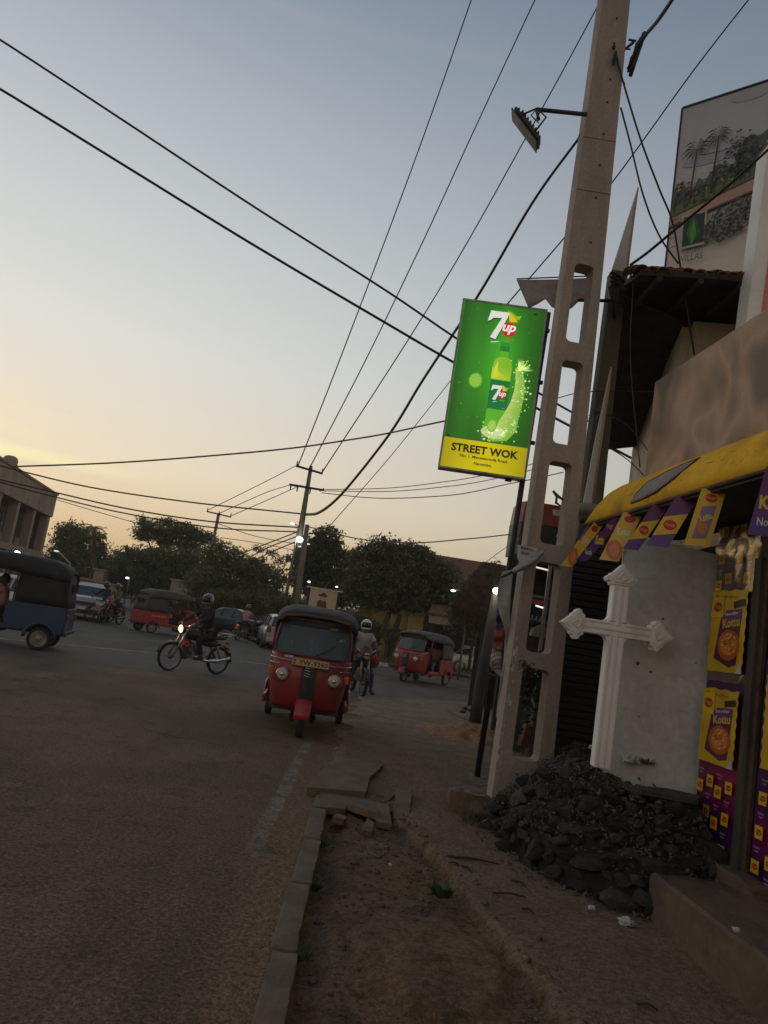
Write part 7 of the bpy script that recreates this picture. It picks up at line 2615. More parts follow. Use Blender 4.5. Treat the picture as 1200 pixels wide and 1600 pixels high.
def person(label, loc, rz, kind, shirt, trouser, helmet=None, long_sleeve=False, group=None, turn=0.0, scale=1.0, name='person', seed=0, shoes=None, bare_legs=False):
    o = thing(name, label, 'person', loc, rz, group=group, scale=scale)
    J = {k: Vector(v) for k, v in pose(kind).items()}
    N = {'pel': (J['pel'], (.125, .10)), 'sp': (J['sp'], (.115, .09)), 'ch': (J['ch'], (.115, .075)), 'nk': (J['nk'], .052), 'hd0': (J['hd'] - Vector((0, 0, .05)), .060)}
    E = [('pel', 'sp'), ('sp', 'ch'), ('ch', 'nk'), ('nk', 'hd0')]
    for n in 'lr':
        wr = J['el' + n].lerp(J['ha' + n], .82)
        N.update({'sh' + n: (J['sh' + n], .052), 'el' + n: (J['el' + n], .038), 'wr' + n: (wr, .027), 'ha' + n: (J['ha' + n], (.034, .022)),
                  'hi' + n: (J['hi' + n], .085), 'kn' + n: (J['kn' + n], .058), 'an' + n: (J['an' + n], .040), 'to' + n: (J['to' + n], .032)})
        E += [('ch', 'sh' + n), ('sh' + n, 'el' + n), ('el' + n, 'wr' + n), ('wr' + n, 'ha' + n), ('pel', 'hi' + n), ('hi' + n, 'kn' + n), ('kn' + n, 'an' + n), ('an' + n, 'to' + n)]
    body = skin_mesh('body', N, E, skin_m, o)
    # head with face, joined to the body mesh
    mb = MB()
    R = Matrix.Rotation(turn, 3, 'Z')
    h = J['hd']
    put = lambda v: h + R @ Vector(v)
    mb.ell(h, (.076, .095, .115), 14, 10, R)
    mb.ell(put((0, -.09, -.07)), (.045, .03, .035), 8, 6, R)          # chin
    mb.tube([put((0, -.090, .02)), put((0, -.118, -.022)), put((0, -.098, -.032))], [.010, .017, .012], 6)   # nose
    for s in (-1, 1):
        mb.ell(put((.078 * s, .0, -.01)), (.012, .025, .034), 6, 5, R)
    # fingers and thumb on each hand, curled
    for n, s in (('l', 1), ('r', -1)):
        d = (J['ha' + n] - J['el' + n]).normalized()
        side_ = Vector((s, 0, 0))
        side_ = (side_ - d * side_.dot(d)).normalized()
        dn = d.cross(side_)
        if dn.z > 0:
            dn = -dn
        for k in range(4):
            ln = (.036, .042, .039, .031)[k]
            b0 = J['ha' + n] + side_ * (.022 - .0145 * k) + d * .012
            mb.tube([b0, b0 + d * ln * .9, b0 + d * ln * 1.1 + dn * ln * .8, b0 + d * ln * .6 + dn * ln * 1.25], [.0095, .009, .008, .006], 5)
        b0 = J['ha' + n] - side_ * .028 - d * .02
        mb.tube([b0, b0 - side_ * .018 + d * .028 + dn * .008, b0 - side_ * .008 + d * .048 + dn * .022], [.012, .010, .007], 5)
    tmp = mb.build('head', skin_m)
    bm = bmesh.new(); bm.from_mesh(body.data); bm.from_mesh(tmp.data); bm.to_mesh(body.data); bm.free()
    bpy.data.objects.remove(tmp)
    for p in body.data.polygons:
        p.use_smooth = True
    f = MB()
    for s in (-1, 1):
        f.ell(put((.030 * s, -.088, .012)), (.014, .008, .007), 6, 5, R)
        f.tube([put((.016 * s, -.094, .032)), put((.046 * s, -.084, .034))], .004, 4)
    f.tube([put((-.022, -.104, -.058)), put((0, -.109, -.056)), put((.022, -.104, -.058))], .005, 4)
    f.build('face_features', hair_m, o)
    # shirt
    N2 = {'ch': (J['ch'], (.158, .118)), 'sp': (J['sp'], (.142, .112)), 'pel': (J['pel'] + Vector((0, 0, .03)), (.150, .12)), 'nk': (J['ch'].lerp(J['nk'], .80), .082)}
    E2 = [('ch', 'sp'), ('sp', 'pel'), ('ch', 'nk')]
    for n in 'lr':
        N2['sh' + n] = (J['sh' + n], .070)
        mid = J['sh' + n].lerp(J['el' + n], .72)
        N2['mi' + n] = (mid, .060)
        E2 += [('ch', 'sh' + n), ('sh' + n, 'mi' + n)]
        if long_sleeve:
            N2['el' + n] = (J['el' + n], .050)
            N2['wr' + n] = (J['el' + n].lerp(J['ha' + n], .78), .040)
            E2 += [('mi' + n, 'el' + n), ('el' + n, 'wr' + n)]
    skin_mesh('shirt', N2, E2, shirt, o)
    N3 = {'pel': (J['pel'] - Vector((0, 0, .01)), (.148, .125))}
    E3 = []
    for n in 'lr':
        N3['hi' + n] = (J['hi' + n], .098)
        N3['kn' + n] = (J['kn' + n], .074)
        E3 += [('pel', 'hi' + n), ('hi' + n, 'kn' + n)]
        if not bare_legs:
            N3['an' + n] = (J['kn' + n].lerp(J['an' + n], .88), .060)
            E3 += [('kn' + n, 'an' + n)]
    skin_mesh('trousers', N3, E3, trouser, o)
    sm = shoes or rubber
    for n in 'lr':
        a, t_ = J['an' + n], J['to' + n]
        d = (t_ - a)
        mb = MB().tube([a - d * .25 + Vector((0, 0, -.015)), a + d * .2 + Vector((0, 0, .0)), a + d * .75, t_ + d * .15], [.036, .052, .046, .026], 8, flat=.8)
        mb.build('shoe', sm, o)
    if helmet:
        hb = MB()
        rows = []
        for j in range(9):
            ph = rad(-38 + 128 * j / 8)
            rows.append([put((.125 * math.cos(ph) * math.sin(a), -.145 * math.cos(ph) * math.cos(a) * (1.0 if math.cos(a) > 0 else .98) + .0, .145 * math.sin(ph) + .02)) for a in [rad(62 + 236 * i / 18) for i in range(19)]] )
        hb.grid(rows)
        top = []
        for j in range(5):       # brow over the face opening
            ph = rad(28 + 62 * j / 4)
            top.append([put((.125 * math.cos(ph) * math.sin(a), -.145 * math.cos(ph) * math.cos(a), .145 * math.sin(ph) + .02)) for a in [rad(-64 + 128 * i / 8) for i in range(9)]])
        hb.grid(top)
        ho_ = hb.build('helmet', helmet, o, solid=.012)
        vz = []
        for j in range(5):
            ph = rad(-18 + 48 * j / 4)
            vz.append([put((.128 * math.cos(ph) * math.sin(a), -.152 * math.cos(ph) * math.cos(a), .145 * math.sin(ph) + .02)) for a in [rad(-64 + 128 * i / 8) for i in range(9)]])
        MB().grid(vz).build('visor', glass('visor_smoke', (.25, .27, .3), .55), ho_)
        ch_ = []
        for j in range(3):
            ph = rad(-42 + 20 * j / 2)
            ch_.append([put((.122 * math.cos(ph) * math.sin(a), -.155 * math.cos(ph) * math.cos(a), .145 * math.sin(ph) + .02)) for a in [rad(-66 + 132 * i / 8) for i in range(9)]])
        MB().grid(ch_).build('chin_bar', helmet, ho_, solid=.012)
    else:
        hb = MB()
        rows = []
        for j in range(7):
            ph = rad(2 + 88 * j / 6)
            rows.append([put((.084 * math.cos(ph) * math.sin(a), -.100 * math.cos(ph) * math.cos(a) + .010, .122 * math.sin(ph) + .012)) for a in [rad(360 * i / 18) for i in range(19)]])
        hb.grid(rows)
        hb.ell(put((0, .035, .0)), (.080, .072, .09), 12, 8, R)
        hb.build('hair', hair_m, o)
    return o


def cloth_mat(name, c, c2=None):
    return mat('cloth_' + name, c, c2 or tuple(v * .7 for v in c), 9, .9, bump=.4)


c_black, c_white, c_grey = cloth_mat('black', (.018, .017, .018)), cloth_mat('white', (.42, .41, .39)), cloth_mat('grey', (.16, .16, .17))
c_jean, c_red, c_pink, c_blue = cloth_mat('denim', (.045, .065, .105)), cloth_mat('red', (.30, .035, .035)), cloth_mat('pink', (.50, .22, .23)), cloth_mat('pale_blue', (.32, .38, .42))
c_orange, c_khaki = cloth_mat('orange', (.36, .10, .03)), cloth_mat('khaki', (.16, .13, .08))
h_white, h_black, h_silver = mat('helmet_white', (.65, .65, .63), (.5, .5, .48), 6, .3, coat=.5), mat('helmet_black', (.03, .03, .035), (.02, .02, .022), 6, .25, coat=.6), mat('helmet_silver', (.13, .13, .135), (.07, .07, .075), 3, .3, coat=.5)


# ------------------------------------------------------------------ wheels
def wheel(parent, c, r, w_, rimc, spokes=0, rz=0.0, tyre_w=None):
    """axle along local x"""
    M_ = Matrix.Translation(c) @ Matrix.Rotation(rz, 4, 'Z') @ Matrix.Rotation(rad(90), 4, 'Y')
    tw = tyre_w or w_
    wh = bpy.data.objects.new('wheel', None)
    col.objects.link(wh); wh.parent = parent
    rim_r = r - tw * (.62 if spokes else .70)
    prof = [(rim_r, -w_ * .42), (r - tw * .18, -w_ * .5), (r - tw * .03, -w_ * .30), (r, 0), (r - tw * .03, w_ * .30), (r - tw * .18, w_ * .5), (rim_r, w_ * .42), (rim_r, -w_ * .42)]
    MB().lathe(prof, M_, 28).build('tyre', rubber, wh)
    if spokes:
        MB().lathe([(rim_r + .004, -w_ * .3), (rim_r - .012, -w_ * .22), (rim_r - .012, w_ * .22), (rim_r + .004, w_ * .3)], M_, 28).build('rim', rimc, wh)
        mb = MB()
        for k in range(spokes):
            a = 2 * math.pi * k / spokes
            a2 = a + (.22 if k % 2 else -.22)
            mb.tube([M_ @ Vector((.03 * math.cos(a), .03 * math.sin(a), .025 * (1 if k % 4 < 2 else -1))), M_ @ Vector((rim_r * math.cos(a2), rim_r * math.sin(a2), 0))], .0022, 3, cap=False)
        mb.build('spokes', rimc, wh)
        MB().lathe([(0, -.05), (.035, -.05), (.05, -.02), (.05, .02), (.035, .05), (0, .05)], M_, 14).build('hub', rimc, wh)
    else:
        MB().lathe([(0, -w_ * .30), (r * .16, -w_ * .30), (r * .20, -w_ * .18), (rim_r * .72, -w_ * .22), (rim_r * .86, -w_ * .34), (rim_r + .003, -w_ * .40), (rim_r + .003, w_ * .40), (rim_r * .86, w_ * .34), (rim_r * .72, w_ * .22), (r * .20, w_ * .18), (r * .16, w_ * .30), (0, w_ * .30)], M_, 24).build('rim', rimc, wh)
    return wh


# ------------------------------------------------------------------ three-wheeler
rim_dull = mat('dull_rim', (.26, .22, .18), (.16, .13, .11), 7, .6, metal=.3, dirt=.3)
hood_m = mat('black_hood', (.014, .013, .012), (.022, .020, .018), 5, .75, bump=.35, dirt=.2, dirtc=(.07, .06, .05))
glass_ws = glass('windscreen', (.62, .70, .70), .50, film=.24)  # dusty film made paler, the reflected sky put into its base colour
head_lens = mat('head_lens', (.55, .48, .40), (.40, .34, .28), 5, .15, spec=.8)
ind_m = mat('amber_lens', (.62, .13, .03), (.5, .10, .02), 8, .25)
plate_m = mat('number_plate', (.55, .44, .28), (.48, .38, .24), 8, .5)
vinyl = mat('seat_vinyl', (.05, .035, .03), (.03, .022, .02), 8, .5, bump=.2)


def paint(name, c):
    return mat('paint_' + name, c, tuple(v * .82 for v in c), 2.2, .42, coat=.25, dirt=.38, dirtc=tuple(v * .45 + .03 for v in c), bump=.08)


def tuktuk(label, loc, rz, body, plate=None, hood=None, group='three-wheeler taxis', hero=False, scale=None, seats=vinyl, decal=None, lines=True, top=1.70):
    o = thing('three_wheeler', label, 'three-wheeler', loc, rz, group=group, scale=scale)
    hood = hood or hood_m
    # front cowl
    rows = []
    nA_ = 24
    prof_z = [(.34, .455, -.93), (.40, .475, -.99), (.55, .495, -1.03), (.75, .520, -1.045), (.90, .540, -1.03), (1.00, .550, -.98), (1.045, .550, -.94)]
    for (z, w_, yf) in prof_z:
        row = []
        for i in range(nA_ + 1):
            a = -math.pi / 2 + math.pi * i / nA_
            ca, sa = math.cos(a), math.sin(a)
            x = w_ * math.copysign(abs(sa) ** .55, sa)
            y = -.42 + (yf + .42) * (abs(ca) ** .42)
            y -= .035 * math.exp(-(x / .16) ** 2)          # central nose
            row.append(Vector((x, y, z)))
        rows.append(row)
    MB().grid(rows).build('front_cowl', body, o, solid=.012)
    MB().box((0, -.25, .33), (.94, 1.25, .05)).build('floor', steel_dark, o)
    # central black grille with bars
    gz = [(.44, .085, -1.045), (.60, .092, -1.072), (.78, .098, -1.082), (.93, .102, -1.070)]
    g_rows = [[Vector((-w_, y - .012, z)), Vector((0, y - .026, z)), Vector((w_, y - .012, z))] for z, w_, y in gz]
    gr_ = MB().grid(g_rows, smooth=False).build('grille', black_paint, o, solid=.008)
    for k in range(4):
        z = .80 + k * .035
        MB().tube([(-.06, -1.108, z), (0, -1.118, z - .012), (.06, -1.108, z)], .006, 5).build('badge_bar', chrome, gr_)
    # light clusters
    for s in (-1, 1):
        hx = s * .345
        hb = MB()
        rows2 = []
        for (sc_, dy) in ((1.0, 0.02), (1.0, -.035), (.92, -.055)):
            rows2.append([Vector((hx + (.125 * sc_) * math.copysign(abs(math.cos(a)) ** .6, math.cos(a)), -.995 + dy, .775 + (.085 * sc_) * math.copysign(abs(math.sin(a)) ** .6, math.sin(a)))) for a in [2 * math.pi * i / 20 for i in range(20)]])
        hb.grid(rows2, close=True)
        hb.add(rows2[-1], [tuple(range(20))])
        hs = hb.build('headlight_housing', body, o)
        M_ = Matrix.Translation((hx, -1.048, .775)) @ Matrix.Rotation(rad(90), 4, 'X')
        MB().lathe([(.086, -.012), (.090, .012), (.076, .018)], M_, 24).build('lamp_ring', chrome, hs)
        MB().lathe([(.078, .0), (.076, .014), (.05, .024), (0, .028)], M_, 24).build('lens', head_lens, hs)
        MB().lathe([(.028, .026), (.020, .034), (0, .036)], M_, 12).build('bulb', chrome, hs)
        MB().box((s * .505, -.94, .80), (.07, .09, .105)).build('indicator', ind_m, o, bevel=.015)
        # chrome strip and side stripe
        MB().tube([(s * .12, -1.085, .965), (s * .30, -1.062, .968), (s * .47, -.99, .972), (s * .535, -.88, .975), (s * .55, -.70, .975)], .013, 6, flat=.5).build('chrome_strip', chrome, o)
        MB().tube([(s * .40, -1.03, .905), (s * .50, -.955, .905), (s * .545, -.84, .905)], .007, 5).build('chrome_strip', chrome, o)
    # number plate
    if plate:
        pl_ = MB().box((0, -1.117, .965), (.50, .012, .105)).build('number_plate', plate_m, o, bevel=.004)
        S = Sheet(.0008)
        S.rect(-.247, -.050, .247, .050, (60, 40, 26)); S.rect(-.241, -.044, .241, .044, (198, 170, 126))
        S.text(plate, .035, 0, w_=.385, h_=.062, c=(50, 34, 24), bold=.02)
        S.ellipse(-.210, .016, .017, .017, (96, 70, 46), 10); S.rect(-.226, -.034, -.194, -.012, (110, 82, 54))
        S.build('plate_print', printmat('plate_print', wear=.1), pl_, frame((0, -1.1245, .965), (1, 0, 0), (0, 0, 1)))
        MB().box((-.30, -1.04, 1.015), (.12, .006, .030)).build('sticker', white_pl, o)
    # front mudguard and fork, front wheel
    mg = MB()
    rows = []
    for i in range(9):
        a = rad(8 + 150 * i / 8)
        rows.append([Vector((x, -1.02 - .285 * math.cos(a) * (1 if abs(x) < .08 else .93), .22 + (.285 if abs(x) < .08 else .265) * math.sin(a))) for x in (-.105, -.085, -.04, .04, .085, .105)])
    mg.grid(rows).build('mudguard', body if not hero else paint('bright_red', (.40, .030, .035)), o, solid=.008)
    for s in (-1, 1):
        MB().tube([(s * .085, -1.02, .22), (s * .07, -.95, .55)], .018, 6).build('fork_leg', steel_dark, o)
    wheel(o, Vector((0, -1.02, .215)), .215, .10, rim_dull, tyre_w=.085)
    for s in (-1, 1):
        wheel(o, Vector((s * .555, .98, .215)), .215, .10, rim_dull, tyre_w=.085)
    # windscreen frame, glass, wiper
    wb, wt, yb_, yt_, zb_, zt_ = .515, .475, -.955, -.70, 1.055, 1.50
    loop = [(-wb, yb_ + .06, zb_), (-wb * .6, yb_ - .01, zb_ - .005), (0, yb_ - .025, zb_ - .01), (wb * .6, yb_ - .01, zb_ - .005), (wb, yb_ + .06, zb_), (wb * .985, (yb_ + yt_) / 2 + .04, (zb_ + zt_) / 2), (wt + .01, yt_ + .03, zt_ - .05),
            (wt - .06, yt_, zt_ + .01), (0, yt_ - .02, zt_ + .02), (-wt + .06, yt_, zt_ + .01), (-wt - .01, yt_ + .03, zt_ - .05), (-wb * .985, (yb_ + yt_) / 2 + .04, (zb_ + zt_) / 2)]
    MB().tube(loop, .018, 6, closed=True).build('windscreen_frame', body if not hero else mat('frame_maroon', (.12, .05, .045), (.08, .035, .03), 6, .5), o)
    rows = []
    for j in range(7):
        v = j / 6
        w_ = wb + (wt - wb) * v - .012
        y0 = yb_ + (yt_ - yb_) * v
        z0 = zb_ + (zt_ - zb_) * v
        rows.append([Vector((w_ * u, y0 + .06 * u * u - .022 * (1 - u * u), z0)) for u in [-1 + 2 * i / 12 for i in range(13)]])
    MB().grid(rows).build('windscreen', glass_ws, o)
    MB().grid([[p + Vector((0, -.006, .0)) for p in r_[0:13]] for r_ in rows[5:]]).build('sun_strip', black_paint, o)
    MB().tube([(.05, -.985, 1.065), (.30, -.915, 1.22)], .007, 5).build('wiper', black_paint, o)
    if hero:
        MB().ell((.37, -.72, 1.29), (.045, .02, .05), 10, 8).build('mirror', chrome, o)
        MB().box((.24, -.76, 1.44), (.10, .01, .028)).build('sticker', c_grey, o)
        MB().ell((-.30, -.80, 1.18), (.008, .008, .04), 6, 5).build('ornament', white_pl, o)
    for s in (-1, 1):
        MB().tube([(s * .545, -.70, 1.05), (s * .66, -.78, 1.10)], .007, 5).build('mirror_arm', black_paint, o)
        MB().ell((s * .67, -.785, 1.12), (.05, .015, .035), 10, 6).build('mirror', black_paint, o)
    # hood: arched roof, side curtains, rear
    arch = lambda y, zt2, w_, ze: [Vector((w_ * math.copysign(abs(math.cos(a)) ** .55, math.cos(a)), y, ze + (zt2 - ze) * (abs(math.sin(a)) ** .62))) for a in [math.pi * i / 16 for i in range(17)]]
    sec = [(-.76, 1.575, .50, 1.46), (-.62, 1.635, .54, 1.44), (-.35, top - .02, .575, 1.41), (.05, top, .60, 1.40), (.50, top - .005, .61, 1.38), (.95, top - .03, .61, 1.36), (1.18, top - .10, .60, 1.34), (1.32, 1.50, .58, 1.30)]
    MB().grid([arch(*q_) for q_ in sec]).build('roof', hood, o, solid=.02)
    MB().tube([(-.49, -.775, 1.47), (-.44, -.78, 1.54), (-.2, -.79, 1.575), (.2, -.79, 1.575), (.44, -.78, 1.54), (.49, -.775, 1.47)], .022, 6).build('roof_front_trim', MATS['frame_maroon'] if hero else black_paint, o)
    for s in (-1, 1):
        side_ = MB()
        ys_ = [.42, .7, 1.0, 1.2, 1.32]
        side_.grid([[Vector((s * (.605 - .02 * (z_ > 1.1) - (.03 if y > 1.25 else 0)), y, z_)) for y in ys_] for z_ in (.84, 1.0, 1.15, 1.30, 1.40)])
        side_.build('side_curtain', hood, o, solid=.014)
        MB().tube([(s * .60, .40, .84), (s * .60, .40, 1.40)], .014, 6).build('door_frame', black_paint, o)
        MB().tube([(s * .56, -.44, .98), (s * .575, -.40, 1.42)], .018, 6).build('pillar', body, o)
        # low side sill and rear wheel arch
        MB().box((s * .57, -.02, .375), (.05, .90, .11)).build('sill', body, o, bevel=.015)
        ar = MB()
        rows = []
        for i in range(13):
            a = rad(180 * i / 12)
            rows.append([Vector((s * x, .98 - r * math.cos(a), .23 + r * math.sin(a))) for x, r in ((.60, .245), (.655, .262), (.66, .29), (.635, .305))])
        ar.grid(rows).build('wheel_arch', body, o, solid=.008)
    rear = MB()
    rows = [[Vector((.58 * math.copysign(min(1, abs(u) * 1.2) ** .8, u), 1.33 + bulge - .05 * abs(u) ** 3, z_)) for u in [-1 + 2 * i / 10 for i in range(11)]] for z_, bulge in ((.84, .04), (1.0, .03), (1.2, 0), (1.38, -.03), (1.5, -.06))]
    rear.grid(rows).build('rear_curtain', hood, o, solid=.014)
    MB().box((0, 1.372, 1.22), (.5, .012, .16)).build('rear_window', glass('hood_window', (.4, .42, .42), .75), o)
    # rear body tub with cut for wheels
    for s in (-1, 1):
        poly = [(.36, .34), (.70, .34), (.72, .30), (.735, .36), (.79, .45), (.88, .51), (.98, .53), (1.08, .51), (1.17, .45), (1.225, .36), (1.24, .32), (1.36, .34), (1.38, .60), (1.36, .84), (.30, .84), (.30, .52)]
        MB().prism(poly if s > 0 else poly[::-1], frame((s * .585, 0, 0), (0, 1, 0), (0, 0, 1)), .03 * 1).build('side_panel', body, o, bevel=.008)
    MB().box((0, 1.375, .58), (1.16, .03, .50)).build('tailgate', body, o, bevel=.012)
    for s in (-1, 1):
        MB().box((s * .50, 1.40, .66), (.09, .03, .12)).build('tail_lamp', mat('tail_lens', (.35, .03, .02), (.28, .02, .02), 6, .3), o, bevel=.01)
    MB().box((0, 1.40, .36), (1.2, .05, .07)).build('bumper', black_paint, o, bevel=.01)
    MB().box((0, .86, .36), (1.0, 1.0, .10)).build('engine_tray', black_paint, o)
    # seats and handlebar
    MB().box((0, -.02, .52), (.42, .34, .12)).build('driver_seat', seats, o, bevel=.03)
    MB().box((0, .02, .40), (.38, .30, .14)).build('seat_base', black_paint, o)
    MB().box((0, .74, .60), (1.06, .44, .14)).build('passenger_seat', seats, o, bevel=.03)
    MB().box((0, 1.02, .92), (1.06, .10, .52)).build('passenger_backrest', seats, o, bevel=.03)
    MB().tube([(-.34, -.55, 1.0), (-.1, -.66, .98), (.1, -.66, .98), (.34, -.55, 1.0)], .014, 6).build('handlebar', black_paint, o)
    MB().box((0, -.74, .94), (.40, .14, .14)).build('dashboard', black_paint, o, bevel=.02)
    if decal:
        S = Sheet(.001)
        for x_, a_ in ((.62, .3), (.78, -.1), (.92, .25), (1.05, 0), (.5, .1)):
            S.poly([(x_ - .09, .66 + .03 * a_), (x_ - .02, .70 + .05 * a_), (x_ + .09, .665 - .02 * a_), (x_, .655)], (190, 120, 60))
            S.poly([(x_ - .05, .70), (x_, .73), (x_ + .06, .69), (x_, .685)], (200, 160, 70))
        for s in (-1, 1):
            S.build('decal', printmat('decal_print'), o, frame((s * .618 if s > 0 else -.603, 0, 0), (0, 1, 0), (0, 0, 1)) if s > 0 else Matrix.Translation((-.603, 0, 0)) @ frame((0, 0, 0), (0, 1, 0), (0, 0, 1)))
    return o


# ------------------------------------------------------------------ motorcycle
def motorbike(label, loc, rz, tank, lit=False, tail=False, rack_white=False, group='motorbikes on the junction', lean=0.0, fairing=None, name='motorbike'):
    o = thing(name, label, 'motorbike', loc, rz, group=group)
    if lean:
        o.rotation_euler = (0, lean, rz)
    fw_, rw_ = Vector((0, -.66, .30)), Vector((0, .62, .30))
    rims = mat('spoke_steel', (.20, .19, .18), (.12, .115, .11), 9, .45, metal=.8)
    wheel(o, fw_, .30, .075, rims, 28, tyre_w=.06)
    wheel(o, rw_, .30, .085, rims, 28, tyre_w=.07)
    for s in (-1, 1):
        MB().tube([fw_ + Vector((s * .085, 0, 0)), (s * .085, -.50, .66), (s * .075, -.42, .86)], [.022, .026, .024], 7).build('fork_leg', metal, o)
        MB().tube([rw_ + Vector((s * .10, 0, 0)), (s * .13, .42, .62)], .028, 7).build('shock_absorber', metal, o)
    def guard(c, r, a0, a1, nm):
        rows = [[c + Vector((x, -r * (1 if abs(x) < .04 else .96) * math.cos(rad(a)), r * (1 if abs(x) < .04 else .96) * math.sin(rad(a)))) for x in (-.055, -.035, .035, .055)] for a in [a0 + (a1 - a0) * i / 8 for i in range(9)]]
        MB().grid(rows).build(nm, tank, o, solid=.006)
    guard(fw_, .335, 10, 130, 'front_mudguard')
    guard(rw_, .345, 60, 185, 'rear_mudguard')
    # frame, engine, tank, seat
    MB().tube([(0, -.42, .84), (0, -.30, .52), (0, -.10, .34), (0, .30, .36), (0, .55, .34)], .024, 7).build('frame', steel_dark, o)
    MB().tube([(0, -.40, .80), (0, .05, .70), (0, .60, .66)], .024, 7).build('frame', steel_dark, o)
    mb = MB().box((0, -.02, .40), (.22, .34, .20)); mb.ell((0, -.14, .50), (.10, .12, .14), 10, 8); mb.cyl((-.15, .06, .38), (.15, .06, .38), .10, n=14)
    for k in range(5):
        mb.box((0, -.16, .44 + k * .03), (.20, .20, .010))
    mb.build('engine', metal, o, bevel=.008)
    MB().ell((0, -.16, .80), (.125, .27, .12), 16, 10, Matrix.Rotation(rad(-8), 3, 'X')).build('fuel_tank', tank, o)
    se = MB()
    rows = [[Vector((.135 * w_ * math.cos(a), y, z + .055 * math.sin(a))) for a in [2 * math.pi * i / 12 for i in range(12)]] for y, z, w_ in ((.05, .76, .6), (.10, .775, .95), (.30, .775, 1.0), (.52, .80, .95), (.68, .82, .8), (.72, .82, .4))]
    se.grid(rows, close=True).build('seat', vinyl, o)
    MB().ell((0, .30, .66), (.15, .26, .09), 12, 8).build('side_cover', tank, o)
    MB().tube([(.13, -.12, .36), (.15, .15, .28), (.16, .45, .30), (.16, .80, .38)], [.022, .03, .045, .04], 8).build('exhaust', chrome if rack_white else metal, o)
    # bars, levers, mirrors, headlamp
    MB().tube([(-.34, -.30, 1.04), (-.22, -.36, 1.04), (-.10, -.42, .96), (.10, -.42, .96), (.22, -.36, 1.04), (.34, -.30, 1.04)], .013, 7).build('handlebar', chrome, o)
    for s in (-1, 1):
        MB().tube([(s * .24, -.355, 1.04), (s * .36, -.29, 1.04)], .019, 7).build('grip', rubber, o)
        MB().tube([(s * .20, -.37, 1.05), (s * .27, -.42, 1.19)], .006, 5).build('mirror_stem', steel_dark, o)
        MB().ell((s * .28, -.42, 1.22), (.055, .012, .035), 10, 6).build('mirror', steel_dark, o)
        MB().ell((s * .17, -.46, .90), (.03, .025, .025), 8, 6).build('indicator', ind_m, o)
    M_ = Matrix.Translation((0, -.50, .90)) @ Matrix.Rotation(rad(95), 4, 'X')
    hl_ = MB().lathe([(0, -.10), (.05, -.09), (.085, -.02), (.088, .02), (.078, .025)], M_, 20).build('headlamp', tank if fairing is None else fairing, o)
    MB().lathe([(.080, .018), (.06, .032), (0, .04)], M_, 20).build('lens', warm_lamp if lit else head_lens, hl_)
    if fairing:
        MB().grid([[Vector((.16 * u * (1 - .35 * v), -.50 - .05 * (1 - u * u) + .10 * v, .90 + .22 * v)) for u in (-1, -.5, 0, .5, 1)] for v in (0, .33, .66, 1)]).build('fly_screen', fairing, o, solid=.006)
    MB().box((0, .80, .70), (.10, .04, .06)).build('tail_lamp', red_lamp if tail else MATS.get('tail_lens') or mat('tail_lens', (.35, .03, .02), (.28, .02, .02), 6, .3), o, bevel=.01)
    MB().box((0, .84, .56), (.17, .01, .12)).build('number_plate', mat('rear_plate_yellow', (.50, .34, .06), (.42, .28, .05), 8, .5), o)
    MB().tube([(-.12, .55, .84), (-.12, .84, .88), (.12, .84, .88), (.12, .55, .84)], .010, 6).build('rack', chrome, o)
    for s in (-1, 1):
        MB().tube([(s * .10, .0, .30), (s * .24, .0, .30)], .016, 6).build('foot_peg', rubber, o)
    if rack_white:
        MB().box((0, .76, .905), (.24, .30, .018)).build('rack_plate', white_pl, o, bevel=.005)
        MB().box((0, -.30, .42), (.12, .05, .30)).build('leg_guard', black_paint, o)
    return o


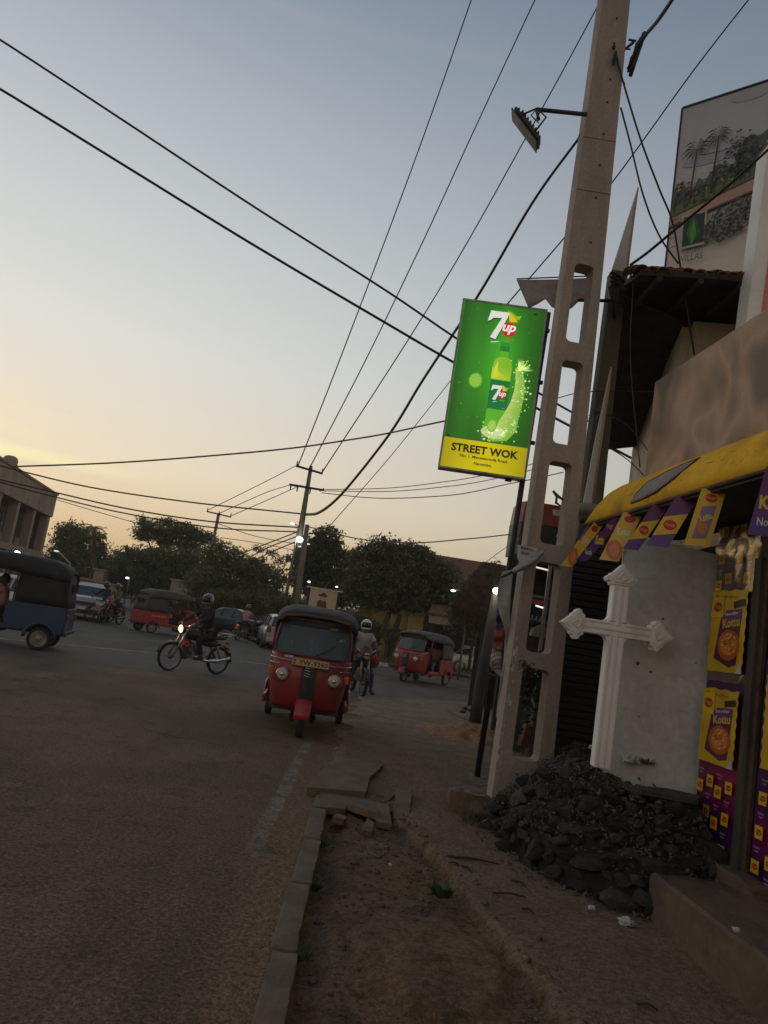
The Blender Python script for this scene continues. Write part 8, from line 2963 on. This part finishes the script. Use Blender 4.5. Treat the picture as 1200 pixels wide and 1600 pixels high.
# ------------------------------------------------------------------ cars
def car(label, loc, rz, body, kind='sedan', plate_c=None, group='cars on the junction', scale=None, lights=False):
    """forward is -Y; lofted body with glasshouse"""
    o = thing('car', label, 'car', loc, rz, group=group, scale=scale)
    if kind == 'sedan':
        L_, W_ = 4.4, 1.70
        low = [(-2.20, .42, .62, .72), (-2.10, .30, .74, .86), (-1.6, .22, .86, .94), (-.9, .20, .93, .97), (0, .20, .95, 1.0), (1.2, .20, .96, 1.0), (1.85, .24, .95, .97), (2.12, .32, .90, .88), (2.20, .42, .80, .78)]
        cab = [(-1.05, .93, .80), (-.45, 1.30, .66), (-.05, 1.41, .62), (.75, 1.41, .62), (1.15, 1.30, .64), (1.60, .98, .76)]
    else:
        L_, W_ = 4.3, 1.76
        low = [(-2.12, .48, .74, .78), (-2.04, .30, .88, .90), (-1.6, .26, .98, .96), (-.95, .24, 1.02, .99), (0, .24, 1.02, 1.0), (1.2, .24, 1.03, 1.0), (1.8, .26, 1.03, .98), (2.08, .36, 1.00, .92), (2.14, .48, .94, .86)]
        cab = [(-1.05, 1.01, .84), (-.50, 1.40, .72), (-.10, 1.55, .68), (1.2, 1.56, .68), (1.75, 1.46, .68), (2.02, 1.04, .80)]
    rows = []
    for (y, zl_, zh, w_) in low:
        hw = W_ / 2 * w_
        rows.append([Vector((hw * x_, y, zl_ + (zh - zl_) * v)) for x_, v in ((0, 0), (.80, 0), (.97, .10), (1.0, .45), (.985, .75), (.90, .93), (.70, 1.0), (0, 1.03), (-.70, 1.0), (-.90, .93), (-.985, .75), (-1.0, .45), (-.97, .10), (-.80, 0))])
    mb = MB(); mb.grid(rows, close=True)
    mb.add(rows[0], [tuple(range(14))], smooth=False); mb.add(rows[-1], [tuple(range(14))[::-1]], smooth=False)
    mb.build('body', body, o)
    crow = []
    for (y, z, w_) in cab:
        hw = W_ / 2 * w_
        zb2 = cab[0][1] - .03
        crow.append([Vector((W_ / 2 * .86, y, zb2)), Vector((hw * 1.02, y, zb2 + (z - zb2) * .85)), Vector((hw * .85, y, z)), Vector((0, y, z + .015)), Vector((-hw * .85, y, z)), Vector((-hw * 1.02, y, zb2 + (z - zb2) * .85)), Vector((-W_ / 2 * .86, y, zb2))])
    mb = MB()
    cg = glass('car_glass', (.45, .5, .52), .80)
    for j in range(len(crow) - 1):
        for i in range(6):
            top_face = i in (2, 3) and 1 < j + 1 < len(crow) - 2 + 1 and cab[j][1] > cab[0][1] + .2 and cab[j + 1][1] > cab[0][1] + .2
            q_ = [crow[j][i], crow[j][i + 1], crow[j + 1][i + 1], crow[j + 1][i]]
            mb.add(q_, [(0, 1, 2, 3)], 1 if (top_face or i in (1, 4)) else 0, True)
    mb.build('glasshouse', [cg, body], o)
    for s in (-1, 1):
        for y in (-.05, .75) if kind == 'sedan' else (.1, 1.1):
            MB().tube([(s * (W_ / 2 * .86 + .004), y, cab[0][1] - .02), (s * (W_ / 2 * .66), y, cab[2][1] - .06)], .03, 4).build('pillar', body, o)
        for y in (-1.32, 1.34):
            wheel(o, Vector((s * (W_ / 2 - .09), y, .31)), .31, .19, metal, tyre_w=.13)
            MB().lathe([(.345, -.02), (.365, .0), (.345, .02)], Matrix.Translation((s * (W_ / 2 - .012), y, .31)) @ Matrix.Rotation(rad(90), 4, 'Y'), 24).build('wheel_arch', black_paint, o)
        MB().box((s * .60 * W_ / 1.7, low[0][0] - .0 + .04, .66 + (.10 if kind != 'sedan' else 0)), (.34, .12, .13)).build('headlight', head_lens, o, bevel=.03)
        MB().box((s * .66 * W_ / 1.7, low[-1][0] - .06, .80 + (.06 if kind != 'sedan' else 0)), (.20, .16, .18 if kind == 'sedan' else .26)).build('tail_light', mat('car_tail_lens', (.30, .05, .03), (.22, .03, .02), 6, .25), o, bevel=.03)
        MB().ell((s * (W_ / 2 + .08), -.72, cab[0][1] + .05), (.10, .05, .065), 10, 6).build('mirror', body, o)
        MB().tube([(s * (W_ / 2 * .99 + .004), -.75, .62), (s * (W_ / 2 + .004), .2, .66), (s * (W_ / 2 + .004), 1.2, .68)], .006, 4).build('door_line', black_paint, o)
    MB().box((0, low[0][0] - .01, .62 if kind == 'sedan' else .70), (.95, .04, .14)).build('grille', black_paint, o, bevel=.02)
    MB().tube([(-.5, low[0][0] - .035, .72 if kind == 'sedan' else .80), (.5, low[0][0] - .035, .72 if kind == 'sedan' else .80)], .012, 5).build('grille_trim', chrome, o)
    MB().box((0, low[0][0] + .02, .38), (1.5, .12, .18)).build('front_bumper', black_paint if kind != 'sedan' else body, o, bevel=.04)
    MB().box((0, low[-1][0] - .02, .42), (1.5, .14, .20)).build('rear_bumper', body, o, bevel=.04)
    MB().box((0, low[0][0] - .045, .50), (.48, .015, .11)).build('front_plate', mat('plate_white', (.5, .48, .42), (.42, .4, .35), 8, .5), o)
    MB().box((0, low[-1][0] + .055, .62), (.48, .015, .12)).build('rear_plate', mat('rear_plate_yellow', (.50, .34, .06), (.42, .28, .05), 8, .5), o)
    return o


# ------------------------------------------------------------------ traffic
red_p, blue_p, dred_p = paint('red', (.265, .022, .026)), paint('blue', (.006, .035, .095)), paint('dark_red', (.30, .022, .025))
hood_g = mat('grey_green_hood', (.045, .048, .036), (.07, .068, .05), 4, .7, bump=.3)
hood_grey = mat('grey_hood', (.085, .078, .075), (.06, .055, .052), 4, .7, bump=.3)
orange_seat = mat('orange_seat', (.26, .085, .03), (.18, .06, .025), 8, .6)

tuktuk('red three-wheeler facing the viewer at the road edge, number plate YW-9360', (-.70, 11.42, 0), rad(3), red_p, plate='YW-9360', hood=mat('maroon_hood', (.045, .028, .026), (.03, .02, .02), 5, .7, bump=.3), hero=True, top=1.72)
person('driver in a dark shirt behind the windscreen of the nearest red three-wheeler', (-.70, 11.42, -.12), rad(3), 'drive', c_black, c_grey, seed=1)
R30 = rad(-31)
tuktuk('red three-wheeler crossing at the right, its side open to the road', (1.98, 26.25, 0), R30, dred_p, hood=hood_grey, top=1.70)
person('passenger in a pink shirt on the rear seat of the right three-wheeler', Vector((1.98, 26.25, -.02)) + Matrix.Rotation(R30, 3, 'Z') @ Vector((.22, .62, 0)), R30, 'sit', c_pink, c_grey, seed=2)
person('driver in a dark shirt of the right three-wheeler', Vector((1.98, 26.25, -.12)) + Matrix.Rotation(R30, 3, 'Z') @ Vector((0, 0, 0)), R30, 'drive', c_black, c_black, seed=3)
tuktuk('red three-wheeler with a dark green hood seen from behind at the left', (-7.95, 31.7, 0), rad(133), paint('orange_red', (.34, .022, .024)), hood=hood_g, decal=True, top=1.74)
person('driver of the red three-wheeler with the dark green hood', Vector((-7.95, 31.7, -.12)), rad(133), 'drive', c_grey, c_black, seed=4)
tuktuk('blue three-wheeler with a black hood cut off by the left edge', (-7.95, 16.85, 0), rad(-77), blue_p, scale=1.12, seats=orange_seat, top=1.74)
person('passenger in an orange shirt inside the blue three-wheeler', Vector((-7.95, 16.85, 0)) + Matrix.Rotation(rad(-77), 3, 'Z') @ Vector((.2, .62, 0)), rad(-77), 'sit', c_orange, c_black, seed=5)
person('driver in a pale pink shirt of the blue three-wheeler', Vector((-7.95, 16.85, 0)), rad(-77), 'drive', c_pink, c_black, seed=6)

# the motorbike crossing from the left, headlamp lit
mbx = Vector((-3.56, 17.11, 0))
motorbike('dark motorbike with a lit round headlamp crossing towards the left', mbx, rad(-41), black_paint, lit=True, rack_white=True)
person('rider in dark clothes and a silver helmet on the motorbike with the lit headlamp', mbx, rad(-41), 'ride', c_black, c_black, helmet=h_silver, long_sleeve=True, turn=rad(20), seed=7)
hl = bpy.data.lights.new('headlamp_glow', 'POINT'); hl.energy = 3.0; hl.color = (1, .75, .4); hl.shadow_soft_size = .06
hlo = bpy.data.objects.new('headlamp_glow', hl); col.objects.link(hlo)
hlo.location = mbx + Matrix.Rotation(rad(-41), 3, 'Z') @ Vector((0, -.68, .90))
bag = crumple('dark red bag hanging on the bars of the dark motorbike', mbx + Matrix.Rotation(rad(-41), 3, 'Z') @ Vector((-.02, -.28, .52)), .30, c_red, name='bag', cat='bag', group='', seed=9)
bag.scale = (.6, .6, 1.1)

# rider waiting behind the nearest three-wheeler
b2 = Vector((.02, 18.35, 0))
motorbike('dark motorbike halted behind the nearest three-wheeler on its right side', b2, rad(12), black_paint, fairing=mat('fairing_maroon', (.10, .025, .03), (.07, .02, .02), 6, .3))
person('rider in a white and dark striped shirt with a white helmet, foot on the ground', b2, rad(12), 'halt', c_white, c_jean, helmet=h_white, turn=rad(-12), seed=8)
MB_s = MB()
st_ = thing('red_bag', 'red bag held against the leg of the rider in the striped shirt', 'bag', b2 + Vector((.30, .0, .78)))
MB().ell((0, 0, 0), (.13, .10, .15), 12, 8).build('pouch', c_red, st_)
MB().tube([(-.08, 0, .12), (-.05, .05, .3), (.06, .05, .3), (.08, 0, .12)], .01, 5).build('strap', c_red, st_)

# farther bikes
def pair(lab_b, lab_p, x, y, Y, rz, paint_, shirt, helm, tail=False, lit=False, z=0, kind='ride', fairing=None, trouser=c_black, ls=False, scale=None):
    p = gr(x, y)
    motorbike(lab_b, (p.x, p.y, 0), rz, paint_, tail=tail, lit=lit, fairing=fairing)
    return person(lab_p, (p.x, p.y, 0), rz, kind, shirt, trouser, helmet=helm, long_sleeve=ls)


pair('black motorbike coming out beside the grey car at the left', 'rider in dark clothes beside the grey car, with a black helmet', 154, 972, 32, rad(-20), black_paint, c_black, h_black, ls=True)
pair('red and black motorbike next to the black one at the left', 'rider in a red shirt and a dark helmet left of the open road', 172, 975, 32, rad(-15), paint('bike_red', (.28, .02, .03)), c_khaki, h_silver, fairing=paint('bike_red', (.28, .02, .03)), ls=True)
pair('motorbike with a red tail light riding away between the trees and the silver car', 'rider in dark clothes riding away, with a white helmet strap', 380, 1001, 33, rad(160), black_paint, c_pink, h_black, tail=True)
pair('motorbike partly hidden by the nearest three-wheeler', 'rider in a white shirt with a pale helmet in front of the silver car', 436, 1013, 30, rad(150), black_paint, c_white, h_white)
pair('motorbike waiting on the far verge at the right', 'rider in a pale blue shirt behind the right three-wheeler', 722, 1050, 34, rad(-150), paint('bike_white', (.5, .5, .48)), c_blue, None)
pair('small distant motorbike on the far left road', 'distant rider on the far left road by the slim lamp post', 208, 946, 80, rad(0), black_paint, c_grey, h_white)
person('pedestrian in grey standing on the verge behind the striped rider', gr(603, 1030), rad(30), 'stand', c_grey, c_khaki)
person('pedestrian in brown standing beside the one in grey on the verge', gr(617, 1031), rad(-20), 'stand', c_khaki, c_grey)

grey_p = mat('paint_steel_grey', (.30, .31, .32), (.25, .26, .27), 2, .28, metal=.6, coat=.5)
white_p = paint('white', (.62, .58, .52))
silver_p = mat('paint_silver', (.40, .39, .37), (.34, .33, .32), 2, .32, metal=.4, coat=.4)
pG = gr(118, 966)
car('dark grey car facing the viewer left of the motorbikes', (pG.x, pG.y + 1.2, 0), rad(14), grey_p, 'suv')
car('white car just behind the blue three-wheeler, only its rear corner showing', (-11.75, 25.0, 0), rad(-98), white_p, 'sedan')
car('silver car behind the nearest three-wheeler, with a yellow rear plate', (-3.75, 34.6, 0), rad(-168), silver_p, 'suv', scale=.95)
car('dark car waiting under the trees behind the motorbike with the red tail light', (-7.6, 43.5, 0), rad(-120), mat('paint_dark_blue', (.018, .022, .032), (.014, .017, .024), 2, .35, coat=.4), 'sedan')
car('white parked vehicle behind the white bollard at the right', (6.5, 40.5, 0), rad(80), white_p, 'sedan')

# small white bollards on the far verge
for k, (x, y, h_) in enumerate(((739, 1043, .95), (752, 1040, .7))):
    p = gr(x, y, .06)
    mb = MB().cyl((0, 0, 0), (0, 0, h_), .085, .075, n=12)
    o = mb.build('bollard', mat('bollard_white', (.50, .47, .41), (.4, .38, .33), 5, .8), loc=p)
    tag(o, ['taller white bollard on the far verge at the right', 'shorter white bollard on the far verge beside the taller one'][k], 'bollard', 'bollards on the far verge')

# ------------------------------------------------------------------ evening air
haze = MB().box((0, 500, 9.0), (900, 1040, 20.6))
ho_ = haze.build('haze', [], kind='stuff')
hm = bpy.data.materials.new('evening_air')
hm.use_nodes = True
t = NT(hm.node_tree); t.n.clear()
pv = t.new('ShaderNodeVolumePrincipled')
pv.inputs['Color'].default_value = (0.92, 0.90, 0.86, 1)
pv.inputs['Density'].default_value = 0.0009
t.l.new(pv.outputs[0], t.new('ShaderNodeOutputMaterial').inputs['Volume'])
ho_.data.materials.append(hm)
tag(ho_, 'thin evening haze lying over the street and the far trees', 'haze')
